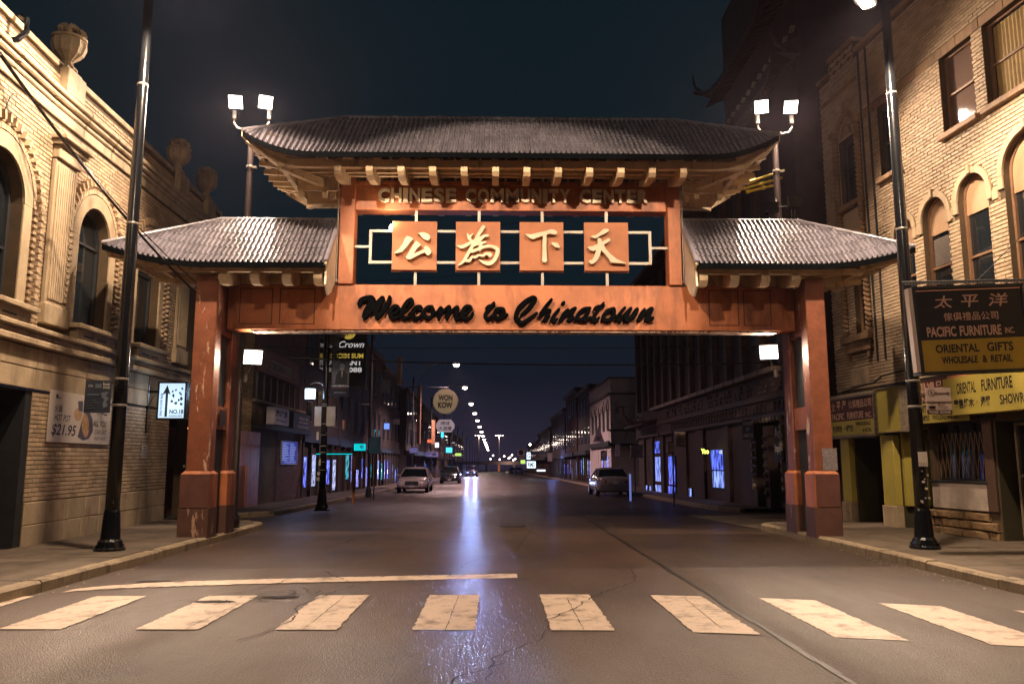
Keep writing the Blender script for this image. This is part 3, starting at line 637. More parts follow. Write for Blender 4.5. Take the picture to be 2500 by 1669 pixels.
    # side verges
    for xe, xr, hip in ((xe0, xr0, hip0), (xe1, xr1, hip1)):
        g = MB()
        if hip: a, b_ = S(xe, 0), S(xe, 0, 1); g.bar((xe, a[1], a[2] - .05), (xe, b_[1], b_[2] - .05), .05, .10)
        else:
            for back in (0, 1): a, b_ = S(xe, 0, back), S(xr, 1, back); g.bar((xe, a[1], a[2] - .07), (xr, b_[1], b_[2] - .07), .05, .13)
        g.build('verge_board', M_CRWOOD(), roof)
    return S, roof
# main roof
S0, RF0 = make_roof('large tiled top roof', -5.08, 5.75, -3.30, 3.96, 15.5, 17.2, 7.74, 9.20, .42, -3.7, 4.3, 6, 1, 1, 0)
S1, RF1 = make_roof('lower tiled roof over the leg by the bank', -7.92, -3.43, -5.97, -3.43, 15.95, 17.2, 5.58, 6.82, .36, -5.8, 9, 6, 1, 0, 150)
S2, RF2 = make_roof('lower tiled roof over the leg by the furniture shop', 4.10, 8.62, 4.10, 6.68, 15.95, 17.2, 5.60, 6.86, .36, -9, 6.5, 6, 0, 1, 150)
wood = M_CRWOOD()
BR = [(15.78, 7.66), (15.76, 7.46), (15.84, 7.39), (16.05, 7.36), (16.45, 7.42), (16.8, 7.52), (16.97, 7.58), (16.97, 8.25), (16.5, 8.2)]
for i in range(12):
    x = -3.22 + i * .643; b = MB(); b.prism(BR, x - .07, x + .07, 's'); b.build('bracket', wood, GATE)
    b = MB(); b.prism([(34.4 - p, q) for p, q in BR], x - .07, x + .07, 's'); b.build('bracket', wood, GATE)
def beamx(a, c, y0, y1, z0, z1, name='purlin'): b = MB(); b.box(a, c, y0, y1, z0, z1); b.build(name, wood, GATE)
for s_ in (0, 1):
    F = (lambda y: 34.4 - y) if s_ else (lambda y: y)
    for (a, c, y0, y1, z0, z1) in ((-4.45, 5.12, 15.82, 15.94, 7.56, 7.72), (-4.1, 4.8, 16.30, 16.38, 7.62, 7.70), (-4.1, 4.8, 16.62, 16.70, 7.66, 7.76)):
        ya, yb = sorted((F(y0), F(y1))); beamx(a, c, ya, yb, z0, z1)
    # low ledger outside the columns, carrying the corner
    for (a, c) in ((-4.25, -3.38), (4.05, 4.92)):
        ya, yb = sorted((F(16.7), F(16.78))); beamx(a, c, ya, yb, 7.36, 7.64, 'ledger_board')
    # rafters: run up the slope under the deck
    b = MB()
    for i in range(30):
        x = -3.9 + i * .295
        p, q = S0(x, .05), S0(x, .62); b.bar((x, F(p[1]), p[2] - .11), (x, F(q[1]), q[2] - .11), .05, .09)
    b.build('rafter_row', wood, GATE, kind='stuff')
for side, xs, xe in ((-1, -4.42, -5.0), (1, 5.09, 5.66)):
    # corner framing: diagonal hip beams, side purlins, shelves between
    for s_ in (0, 1):
        F = (lambda y: 34.4 - y) if s_ else (lambda y: y)
        b = MB(); b.bar((xs - side * .9, F(16.95), 7.50), (xs, F(15.90), 7.60), .12, .16); b.bar((xs, F(15.9), 7.64), (xe, F(15.58), 8.02), .10, .13); b.build('hip_beam', wood, GATE)
    b = MB(); b.box(*sorted((xs - .05, xs + .05)), 15.94, 18.46, 7.60, 7.74); b.build('side_purlin', wood, GATE)
    for i in range(9):
        y = 15.72 + i * .36; t = abs(y - 17.2) / 1.7; zl = 7.66 + .40 * t ** 2
        b = MB(); b.bar((xs - side * .15, y, 7.76), (xe, y, zl + .12), .05, .12); b.build('rafter', wood, GATE)
    for k in range(3):
        xx = xs + (xe - xs) * (k + .5) / 3
        b = MB(); b.box(*sorted((xx - .04, xx + .04)), 15.75, 18.6, 7.78 + .05 * k, 7.80 + .05 * k); b.build('shelf_board', wood, GATE)
    for x_ in (xs - side * .25, xs - side * .75):
        b = MB(); b.box(x_ - .05, x_ + .05, 16.68, 16.80, 7.22, 7.36); b.build('bracket_foot', wood, GATE)
WB = [(16.12, 5.56), (16.12, 5.30), (16.24, 5.20), (16.5, 5.22), (16.8, 5.30), (16.98, 5.36), (16.98, 6.1), (16.6, 5.95)]
for S_, xs in ((S1, (-3.62, -4.26, -4.90, -5.54)), (S2, (4.28, 4.93, 5.57, 6.2))):
    for x in xs:
        b = MB(); b.prism(WB, x - .09, x + .09, 's'); b.build('bracket', wood, GATE)
        b = MB(); b.prism([(34.4 - p, q) for p, q in WB], x - .09, x + .09, 's'); b.build('bracket', wood, GATE)
for a, c, sg in ((-6.9, -3.46, -1), (4.13, 7.6, 1)):
    for (y0, y1, z0, z1) in ((16.14, 16.24, 5.44, 5.56), (16.6, 16.68, 5.58, 5.70), (18.16, 18.26, 5.44, 5.56)): beamx(a, c, y0, y1, z0, z1)
    b = MB(); b.box(*sorted((a if sg < 0 else 4.13, -3.46 if sg < 0 else c)), 17.03, 17.36, 5.37, 5.75); b.build('wall_plate', wood, GATE)
    ex = a if sg < 0 else c; b = MB()
    for i in range(6):
        y = 16.1 + i * .42; b.bar((ex - sg * .3, y, 5.66), (ex + sg * .85, y, 5.82), .05, .10)
    b.build('rafter_row', wood, GATE)
    b = MB(); b.box(*sorted((ex - .05, ex + .05)), 16.14, 18.2, 5.50, 5.62); b.build('side_purlin', wood, GATE)
    for s_ in (0, 1):
        F = (lambda y: 34.4 - y) if s_ else (lambda y: y)
        b = MB(); b.bar((ex - sg * .7, F(16.6), 5.50), (ex + sg * .95, F(16.05), 5.78), .1, .12); b.build('hip_beam', wood, GATE)
# white gable boards at the inner ends of the lower roofs
for x, sg in ((-3.44, 1), (4.11, -1)):
    b = MB(); b.prism([(16.05, 5.50), (16.0, 5.15), (16.25, 4.98), (16.55, 5.1), (16.9, 5.4), (17.0, 5.5), (17.0, 6.5)], x - .02, x + .02, 's'); b.build('end_board', mat('white_painted_board', (.66, .56, .44), .6), GATE)
# conduit on upper columns
for x in (-3.40, 4.06):
    b = MB(); b.tube([(x, 16.90, 5.4), (x, 16.90, 7.7)], .015, 6); b.build('conduit', M_STEEL(), GATE)
# ================================================================ lamps
def post_geo(root, h, r0=.115, r1=.075, segs=14):
    b = MB(); b.fr = Fr(ORG[root.name]); b.lathe([(.25, .0), (.25, .05), (.21, .07), (.19, .16), (.155, .20), (.14, .45), (r0 + .012, .64), (r0, .68)], n=16); [b.lathe([(.025, .05), (.025, .11)], (.21 * math.cos(q_), .21 * math.sin(q_), 0), 6) for q_ in (.8, 2.4, 3.9, 5.5)]; b.build('base', M_BLK(), root, smooth=False)
    b = MB(); b.fr = Fr(ORG[root.name]); b.lathe([(r0, .68), (r0 * .97, 3), (r1, h), (r1 * .6, h + .06)], n=segs); b.build('pole', M_BLK(), root, smooth=True)
    for z in (2.40, 2.85, 5.6, 8.2):
        if z > h: break
        r = r0 + (r1 - r0) * (z - .68) / (h - .68) + .006
        b = MB(); b.fr = Fr(ORG[root.name]); b.lathe([(r, z), (r + .004, z + .01), (r + .004, z + .03), (r, z + .04)], n=segs); b.build('band', M_STEEL(), root)
def street_lamp(label, x, y, h, head, power, col=WARM, size=165, group='black street lamps at the corners', tgt=None, cat='street lamp', wide=0):
    t = thing('street_lamp', label, cat, (x, y, .14), group); o = ORG[t.name]
    post_geo(t, h)
    hx, hy, hz_ = head; b = MB(); P = Vector((x, y, h + .14 - .25)); Q = Vector(head)
    pts = [tuple(P.lerp(Q, k / 6) + Vector((0, 0, .45 * math.sin(k / 6 * 3.1) + .12 * k / 6))) for k in range(7)]; b.tube(pts, .035, 8); b.build('arm', M_BLK(), t)
    d = (Q - P); d.z = 0; d.normalize(); n = Vector((-d.y, d.x, 0))
    b = MB(); rings = []
    for u, w, top in ((-.35, .06, .06), (-.25, .13, .10), (0, .17, .14), (.22, .16, .12), (.32, .08, .05)):
        rings.append([tuple(Q + d * u + n * a * w + Vector((0, 0, zz))) for a, zz in ((-1, .03), (-.7, top), (.7, top), (1, .03))])
    b.loft(rings); b.build('head', mat('grey_lamp_housing', (.2, .19, .18), .5), t)
    b = MB(); b.add([tuple(Q + d * u + n * a) for u, a in ((-.2, -.11), (.2, -.11), (.2, .11), (-.2, .11))] + [tuple(Q + d * u + n * a - Vector((0, 0, .05))) for u, a in ((-.14, -.07), (.14, -.07), (.14, .07), (-.14, .07))], [(4, 5, 6, 7), (0, 1, 5, 4), (1, 2, 6, 5), (2, 3, 7, 6), (3, 0, 4, 7)])
    b.build('lens', emis('sodium_lens', (1, .86, .62), 14), t)
    light('SPOT', 'lamp_light', tuple(Q - Vector((0, 0, .09))), power, col, tgt or tuple(Q - Vector((0, 0, 5))), size, .25, .14, t)
    if wide: light('SPOT', 'wide_light', tuple(Q - Vector((0, 0, .09))), wide, col, (Q.x * 1.9, 13, 0), 140, .4, .14, t)  # added fill, only on the assumed lamps at the near corners
    return t
LAMP_L = street_lamp('tall black street lamp on the left pavement by the hot pot banner', -6.41, 13.92, 10.6, (-5.3, 13.0, 9.9), 4500, size=152, tgt=(-6.2, 11.9, 0))
LAMP_R = street_lamp('tall black street lamp on the right pavement in front of the furniture shop', 7.34, 13.97, 10.6, (6.46, 12.95, 9.56), 4600, size=136, tgt=(8.2, 11.8, 0))
street_lamp('assumed black street lamp out of view at the near corner, bank side', -8.8, 6.6, 10.4, (-3.3, 6.8, 10.1), 7600, tgt=(.2, 17, 5.2), size=40, wide=1100)  # assumed lamp, out of view; narrow spot put in to light the gate centre
street_lamp('assumed black street lamp out of view at the near corner, shop side', 9.2, 6.4, 10.4, (4.2, 6.5, 10.1), 6200, tgt=(.5, 17, 5.2), size=40, wide=1000)  # second assumed lamp, unseen; narrow cone added to brighten the middle of the gate

def flood(root, pos, tgt, w, h, power, col, lens, es, size=130, rad=.12, blend=.5, beam=0):
    """floodlight head: housing, lens, lamp"""
    pos = Vector(pos); d = (Vector(tgt) - pos).normalized(); u = d.cross(Vector((0, 0, 1))).normalized(); v = u.cross(d)
    R4 = lambda a, b_, k: [tuple(pos + d * k + u * x * a + v * y * b_) for x, y in ((-1, -1), (1, -1), (1, 1), (-1, 1))]
    b = MB(); b.loft([R4(w * .3, h * .3, -.16), R4(w * .42, h * .42, -.10), R4(w * .5, h * .5, 0)]); b.build('housing', mat('grey_lamp_housing', (.2, .19, .18), .5), root)
    b = MB(); b.add(R4(w * .46, h * .46, .006), [(0, 1, 2, 3)]); b.build('lens', emis(lens, (1, .90, .78), es), root)
    light('SPOT', 'lamp_light', tuple(pos + d * .03), power, col, tgt, size, blend, rad, root)
    if beam: light('SPOT', 'beam_light', tuple(pos + d * .03), beam, col, (tgt[0] * .9, 5.2, 0), 44, 1.0, rad, root)
for lab, x, sg, tg in (('steel mast with a pair of lit floodlights behind the bank side roof tip', -5.93, -1, [(-4.5, 7, 0), (-1.5, 8, 0)]), ('steel mast with a pair of lit floodlights behind the furniture shop side roof tip', 6.86, 1, [(2.5, 7, 0), (5.5, 8, 0)])):
    t = thing('floodlight_mast', lab, 'floodlight mast', (x, 18.75, .1), 'floodlight masts behind the gate')
    b = MB(); b.lathe([(.16, 0), (.16, .3), (.10, .35), (.085, 5), (.07, 9.45), (.05, 9.5)], (x, 18.75, .1), 12); b.build('pole', mat('bronze_grey_pole', (.05, .035, .035), .4, metal=.5), t, smooth=True)
    b = MB(); z0 = 9.58
    b.tube([(x - .42, 18.7, z0 + .34), (x - .42, 18.7, z0 + .14), (x - .34, 18.7, z0 + .03), (x - .2, 18.7, z0), (x + .2, 18.7, z0), (x + .34, 18.7, z0 + .04), (x + .42, 18.7, z0 + .16), (x + .42, 18.7, z0 + .36)], .026, 8); b.build('yoke', mat('white_steel', (.6, .56, .5), .5), t)
    for k in (-1, 1):
        b = MB(); b.lathe([(.055, .26), (.055, .46)], (x + k * .42, 18.7, z0), 10); b.build('socket', mat('white_steel', (.6, .56, .5), .5), t)
        flood(t, (x + k * .36, 18.55, z0 + .62), tg[0 if k < 0 else 1], .34, .34, 1900, (1, .73, .52), 'hot_flood_lens', 14, 150, .08, beam=4300)
    for zz in (7.3, 8.6):
        b = MB(); b.lathe([(.09, 0), (.095, .01), (.095, .05), (.09, .06)], (x, 18.75, zz), 12); b.box(x + .08, x + .16, 18.7, 18.78, zz, zz + .05); b.build('clamp', M_STEEL(), t)
# twin fixture right, assumed lit; bank side one unseen, added to light the soffit
for lab, x, tg in (('pair of black box floodlights on the mast right of the gate, facing its roof soffit', 6.86, (3.2, 16.5, 8.0)), ('added black box floodlight on the bank side mast, unseen behind the lower roof', -5.93, (-2.6, 16.5, 8.0))):
    zc = 7.55 if x > 0 else 6.6; t = thing('box_floodlight', lab, 'floodlight', (x, 18.5, zc), 'box floodlights clamped to the masts')
    for k in ((-1, 1) if x > 0 else (0,)):
        cx = x + k * .27; b = MB(); b.box(cx - .14, cx + .14, 18.36, 18.48, zc - .02 + k * .07, zc + .22 + k * .07); b.box(cx - .16, cx + .16, 18.33, 18.5, zc + .22 + k * .07, zc + .24 + k * .07); b.build('housing', M_BLK(), t)
        b = MB(); b.tube([(cx + .1, 18.42, zc + .2), (cx + .1, 18.42, zc + .42)], .015, 6, .002); b.tube([(cx - .08, 18.42, zc), (cx - .08, 18.42, zc - .26)], .015, 6); b.tube([(cx, 18.42, zc), (cx, 18.42, zc - .3)], .012, 6); b.build('spike', M_BLK(), t)
    b = MB(); b.tube([(x - .3, 18.45, zc + .05), (x + .3, 18.45, zc + .12)], .02, 6); b.build('bracket', M_BLK(), t)
    light('SPOT', 'lamp_light', (x, 18.3, zc + .3), 170 if x > 0 else 140, WARM, tg, 95, .6, .1, t)
# floodlights under the beam, on arms from the rear pillars
for lab, x, z, sg in (('square floodlight glaring under the beam on the bank side', -5.22, 3.84, 1), ('square floodlight glaring under the beam on the furniture shop side', 5.98, 3.98, -1)):
    t = thing('under_beam_floodlight', lab, 'floodlight', (x, 17.6, z), 'floodlights under the gate beam')
    flood(t, (x, 17.35, z), (x + sg * 2.4, 11.5, .3) , .40, .34, 220, (1, .78, .58), 'hot_flood_lens', 14, 165, .1)
    b = MB(); b.tube([(x - sg * .05, 17.45, z), (x - sg * .12, 17.55, z - .25), (x - sg * .3, 17.6, z - .5)], .02, 6); b.lathe([(.05, -.52), (.05, -.36)], (x - sg * .22, 17.6, z), 8); b.build('arm', M_STEEL(), t)
    light('SPOT', 'spill_light', (x + sg * .05, 17.2, z + .22), 80, (1, .78, .6), (x + sg * 1.2, 17.2, z + 3), 150, .6, .06, t)
t = thing('frame_lamp', 'small lit lamp behind the upper left corner of the first character panel', 'lamp', (-2.3, 17.2, 6.6))
b = MB(); b.lathe([(.0, -.02), (.05, 0), (.06, .06), (.03, .12)], (-2.27, 17.12, 6.62), 10); b.build('bulb', emis('hot_flood_lens', (1, .9, .78), 14), t)
b = MB(); b.box(-2.30, -2.24, 17.08, 17.14, 6.56, 6.60); b.build('bulb_holder', M_STEEL(), t)
light('POINT', 'lamp_light', (-2.31, 16.85, 6.78), 26, (1, .75, .5), rad=.03, parent=t)

# ================================================================ brick facades
def circ_iv(o, z):
    """blocked interval of an opening at height z"""
    if z < o['z0'] - 1e-6: return None
    if z <= o['z1'] + 1e-6: return (o['s0'], o['s1'])
    if o.get('arch'):
        r = (o['s1'] - o['s0']) / 2; c = (o['s0'] + o['s1']) / 2; k = o.get('rise', r); t = (z - o['z1']) / k
        if t < 1: w = r * math.sqrt(1 - t * t); return (c - w, c + w)
    return None
def ztop(o): return o['z1'] + (o.get('rise', (o['s1'] - o['s0']) / 2) if o.get('arch') else 0)
def backing(root, fr, s0, s1, z0, z1, ops, m, depth=.22, name='wall'):
    zs = {z0, z1}
    for o in ops:
        zs |= {o['z0'], o['z1'], ztop(o)}
        if o.get('arch'): zs |= {o['z1'] + (ztop(o) - o['z1']) * math.sin(i / 12 * math.pi / 2) for i in range(12)}
    zs = sorted(z for z in zs if z0 <= z <= z1); b = MB(fr)
    for a, c in zip(zs, zs[1:]):
        if c - a < 1e-5: continue
        L = []
        for o in ops:
            ia, ic = circ_iv(o, a + 1e-7), circ_iv(o, c - 1e-7)
            if ia and circ_iv(o, (a + c) / 2): L.append((ia, ic or ((ia[0] + ia[1]) / 2,) * 2))
        L.sort(); pa, pc = s0, s0
        for (ia, ic) in L + [((s1, s1), (s1, s1))]:
            if ia[0] - pa > 1e-4 or ic[0] - pc > 1e-4: b.add([(pa, 0, a), (ia[0], 0, a), (ic[0], 0, c), (pc, 0, c)], [(0, 1, 2, 3)])
            pa, pc = ia[1], ic[1]
        for (ia, ic) in L:
            for q in (0, 1): b.add([(ia[q], 0, a), (ic[q], 0, c), (ic[q], -depth, c), (ia[q], -depth, a)], [(0, 1, 2, 3)])
    for o in ops:
        b.add([(o['s0'], 0, o['z0']), (o['s1'], 0, o['z0']), (o['s1'], -depth, o['z0']), (o['s0'], -depth, o['z0'])], [(0, 1, 2, 3)])
        if not o.get('arch'): b.add([(o['s0'], 0, o['z1']), (o['s1'], 0, o['z1']), (o['s1'], -depth, o['z1']), (o['s0'], -depth, o['z1'])], [(0, 1, 2, 3)])
    b.add([(s1, 0, z0), (s1, 0, z1), (s1, -3, z1), (s1, -3, z0)], [(0, 1, 2, 3)]); b.add([(s0, 0, z1), (s1, 0, z1), (s1, -3, z1), (s0, -3, z1)], [(0, 1, 2, 3)])
    return b.build(name, m, root)
BRK = {}
def bricks(root, fr, zones, ops, ma, keep, excl=(), bl=.236, bh=.066, jt=.014, ndeg=.014, rot=None, far=22.5):
    """individual bricks for the nearest `keep`, one mesh for the rest. zones: (s0,s1,z0,z1); excl: rectangles left bare"""
    L = []; ch = bh + jt
    for (s0, s1, z0, z1) in zones:
        k = 0; z = z0
        while z + bh <= z1 + 1e-4:
            zc = z + bh / 2; s = s0 - (bl + jt) / 2 * (k % 2)
            bl_iv = [iv for iv in (circ_iv(o, zc) for o in ops) if iv] + [(e[0], e[1]) for e in excl if e[2] <= zc <= e[3]]
            while s < s1:
                segs = [(max(s, s0), min(s + bl, s1))]
                for (p, q) in bl_iv:
                    n2 = []
                    for (a, c) in segs:
                        if q <= a or p >= c: n2.append((a, c))
                        else:
                            if p - a > .03: n2.append((a, p))
                            if c - q > .03: n2.append((q, c))
                    segs = n2
                for (a, c) in segs:
                    if c - a > .02: L.append((a, c, zc))
                s += bl + jt
            z += ch; k += 1
    cp = np.array((0, 0, 1.6)); full = [q for q in L if q[1] - q[0] > bl * .99]
    def dist(q):
        p = fr((q[0] + q[1]) / 2, 0, q[2]); dy = p[1]; px = 1208 + 1969 * p[0] / dy; inframe = 5 < px < 2490 and -200 < (1128 - 1969 * (p[2] - 1.6) / dy) < 1500
        return np.linalg.norm(p - cp) + (0 if inframe else 1e3)
    full.sort(key=dist); ind = set(full[:keep])
    base = MB(); h = bl / 2; e = .006
    base.loft([[(x, 0, z) for x, z in ((-h, -bh / 2), (h, -bh / 2), (h, bh / 2), (-h, bh / 2))][::-1], [(x, ndeg * .6, z) for x, z in ((-h, -bh / 2), (h, -bh / 2), (h, bh / 2), (-h, bh / 2))][::-1],
               [(x, ndeg, z) for x, z in ((-h + e, -bh / 2 + e), (h - e, -bh / 2 + e), (h - e, bh / 2 - e), (-h + e, bh / 2 - e))][::-1]])
    bo = base.build('brick', ma); me = bo.data; bpy.data.objects.remove(bo)
    O = Vector(ORG[root.name]); A = Vector(fr.a); B = Vector(fr.b)
    M0 = Matrix(((A.x, B.x, 0), (A.y, B.y, 0), (A.z, B.z, 1))).to_4x4()
    for (a, c, z) in ind:
        o = bpy.data.objects.new('brick', me); COL.objects.link(o); o.parent = root; p = Vector(fr((a + c) / 2, random.uniform(-.003, .002), z)); M = M0.copy(); M.translation = p - O; o.matrix_local = M
    m = MB(fr)
    for q in L:
        if q in ind: continue
        a, c, z = q; n = ndeg + random.uniform(-.003, .003)
        m.add([(a, 0, z - bh / 2), (c, 0, z - bh / 2), (c, 0, z + bh / 2), (a, 0, z + bh / 2), (a + .004, n, z - bh / 2 + .004), (c - .004, n, z - bh / 2 + .004), (c - .004, n, z + bh / 2 - .004), (a + .004, n, z + bh / 2 - .004)],
              [(4, 5, 6, 7), (0, 1, 5, 4), (1, 2, 6, 5), (2, 3, 7, 6), (3, 0, 4, 7)])
    m.build('brickwork', ma, root, kind='stuff')
def ring(fr, c, zc, r0, r1, n0, n1, a0=0, a1=180, n=20, k=1.):
    b = MB(fr); rr = []
    for i in range(n + 1):
        a = R(a0 + (a1 - a0) * i / n); ca, sa = math.cos(a), math.sin(a) * k
        rr.append([(c + r0 * ca, n0, zc + r0 * sa), (c + r1 * ca, n0, zc + r1 * sa), (c + r1 * ca, n1, zc + r1 * sa), (c + r0 * ca, n1, zc + r0 * sa)])
    b.loft(rr); return b
def window(root, fr, o, fm, depth=.17, mull=(), trans=(), arch_panel=None, curtain=None, glass=None, fw=.06, label=None, blind=None):
    s0, s1, z0, z1 = o['s0'], o['s1'], o['z0'], o['z1']; zt = ztop(o)
    def outl(i):
        P = [(s0 + i, z0 + i), (s1 - i, z0 + i)]
        if o.get('arch'):
            r = (s1 - s0) / 2 - i; c = (s0 + s1) / 2; kz = (zt - z1 - i)
            P += [(c + r * math.cos(R(a)), z1 + kz * math.sin(R(a))) for a in range(0, 181, 12)]
        else: P += [(s1 - i, z1 - i), (s0 + i, z1 - i)]
        return P
    A, B = outl(0), outl(fw); m = MB(fr); n = len(A)
    for (d0, d1, X, Y) in ((-depth, -depth + .05, A, B),):
        P = [(s, d1, z) for s, z in X] + [(s, d1, z) for s, z in Y] + [(s, d0 - .02, z) for s, z in Y]
        m.add(P, [(i, (i + 1) % n, n + (i + 1) % n, n + i) for i in range(n)] + [(n + i, n + (i + 1) % n, 2 * n + (i + 1) % n, 2 * n + i) for i in range(n)])
    for x in mull: m.box(x - .022, x + .022, -depth - .01, -depth + .045, z0 + fw, (z1 if not o.get('arch') else zt - fw * 1.2) - .0)
    for z in trans: m.box(s0 + fw, s1 - fw, -depth - .01, -depth + .04, z - .025, z + .025)
    w = m.build('window', fm, root, label=label)
    g = MB(fr); tri = geometry.tessellate_polygon([[Vector((a, b, 0)) for a, b in B]]); g.add([(s, -depth - .005, z) for s, z in B], [tuple(t) for t in tri]); g.build('pane', glass or M_GLASS(), w)
    if arch_panel:
        r = (s1 - s0) / 2 - fw * .8; c = (s0 + s1) / 2; kz = zt - z1 - fw * .8
        P = [(s0 + fw * .8, arch_panel)] + [(s1 - fw * .8, arch_panel)] + [(c + r * math.cos(R(a)), z1 + kz * math.sin(R(a))) for a in range(0, 181, 12)]
        g = MB(fr); g.prism(P, -depth - .0, -depth + .03); g.build('arch_panel', mat('painted_arch_board', (.42, .27, .16), .6, var=.2, scale=1.5), w)
    if curtain:
        a, c, za, zb = curtain; g = MB(fr); K = 18
        for i in range(K):
            u0, u1 = a + (c - a) * i / K, a + (c - a) * (i + 1) / K; n0, n1 = -depth + .004 + .012 * (i % 2), -depth + .004 + .012 * ((i + 1) % 2); pin = .12 * (c - a) * math.sin(i / K * 3.14)
            g.add([(u0, n0, za), (u1, n1, za), (u1, n1, zb), (u0, n0, zb)], [(0, 1, 2, 3)])
        g.build('curtain', mat('ochre_curtain', (.30, .20, .07), .8, var=.3), w)
    if blind:
        a, c, za, zb = blind; g = MB(fr); z = za
        while z < zb: g.box(a, c, -depth + .002, -depth + .012, z, z + .018); z += .03
        g.build('blind', mat('grey_blind', (.22, .19, .17), .6), w, kind='stuff')
    return w

# ================================================================ bank building (left)
dl = np.array((-.34, 7.03)); dl /= np.linalg.norm(dl)
FL = Fr((-7.522, 0, 0), (dl[0], dl[1], 0), (dl[1], -dl[0], 0), zf=lambda s, z: z * (1 + .0045 * max(0, s - 14.5)))
BANK = thing('bank_building', 'ornate cream brick corner building with arched windows and stone urns left of the gate', 'building', (-8.4, 17, 0))
ARCH = [dict(s0=12.18, s1=13.62, z0=4.25, z1=6.02, arch=1), dict(s0=15.68, s1=17.12, z0=4.25, z1=6.02, arch=1), dict(s0=18.67, s1=20.11, z0=4.25, z1=6.02, arch=1)]
DOORL = dict(s0=9.6, s1=14.50, z0=.12, z1=2.86); DOOR2 = dict(s0=21.45, s1=22.95, z0=.12, z1=3.45)
opsL = ARCH + [DOORL, DOOR2]
backing(BANK, FL, 9, 24.9, .1, 8.95, opsL, M_MORT(), .30)
excl = [(14.44, 15.36, 3.9, 7.6), (21.33, 22.25, 3.9, 7.6), (22.25, 24.9, 3.9, 7.0)]
bricks(BANK, FL, [(9, 24.9, 3.97, 7.93), (9, 24.9, 8.50, 8.88)], ARCH + [dict(s0=a['s0'] - .30, s1=a['s1'] + .30, z0=4.0, z1=6.02, arch=1) for a in ARCH], M_CREAM(), 160, excl)
bricks(BANK, FL, [(14.5, 21.45, .92, 2.84)], [DOORL, DOOR2], M_CREAM(), 140)
stn = M_STONE()
def FB(name, s0, s1, n0, n1, z0, z1, m=None, w=.012, fr=None, root=None): b = MB(fr or FL); b.cham(s0, s1, n0, n1, z0, z1, w); return b.build(name, m or stn, root or BANK)
z = .12
for r_, h in enumerate((.39, .40)):   # ashlar plinth
    s = 14.5 - (0 if r_ == 0 else .0)
    while s < 21.4:
        l = min(random.uniform(.62, .9), 21.42 - s)
        if 21.42 - s - l < .25: l = 21.42 - s
        FB('stone_block', s + .004, s + l - .004, 0, .03 + random.uniform(-.003, .004), z, z + h - .008); s += l
    z += h
for a, c in ((14.5, 16.4), (16.4, 18.6), (18.6, 20.3), (20.3, 21.45), (12.0, 14.5), (9.2, 12.0), (21.45, 22.95)):   # smooth stone course over shop level
    FB('stone_panel', a + .004, c - .004, 0, .035, 2.88 if c < 21.5 and a > 14 else (2.88 if a < 14 else 3.45), 3.24 if a < 21 else 3.6)
    if a < 21: FB('stone_panel', a + .004, c - .004, 0, .04, 3.248, 3.60)
for (n1, z0, z1) in ((.16, 3.62, 3.74), (.10, 3.745, 3.85), (.20, 3.855, 3.95)):   # belt course
    s = 9.0
    while s < 24.9: FB('belt_stone', s + .003, min(s + 1.95, 24.9) - .003, 0, n1, z0, z1, w=.02); s += 1.95
for a in ARCH:   # window dressing
    c = (a['s0'] + a['s1']) / 2; r = .72
    b = ring(FL, c, 6.02, r, r + .27, 0, .045); b.build('arch_architrave', stn, BANK)
    for q in (-1, 1): FB('architrave', *sorted((c + q * r, c + q * (r + .27))), 0, .045, 4.25, 6.02)
    # corbelled brick hood of alternating proud headers
    hd = MB(FL)
    for i in range(45):
        an = R(180 * (i + .5) / 45); ca, sa = math.cos(an), math.sin(an)
        for rr, nn, ht in ((r + .29, .05, .09), (r + .44, .10, .16)):
            if rr > r + .4 and i % 2: continue
            tw = .030; T = (-sa, ca)
            P = [(c + (rr + q * ht) * ca + e_ * tw * T[0], 6.02 + (rr + q * ht) * sa + e_ * tw * T[1]) for q, e_ in ((0, -1), (1, -1), (1, 1), (0, 1))]
            hd.prism(P, 0, nn)
    hd.build('arch_hood', M_CREAM(), BANK, kind='stuff')
    for q in (-1, 1):
        col = MB(FL); z = 4.15
        while z < 6.0:
            for k_, (d, nn) in enumerate(((.30, .07), (.44, .12))):
                if k_ == 0 or True:
                    x0 = c + q * (r + d); x1 = c + q * (r + d + .12); zz = z + (.055 if k_ else 0); col.box(*sorted((x0, x1)), 0, nn, zz, zz + .055)
            z += .118
        col.build('jamb_dentils', M_CREAM(), BANK, kind='stuff')
    FB('sill', a['s0'] - .12, a['s1'] + .42, 0, .26, 4.16, 4.25); FB('sill_block', a['s0'] - .02, a['s1'] + .30, 0, .16, 3.96, 4.155)
    for q in (.25, .85): FB('sill_slot', a['s0'] + q, a['s0'] + q + .42, .161, .172, 4.02, 4.05, M_DARK(), .002)
    window(BANK, FL, a, M_DARK(), .24, mull=(), trans=(5.2,) if c < 14 else (6.0,), fw=.07)
for c0, c1 in ((14.48, 15.32), (21.37, 22.21)):   # fluted pilasters
    FB('pilaster', c0, c1, 0, .08, 4.45, 7.18); m = MB(FL); k = 9
    for i in range(k): x = c0 + .06 + (c1 - c0 - .12) * (i + .5) / k; m.box(x - .026, x + .026, .08, .105, 4.55, 7.08)
    m.build('fluting', stn, BANK)
    FB('pilaster_base', c0 - .05, c1 + .05, 0, .13, 4.08, 4.45); FB('pilaster_cap', c0 - .02, c1 + .02, 0, .14, 7.19, 7.42); FB('pilaster_cap', c0 - .08, c1 + .10, 0, .22, 7.425, 7.52); FB('pilaster_cap', c0 - .13, c1 + .16, 0, .30, 7.525, 7.60)
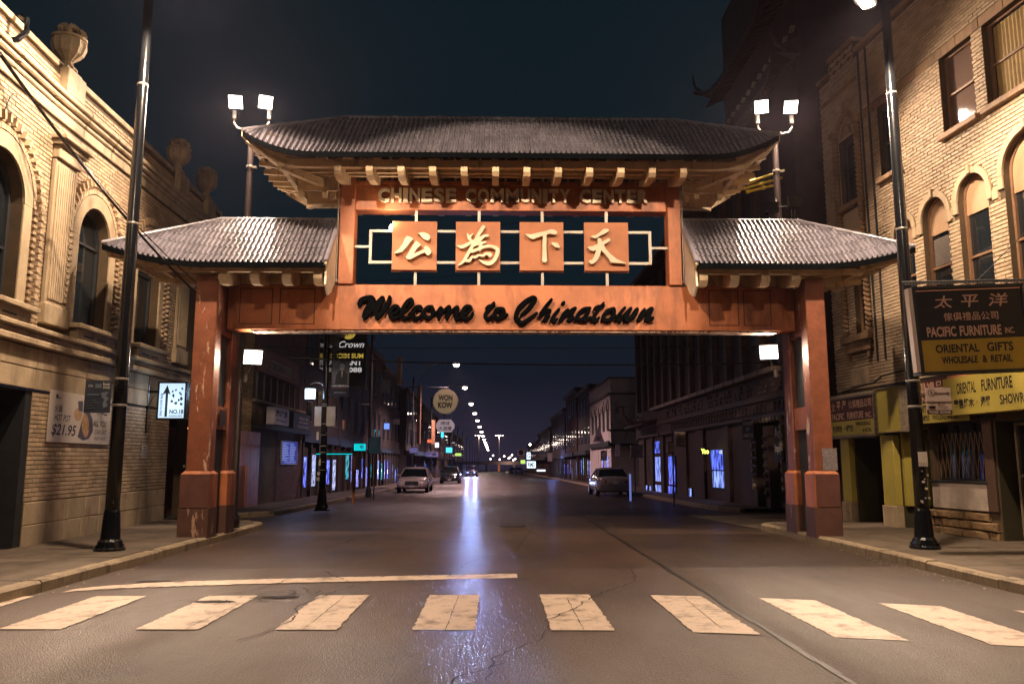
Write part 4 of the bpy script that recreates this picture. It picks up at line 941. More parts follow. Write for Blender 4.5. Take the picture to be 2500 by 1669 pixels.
b = MB(FL); b.lathe([(.30, 0), (.30, .15), (.24, .2), (.24, 1.2), (.27, 1.25), (.27, 1.3), (.22, 1.4), (.21, 2.7), (.28, 2.8), (.28, 2.95)], (23.3, .05, 4.0), 14); b.build('round_corner_column', stn, BANK)
s = 9.0
while s < 24.9:   # frieze, cornice and coping stones
    e_ = min(s + 1.3, 24.9); FB('frieze_stone', s + .003, e_ - .003, 0, .05, 7.94, 8.14); FB('cornice_stone', s + .003, e_ - .003, 0, .08, 8.145, 8.25, w=.03); FB('cornice_stone', s + .003, e_ - .003, 0, .15, 8.255, 8.36, w=.03); FB('cornice_stone', s + .003, e_ - .003, 0, .20, 8.365, 8.47, w=.02); s += 1.3
for a, c in ((9, 11.6), (11.6, 14.3), (15.35, 17.6), (17.6, 20.55), (21.6, 23.15), (24.0, 24.9)): FB('coping_stone', a + .003, c - .003, -.35, .07, 8.90, 9.02)
def urn(s, k=1.):
    FB('urn_pedestal', s - .36, s + .36, -.3, .16, 8.50, 8.98); FB('urn_pedestal', s - .30, s + .30, -.26, .10, 8.985, 9.06)
    c = (s, -.06, 9.06); b = MB(FL); b.lathe([(.18, 0), (.18, .04), (.11, .1), (.09, .18), (.15, .24), (.26, .34), (.305, .48), (.30, .58), (.28, .62)], c, 36, flute=.045, nf=12); u = b.build('urn', stn, BANK)
    b = MB(FL); b.lathe([(.27, .60), (.32, .63), (.32, .67), (.25, .69)], c, 20); b.build('urn_rim', stn, u)
    f = MB(FL)
    for i in range(70):
        a, el = random.uniform(0, 6.28), random.uniform(0, 1.5); rr = .265; p = (c[0] + rr * math.cos(a) * math.cos(el), c[1] + rr * math.sin(a) * math.cos(el), c[2] + .70 + .20 * math.sin(el)); r0 = random.uniform(.04, .075)
        f.add([(p[0] + r0 * x, p[1] + r0 * y, p[2] + r0 * z_) for x, y, z_ in ((1, 0, 0), (-1, 0, 0), (0, 1, 0), (0, -1, 0), (0, 0, 1), (0, 0, -1))], [(0, 2, 4), (2, 1, 4), (1, 3, 4), (3, 0, 4), (2, 0, 5), (1, 2, 5), (3, 1, 5), (0, 3, 5)])
    f.build('carved_fruit', stn, u)
for s in (14.85, 21.1, 23.55): urn(s)
# dark shopfront recess at the near end, and the corner doorway
b = MB(FL); b.box(9.6, 14.5, -1.5, -1.45, .12, 2.9); b.box(9.6, 14.5, -1.5, 0, 2.84, 2.86); b.box(14.3, 14.5, -1.5, -.01, .12, 2.84); b.build('recess', M_DARK(), BANK)
b = MB(FL); b.box(21.45, 22.95, -.8, -.75, .12, 3.5); b.build('recess', M_DARK(), BANK)
w = {'s0': 21.6, 's1': 22.8, 'z0': .2, 'z1': 2.4}; window(BANK, FL, w, M_BLK(), .5, mull=(22.2,), trans=(1.9,), fw=.06, label='dark glazed corner door')
b = MB(FL)
for a, c, z0, z1 in ((21.72, 21.88, 1.35, 1.6), (21.75, 21.93, .95, 1.32), (22.4, 22.6, 1.2, 1.5)): b.box(a, c, -.46, -.455, z0, z1)
b.build('door_notice', M_PAPER(), BANK)
plq = Plane(tuple(FL(22.7, -.38, 2.0)), (-FL.a[0], -FL.a[1], 0)); plq = Plane(tuple(FL(22.85, -.30, 2.2)), (.6, -.8, 0))
# wall-mounted things
def wallplane(fr, s, n, z, rev=1):   # reading direction along the facade for someone in the street
    a = fr.a * rev; return Plane(tuple(fr(s, n, z)), tuple(a))
# bank faces +x: a reader in the street reads towards +y (image right)
pl = wallplane(FL, 15.05, .045, 1.97)
t = sign('hot_pot_banner', 'large wrinkled white HOT POT $21.95 banner on the cream brick wall', 'banner', pl, 2.68, .96, .012, M_PAPER())
texts(pl, t, [('HOT POT', .20, .40, .86, .52, M_INK(), .012, .25), ('$21.95', .14, .10, 1.12, .34, M_INK(), .02, .2), ('火鍋', .20, .56, .50, .70, M_INK(), .012), ('ALL YOU', 1.85, .36, 2.50, .49, M_INK(), .012, .2), ('CAN EAT', 1.95, .20, 2.52, .30, M_INK(), .006, .2), ('HOT POT', 1.95, .08, 2.5, .15, M_INK(), .006, .2), ('歡迎', 1.95, .60, 2.5, .88, mat('maroon_ink', (.10, .02, .03), .6), .02)], .003)
b = MB(); pl.poly(b, [(.9 + .0 * i + 0, 0) for i in ()] or [(1.15 + .17 * math.cos(a), .56 + .13 * math.sin(a)) for a in [i * .39 for i in range(16)]], .004); b.build('printed_egg', mat('printed_tan', (.50, .30, .15), .6, var=.4, scale=14), t)
b = MB(); pl.poly(b, [(1.10, .82), (1.32, .84), (1.34, .62), (1.16, .64)], .0045); pl.poly(b, [(1.20, .12), (1.32, .42), (1.44, .62), (1.62, .66), (1.80, .50), (1.86, .26), (1.70, .10), (1.45, .06)], .0045); b.build('printed_pot', mat('printed_black_brown', (.07, .04, .025), .5, var=.6, scale=9), t)
b = MB(); pl.poly(b, [(1.50 + .16 * math.cos(a) - .05 * math.sin(a), .36 + .24 * math.sin(a)) for a in [i * .39 for i in range(16)]], .006); b.build('printed_broth', mat('printed_orange_broth', (.45, .25, .04), .5, var=.6, scale=16), t)
b = MB(); pl.poly(b, [(.26 + .05 * math.cos(a), .85 + .045 * math.sin(a)) for a in [i * .5 for i in range(13)]], .004); pl.box(b, .30, .42, .82, .84, .003, .004); b.build('printed_emblem', M_INK(), t)
pl = wallplane(FL, 19.66, .03, 1.66); t = sign('parking_notice', 'small white posted notice on the bank wall below the hanging lit sign', 'sign', pl, .36, .31, .008, M_PAPER(), None, [('WARNING', .04, .24, .32, .28, M_INK(), .02), ('NO PARKING', .04, .17, .32, .21, M_INK(), .02), ('TOWING', .04, .10, .32, .14, M_INK(), .02), ('ENFORCED', .04, .03, .32, .07, M_INK(), .02)])
# lit hanging sign NO.18
x0 = -8.16; pl = Plane((x0, 19.75, 2.66), (1, 0, 0))
t = sign('lit_arrow_sign', 'lit white box sign with a big black arrow and NO.18 on a bracket', 'sign', pl, .62, .84, .20, emis('cool_sign_face', (.62, .82, 1.0), 1.15), M_BLK(), fw=.035)
texts(pl, t, [('NO.18', .27, .10, .60, .21, M_INK(), .03), ('KARAOKE', .27, .03, .58, .07, M_INK(), .02)], .004)
b = MB(); pl.poly(b, [(.155, .03), (.215, .03), (.215, .60), (.275, .56), (.185, .80), (.075, .56), (.155, .60)], .005)
for i in range(12):
    cx, cy = .43 + .12 * math.cos(i * 1.7), .33 + .035 * i; r0 = random.uniform(.02, .045); pl.poly(b, [(cx + r0 * random.uniform(.4, 1.2) * math.cos(a), cy + r0 * random.uniform(.5, 1.3) * math.sin(a)) for a in [q * .7 for q in range(9)]], .005)
b.build('printed_arrow', M_INK(), t)
b = MB(); v_, f_ = text_geo('2ND FLOOR BAR', .02); put_text(b, '2ND FLOOR BAR', 0, 0, .55, .055, lambda u, v, w: pl(.09 - v, .05 + u, .005), .02); b.build('lettering', mat('blue_ink', (.02, .03, .25), .5), t)
b = MB(); b.bar((-8.45, 19.8, 3.30), (-8.16, 19.8, 3.30), .05, .06); b.bar((-8.46, 19.8, 2.3), (-8.46, 19.8, 3.7), .06, .05); b.tube([(-8.44, 19.8, 2.9), (-8.36, 19.8, 3.1), (-8.16, 19.8, 3.42)], .01, 6); b.build('bracket', M_BLK(), t)
light('POINT', 'sign_glow', (-7.85, 19.5, 3.0), 10, (.6, .75, 1), rad=.2, parent=t)
# neon in the corner doorway
pl = Plane((-8.15, 21.6, 2.45), (1, 0, 0)); t = thing('neon_window_sign', 'small orange neon sign in the corner doorway beside the gate leg', 'neon sign', (-8.0, 21.6, 2.4))
texts(pl, t, [('Sarah', .02, .02, .42, .16, emis('orange_neon', (1, .32, .08), 4), .01, .3), ('m', .22, .56, .42, .66, emis('orange_neon', (1, .32, .08), 4), .02), ('w', .08, .22, .42, .38, emis('orange_neon', (1, .32, .08), 4), .02)])
b = MB(); pl.box(b, -.05, .47, -.04, .75, -.06, -.02); b.build('backing_board', M_BLK(), t)
pl = Plane((-8.22, 21.62, 1.45), (1, 0, 0)); t = sign('door_number_sign', 'little white number plate on the dark corner door', 'sign', pl, .14, .10, .01, M_BLK(), None, [('211', .02, .02, .12, .08, M_WHT(), .03)])
# cables over the bank front
def cable(name, label, pts, r=.014, n=14, sag=.25):
    P = [Vector(p) for p in pts]; Q = []
    for a, b_ in zip(P, P[1:]):
        for i in range(n): k = i / n; Q.append(tuple(a.lerp(b_, k) - Vector((0, 0, sag * 4 * k * (1 - k)))))
    Q.append(tuple(P[-1])); m = MB(); m.tube(Q, r, 5); return tag(m.build(name, M_BLK()), label, 'cable')
cable('cable', 'thick black cable slung from the bank wall down to the gate leg', [(-8.02, 12.4, 8.1), (-6.2, 16.9, 5.0)], .024, sag=.2)
cable('cable', 'thin black cable twisting beside the thick one to the gate leg', [(-8.0, 12.3, 8.16), (-6.0, 16.9, 5.1)], .011, sag=.32)
t = cable('cable', 'short loose wire hanging in a loop near the cornice of the bank', [(-8.0, 12.9, 7.65), (-8.0, 12.6, 7.25)], .01, sag=-.15)
b = MB(); b.tube([(-7.98, 12.75, 9.0), (-7.85, 12.72, 8.92), (-7.82, 12.7, 8.7), (-7.9, 12.6, 8.5), (-8.0, 12.5, 8.42)], .05, 8); tag(b.build('pipe_hook', M_BLK()), 'black curved pipe end hooked over the bank parapet', 'pipe')
cable('cable', 'slack wire from the under-beam floodlight across the street to the right building', [(-5.5, 21.0, 4.3), (7.8, 22, 4.32)], .02, 20, .12)
cable('cable', 'upper thin wire spanning the street beyond the gate', [(-6.5, 22, 4.72), (8.5, 22, 4.80)], .008, 20, .05)
cable('cable', 'thin wire seen through the gate frame behind the character panels', [(-9, 24, 8.2), (9, 24, 10.2)], .006, 20, .4)
cable('cable', 'thin wire low behind the character panels rising to the right', [(-9, 24, 6.8), (9.0, 24, 8.4)], .006, 20, .3)

# signs on the posts
pl = Plane((-6.98, 13.85, 2.43), (1, 0, 0)); t = sign('bus_stop_sign', 'dark blue bus stop sign with a route map on the left street lamp', 'sign', pl, .44, .55, .012, mat('navy_sign', (.035, .05, .08), .5), None,
    [('bus', .30, .46, .41, .52, M_WHT(), .02), ('stop', .30, .40, .42, .45, M_WHT(), .02), ('cta', .05, .44, .13, .48, M_WHT(), .0)])
b = MB(); pl.box(b, .17, .27, .42, .49, 0, .004); pl.box(b, .04, .24, .30, .32, 0, .004)
for i in range(5): pl.box(b, .04, .04 + .1 + .05 * (i % 3), .26 - .045 * i, .268 - .045 * i, 0, .004)
b.build('printed_bus', mat('grey_blue_print', (.16, .2, .26), .5), t)
b = MB(); pl.poly(b, [(.27, .34), (.40, .36), (.36, .28), (.41, .25), (.37, .18), (.40, .12), (.33, .07), (.31, .16), (.34, .22), (.29, .27)], .004); b.build('printed_map', mat('grey_blue_print', (.16, .2, .26), .5), t)
for z_ in (2.55, 2.88): b = MB(); b.box(-6.56, -6.40, 13.86, 13.9, z_, z_ + .03); b.build('strap', M_STEEL(), t)
pl = Plane((7.47, 13.82, 2.42), (1, 0, -.0)); t = sign('tow_zone_sign', 'white no parking BUS STOP TOW ZONE sign on the right street lamp', 'sign', pl, .44, .46, .012, mat('pale_pink_sign', (.58, .46, .42), .5, var=.06), None,
    [('BUS', .20, .155, .32, .20, M_BROWN(), .01), ('STOP', .20, .095, .36, .14, M_BROWN(), .01), ('P', .085, .35, .12, .405, M_BROWN(), .03)])
b = MB(); pl.box(b, .005, .435, .215, .222, 0, .004); pl.box(b, .17, .40, .365, .372, 0, .004); pl.poly(b, [(.15, .3685), (.19, .39), (.19, .347)], .004); pl.poly(b, [(.42, .3685), (.38, .347), (.38, .39)], .004)
pl.box(b, .05, .14, .10, .185, 0, .004); pl.box(b, .035, .155, .115, .15, 0, .004)
for i in range(24):
    a, c = i * math.pi / 12, (i + 1) * math.pi / 12; k = len(b.v); b.v += [tuple(pl(.10 + r_ * math.cos(q), .375 + r_ * math.sin(q), .004)) for q in (a, c) for r_ in (.055, .065)]; b.f += [(k, k + 2, k + 3, k + 1)]; b.mi += [0]
pl.poly(b, [(.06, .415), (.067, .42), (.14, .335), (.133, .33)], .0045); b.build('symbols', M_BROWN(), t)
b = MB(); pl.box(b, 0, .44, 0, .075, .0, .003); bd = b.build('lower_band', M_BROWN(), t); texts(pl, bd, [('TOW ZONE', .03, .015, .41, .06, M_WHT(), .01)], .006)
b = MB(); pl.box(b, .04, .095, .145, .175, .0045, .0055); pl.box(b, .10, .15, .145, .175, .0045, .0055); b.build('bus_windscreen', mat('pale_pink_sign', (.58, .46, .42), .5, var=.06), t)
for v_ in (.10, .34): b = MB(); pl.box(b, -.08, .1, v_, v_ + .02, -.03, -.012); b.build('strap', M_STEEL(), t)
# stickers and flyers taped on the right post
t = thing('taped_flyer', 'tear-off flyer and sticker scraps taped round the right street lamp post', 'flyer', (7.34, 13.84, 1.6)); b = MB()
b.box(7.26, 7.42, 13.825, 13.83, 1.60, 1.78)
for i in range(6): b.box(7.26 + .028 * i, 7.278 + .028 * i, 13.82, 13.826, 1.53, 1.598)
b.build('sheet', M_PAPER(), t); b = MB()
for i in range(9):
    a = random.uniform(0, 2.2) + 3.6; z = random.uniform(.9, 1.5); s = random.uniform(.01, .03); b.box(7.34 + .125 * math.cos(a) - s, 7.34 + .125 * math.cos(a) + s, 13.97 + .13 * math.sin(a) - .002, 13.97 + .13 * math.sin(a), z, z + s * 1.5)
b.build('scraps', M_PAPER(), t)
# ================================================================ furniture shop building (right)
dr = np.array((-.44, 5.14)); dr /= np.linalg.norm(dr)
FRT = Fr((10.87, 0, 0), (dr[0], dr[1], 0), (-dr[1], dr[0], 0))
SHOP = thing('furniture_shop_building', 'buff brick building with arched windows above the yellow furniture shop', 'building', (9.4, 17, 0))
W_UP = [dict(s0=17.72, s1=18.50, z0=8.35, z1=10.10), dict(s0=15.08, s1=16.10, z0=8.45, z1=10.15), dict(s0=13.45, s1=14.75, z0=8.45, z1=10.15)]
W_BAY = dict(s0=19.50, s1=20.36, z0=8.22, z1=9.95); W_LOW = dict(s0=19.42, s1=20.06, z0=4.78, z1=6.45)
AR = [dict(s0=17.42, s1=18.12, z0=4.75, z1=6.80, arch=1), dict(s0=16.22, s1=17.08, z0=4.75, z1=6.82, arch=1), dict(s0=14.98, s1=15.86, z0=4.75, z1=6.90, arch=1), dict(s0=13.2, s1=14.52, z0=4.75, z1=6.98, arch=1)]
OPB = [dict(s0=19.10, s1=20.52, z0=.12, z1=2.22), dict(s0=17.42, s1=18.55, z0=.12, z1=2.35), dict(s0=15.70, s1=17.35, z0=1.22, z1=2.42), dict(s0=13.2, s1=15.38, z0=.12, z1=2.40)]
opsR = W_UP + [W_BAY, W_LOW] + AR + OPB
backing(SHOP, FRT, 9, 21.25, .1, 12.0, opsR, M_MORT(), .22)
exR = [(19.3, 20.55, 7.95, 8.22), (19.35, 20.6, 4.3, 4.78), (9, 21.3, 3.2, 3.42), (19.28, 19.5, 4.6, 10.3), (20.4, 20.62, 4.6, 10.3), (9, 19.3, 10.12, 10.36)]
bricks(SHOP, FRT, [(12.2, 21.22, 3.42, 11.9)], opsR + [dict(s0=a['s0'] - .13, s1=a['s1'] + .13, z0=6.55, z1=a['z1'], arch=1) for a in AR], M_YELB(), 300, exR)
st2 = mat('brown_terracotta', (.30, .185, .10), .7, var=.25, scale=2, bump=.3, dirt=(.09, .05, .03), dirt_scale=2)
def RB(name, s0, s1, n0, n1, z0, z1, m=None, w=.01): return FB(name, s0, s1, n0, n1, z0, z1, m or st2, w, FRT, SHOP)
for o in W_UP:
    RB('sill', o['s0'] - .10, o['s1'] + .10, 0, .12, o['z0'] - .13, o['z0'] - .01)
s = 9.2
while s < 19.2: RB('lintel_stone', s + .004, min(s + .7, 19.3) - .004, 0, .03, 10.13, 10.35); s += .7
for o in AR:
    c, r = (o['s0'] + o['s1']) / 2, (o['s1'] - o['s0']) / 2
    ring(FRT, c, o['z1'], r, r + .13, 0, .045).build('arch_surround', M_STONE(), SHOP)
    RB('keystone', c - .05, c + .05, 0, .08, o['z1'] + r + .0, o['z1'] + r + .18, M_STONE())
    for q in (-1, 1): RB('impost', *sorted((c + q * r, c + q * (r + .14))), 0, .045, o['z1'] - .26, o['z1'] - .004, M_STONE())
for a, c in ((17.08, 17.42), (15.86, 16.22), (14.52, 14.98)): RB('impost_band', a + .145, c - .145, 0, .044, 6.58, 6.78, M_STONE())
wb = M_WOODB()
window(SHOP, FRT, W_UP[0], M_DARK(), .17, trans=(9.2,))
window(SHOP, FRT, W_UP[1], wb, .17, trans=(9.28,), label='sash window with a draped blind', glass=glassy('curtained_glass', (.16, .11, .09), .05, .7))
window(SHOP, FRT, W_UP[2], wb, .17, trans=(9.28,), curtain=(13.75, 14.65, 8.55, 10.05), label='sash window with ochre curtains')
window(SHOP, FRT, AR[0], wb, .17, trans=(5.8,), arch_panel=6.5)
window(SHOP, FRT, AR[1], wb, .17, trans=(5.75,), arch_panel=6.48, blind=(16.32, 16.98, 5.8, 6.4), label='arched window with a slatted blind')
window(SHOP, FRT, AR[2], wb, .17, trans=(5.7,), arch_panel=6.58)
window(SHOP, FRT, AR[3], wb, .17, trans=(5.7,), arch_panel=6.6)
window(SHOP, FRT, W_BAY, M_DARK(), .18, trans=(9.1,), fw=.08); window(SHOP, FRT, W_LOW, wb, .18, trans=(5.7,))
# ornamental bay at the far corner
RB('bay_sill', 19.35, 20.52, 0, .12, 8.08, 8.21); RB('bay_panel', 19.62, 20.30, 0, .03, 7.2, 8.0, M_YELB()); RB('bay_sill', 19.28, 20.62, 0, .16, 4.60, 4.77); RB('bay_apron', 19.34, 20.56, 0, .10, 4.34, 4.59); RB('bay_bracket', 20.36, 20.46, 0, .08, 4.16, 4.335); RB('bay_bracket', 19.42, 19.52, 0, .08, 4.16, 4.335)
for s in (19.40, 20.50):   # twisted rope columns
    b = MB(FRT)
    for seg in range(44):
        z = 4.80 + seg * .122; rr = []
        for (zz, r) in ((0, .045), (.035, .085), (.085, .085), (.12, .045)):
            rr.append([(s + r * math.cos(q), .05 + r * math.sin(q), z + zz + .05 * math.cos(q)) for q in [6.283 * j / 10 for j in range(10)]])
        b.loft(rr)
    b.build('rope_column', st2, SHOP, label='twisted rope column')
    RB('column_base', s - .11, s + .11, 0, .15, 4.60 + .175, 4.81, w=.005); RB('column_cap', s - .10, s + .10, 0, .16, 10.16, 10.30)
ring(FRT, 19.93, 10.16, .36, .52, 0, .06, k=1.0).build('blind_arch', st2, SHOP); ring(FRT, 19.93, 10.02, .20, .26, 0, .05, k=1.3).build('blind_arch', st2, SHOP); RB('keystone', 19.88, 19.98, 0, .1, 10.66, 10.95)
RB('corner_lintel', 19.28, 21.22, 0, .04, 11.28, 11.40)
# stepped gable with diagonal brick panel
b = MB(FRT); b.prism([(19.30, 11.9), (19.38, 12.38), (20.6, 12.38), (20.75, 12.05), (21.2, 11.9)], -.25, .0); b.build('gable', M_MORT(), SHOP)
m = MB(FRT)
for i in range(-2, 24):
    for j in range(0, 5):
        s, z = 19.45 + .062 * i * 1.0, 11.5 + .17 * j
        if s < 19.42 or s > 20.62 or z + .12 > 12.32 : continue
        t = 1 if (i // 3 + j) % 2 else -1
        P = [(s - .085 * t, z), (s - .085 * t + .045, z), (s + .035 + .045, z + .125), (s + .035, z + .125)] if t > 0 else [(s + .045, z), (s + .09, z), (s - .02, z + .125), (s - .065, z + .125)]
        m.prism(P, 0, .02)
m.build('diagonal_brickwork', M_YELB(), SHOP, kind='stuff')
RB('gable_coping', 19.34, 20.62, -.28, .08, 12.38, 12.48); RB('parapet_coping', 20.66, 21.25, -.28, .08, 12.0, 12.12); s = 9.2
while s < 19.2: RB('parapet_coping', s + .004, min(s + 1.2, 19.28) - .004, -.28, .08, 12.0, 12.12); s += 1.2
for s in (18.78, 19.12): RB('downpipe', s, s + .05, 0, .05, 4.0, 11.9, M_DARK(), .006)
b = MB(); b.tube([tuple(FRT(20.9, .06, 3.4)), tuple(FRT(20.0, .10, 3.46)), tuple(FRT(19.2, .12, 3.50)), tuple(FRT(18.9, .1, 3.62)), tuple(FRT(18.0, .1, 3.66))], .022, 8); b.build('conduit', M_DARK(), SHOP)
RB('stone_plate', 19.62, 20.45, 0, .03, 3.52, 3.92, M_STONE())
# shop level
ye = M_YEL()
for a, c in ((20.52, 20.92), (18.55, 19.06)): RB('yellow_pilaster', a, c, 0, .16, .62, 2.22, ye); RB('stone_foot', a - .02, c + .02, 0, .20, .12, .615, M_STONE())
b = MB(FRT)
for o, d in ((OPB[0], -1.0), (OPB[1], -.8), (OPB[3], -.7)):
    b = MB(FRT); b.box(o['s0'], o['s1'], d - .05, d, .12, o['z1']); b.box(o['s0'], o['s1'], d, 0, o['z1'] - .03, o['z1'] - .002); b.box(o['s0'], o['s0'] + .03, d, 0, .12, o['z1'] - .03); b.box(o['s1'] - .03, o['s1'], d, 0, .12, o['z1'] - .03)
    b.build('recess', mat('olive_dark_door', (.055, .048, .025), .6, var=.2), SHOP)
RB('yellow_reveal', 18.42, 18.545, -.7, -.02, .62, 2.3, ye)
window(SHOP, FRT, OPB[2], M_DARK(), .2, mull=(16.25, 16.8), fw=.05, label='shop window behind a folding lattice')
m = MB(FRT)
for i in range(11):   # folding lattice, and ornaments behind
    s = 15.78 + i * .145
    m.bar((s, -.10, 1.27), (s + .145, -.10, 2.2), .008, .012); m.bar((s + .145, -.09, 1.27), (s, -.09, 2.2), .008, .012)
m.build('folding_lattice', mat('rusty_lattice', (.22, .13, .07), .6), SHOP)
RB('white_stall_board', 15.66, 17.38, 0, .05, .66, 1.18, mat('stained_white_board', (.50, .42, .36), .7, var=.3, scale=4))
RB('window_sill', 15.62, 17.42, 0, .09, 1.185, 1.235, M_DARK())
z = .13; m_rock = mat('rock_faced_stone', (.26, .165, .085), .85, var=.4, scale=6, bump=1.0, bscale=14)
for r_ in range(3):
    s = 15.40 if r_ < 2 else 15.66; h = .145 + .012 * (r_ % 2)
    while s < 17.4:
        l = min(random.uniform(.22, .46), 17.45 - s); b = MB(FRT); n = random.uniform(.07, .15)
        b.loft([[(s + .006, 0, z), (s + l - .006, 0, z), (s + l - .012, 0, z + h), (s + .012, 0, z + h)], [(s + .006, n * .6, z + .002), (s + l - .006, n * .6, z + .002), (s + l - .006, n * .6, z + h - .002), (s + .006, n * .6, z + h - .002)],
                [(s + .03, n, z + .02), (s + l - .04, n * .95, z + .025), (s + l - .03, n * 1.05, z + h - .025), (s + .04, n, z + h - .02)]])
        b.build('rock_block', m_rock, SHOP); s += l
    z += h + .02
RB('screen_pier', 15.40, 15.66, 0, .06, .66, 2.42, mat('perforated_dark_tile', (.09, .05, .035), .6, var=.5, scale=30, bump=.6, bscale=40))
window(SHOP, FRT, dict(s0=13.4, s1=15.25, z0=.2, z1=2.35), mat('bare_metal_frame', (.30, .24, .18), .4, metal=.4), .35, mull=(14.3,), trans=(1.35,), fw=.06, label='metal framed shop door')
RB('fascia', 15.3, 19.1, 0, .05, 2.43, 3.42, M_DARK())
# storefront signs
def rp(s, n, z): a = -FRT.a; return Plane(tuple(FRT(s, n, z)), tuple(a))
frm = mat('weathered_frame', (.30, .24, .18), .5, metal=.3, var=.5, scale=12)
pl = rp(21.2, .26, 2.27)
t = sign('pacific_furniture_sign', 'brown and yellow PACIFIC FURNITURE sign box over the shop doorway by the gate leg', 'sign', pl, 2.12, .93, .2, M_BROWN(), frm, fw=.04)
b = MB(); pl.box(b, 0.01, 2.11, .01, .36, 0, .005); yb = b.build('yellow_band', ye, t)
texts(pl, t, [('太', .12, .62, .34, .86, M_PINK(), .01), ('平', .40, .64, .60, .88, M_PINK(), .02), ('洋', .66, .66, .88, .90, M_PINK(), .02), ('傢俱禮品公司', 1.0, .66, 2.04, .86, M_PINK(), .012), ('PACIFIC', .14, .40, .76, .57, M_PINK(), .03), ('FURNITURE', .90, .40, 1.66, .57, M_PINK(), .03), ('INC.', 1.76, .40, 2.02, .53, M_PINK(), .02)], .006)
texts(pl, yb, [('批發零售', .16, .08, .62, .26, M_INK(), .02), ('一律歡迎', .70, .08, 1.16, .26, M_INK(), .02), ('WHOLESALE', 1.28, .22, 1.98, .32, M_INK(), .02), ('& RETAIL', 1.6, .06, 2.0, .15, M_INK(), .02)], .010)
m = MB()
for i in range(26): pl.box(m, .02 + i * .082, .06 + i * .082, .975, 1.02 + .02 * (i % 2), -.12, -.02); pl.box(m, .02 + i * .082, .05 + i * .082, -.075, -.045, -.05, .01)
m.build('bulb_row', mat('dusty_bulbs', (.42, .36, .28), .4), t, kind='stuff')
pl = rp(18.98, .22, 2.30); sign('blank_yellow_sign', 'plain yellow sign panel between the sign box and the right street lamp', 'sign', pl, .92, 1.0, .16, ye, frm, fw=.02)
pl = rp(17.62, .24, 2.42)
t = sign('oriental_gifts_sign', 'half hidden brown and yellow shop fascia sign reading ORIENTAL GIFTS behind the bus stop sign', 'sign', pl, 1.9, .92, .16, M_BROWN(), None)
b = MB(); pl.box(b, 0, 1.9, 0, .42, 0, .006); yb = b.build('yellow_band', ye, t)
texts(pl, t, [('傢俱禮品公司', .05, .60, 1.70, .86, M_PINK(), .012), ('FURNITURE INC.', .05, .44, 1.6, .56, M_PINK(), .02)], .006)
texts(pl, yb, [('ORIENTAL', .04, .22, .74, .38, M_INK(), .02), ('GIFTS', .86, .23, 1.34, .40, M_INK(), .02), ('批發零售一律歡迎', .04, .04, .64, .17, M_INK(), .02), ('WHOLESALE & RETAIL', .74, .05, 1.56, .16, M_INK(), .02)], .010)
pl = rp(16.2, .42, 2.52)
t = sign('yellow_fascia_sign', 'long bright yellow ORIENTAL FURNITURE sign with black lettering at the right edge', 'sign', pl, 4.6, .74, .3, ye, None)
texts(pl, t, [('ORIENTAL', .42, .40, .98, .62, M_INK(), .02), ('FURNITURE', 1.14, .40, 1.95, .62, M_INK(), .02), ('專售紅木', .30, .12, .90, .31, M_INK(), .03), ('漆器', 1.08, .12, 1.36, .31, M_INK(), .03), ('SHOWROOM', 1.6, .12, 2.6, .30, M_INK(), .02)], .005)
b = MB(); pl.poly(b, [(.985 + (.035 if i % 2 == 0 else .015) * math.cos(R(90 + 36 * i)), .21 + (.035 if i % 2 == 0 else .015) * math.sin(R(90 + 36 * i))) for i in range(10)], .005); b.build('printed_star', mat('tan_star', (.35, .2, .05), .6), t)
b = MB(); pl.box(b, .0, 2.0, .745, .80, -.30, -.1); b.build('top_board', mat('salmon_board', (.55, .22, .12), .6), t)
# big hanging sign across the pavement
a = R(2.4); pl = Plane((7.02, 13.0, 3.06), (math.cos(a), 0, math.sin(a)), (-math.sin(a), 0, math.cos(a)))
t = sign('hanging_shop_sign', 'big dark and yellow PACIFIC FURNITURE sign hung from a bar on the right', 'sign', pl, 1.80, 1.38, .24, mat('near_black_sign_face', (.018, .018, .022), .45), M_DARK(), fw=.045)
b = MB(); pl.box(b, .02, 1.79, .0, .52, 0, .006); yb = b.build('yellow_band', mat('dull_yellow_face', (.42, .27, .035), .5, var=.12), t)
b = MB(); pl.box(b, .02, 1.78, 1.34, 1.355, 0, .02); b.build('neon_tube', mat('pale_tube', (.75, .40, .26), .4), t)
b = MB(); pl.box(b, -.115, -.05, .0, 1.40, -.1, .02); b.build('slotted_bar', mat('pale_pink_sign', (.58, .46, .42), .5, var=.06), t)
P_ = M_PINK()
texts(pl, t, [('太', .30, 1.05, .62, 1.26, P_, .012, .15), ('平', .76, 1.05, 1.06, 1.26, P_, .012, .15), ('洋', 1.22, 1.05, 1.56, 1.27, P_, .012, .15), ('傢俱禮品公司', .44, .83, 1.36, .97, P_, .01), ('PACIFIC', .13, .57, .62, .74, P_, .03), ('FURNITURE', .68, .57, 1.38, .74, P_, .03), ('INC.', 1.44, .59, 1.60, .69, P_, .02)], .006)
texts(pl, yb, [('ORIENTAL', .24, .30, .97, .44, M_INK(), .03), ('GIFTS', 1.10, .30, 1.54, .45, M_INK(), .03), ('WHOLESALE', .32, .12, .92, .24, M_INK(), .04), ('&', 1.0, .12, 1.08, .24, M_INK(), .03), ('RETAIL', 1.14, .12, 1.50, .24, M_INK(), .03)], .010)
b = MB(); b.tube([(6.82, 13.1, 4.58), (9.75, 13.1, 4.66)], .022, 8); b.tube([(7.5, 13.1, 4.50), (7.5, 13.1, 4.60)], .015, 6); b.tube([(8.6, 13.1, 4.52), (8.6, 13.1, 4.62)], .015, 6); b.tube([(8.1, 13.1, 4.62), (9.75, 13.3, 6.1)], .008, 5); b.build('hanger_bar', M_DARK(), t)
m = MB()
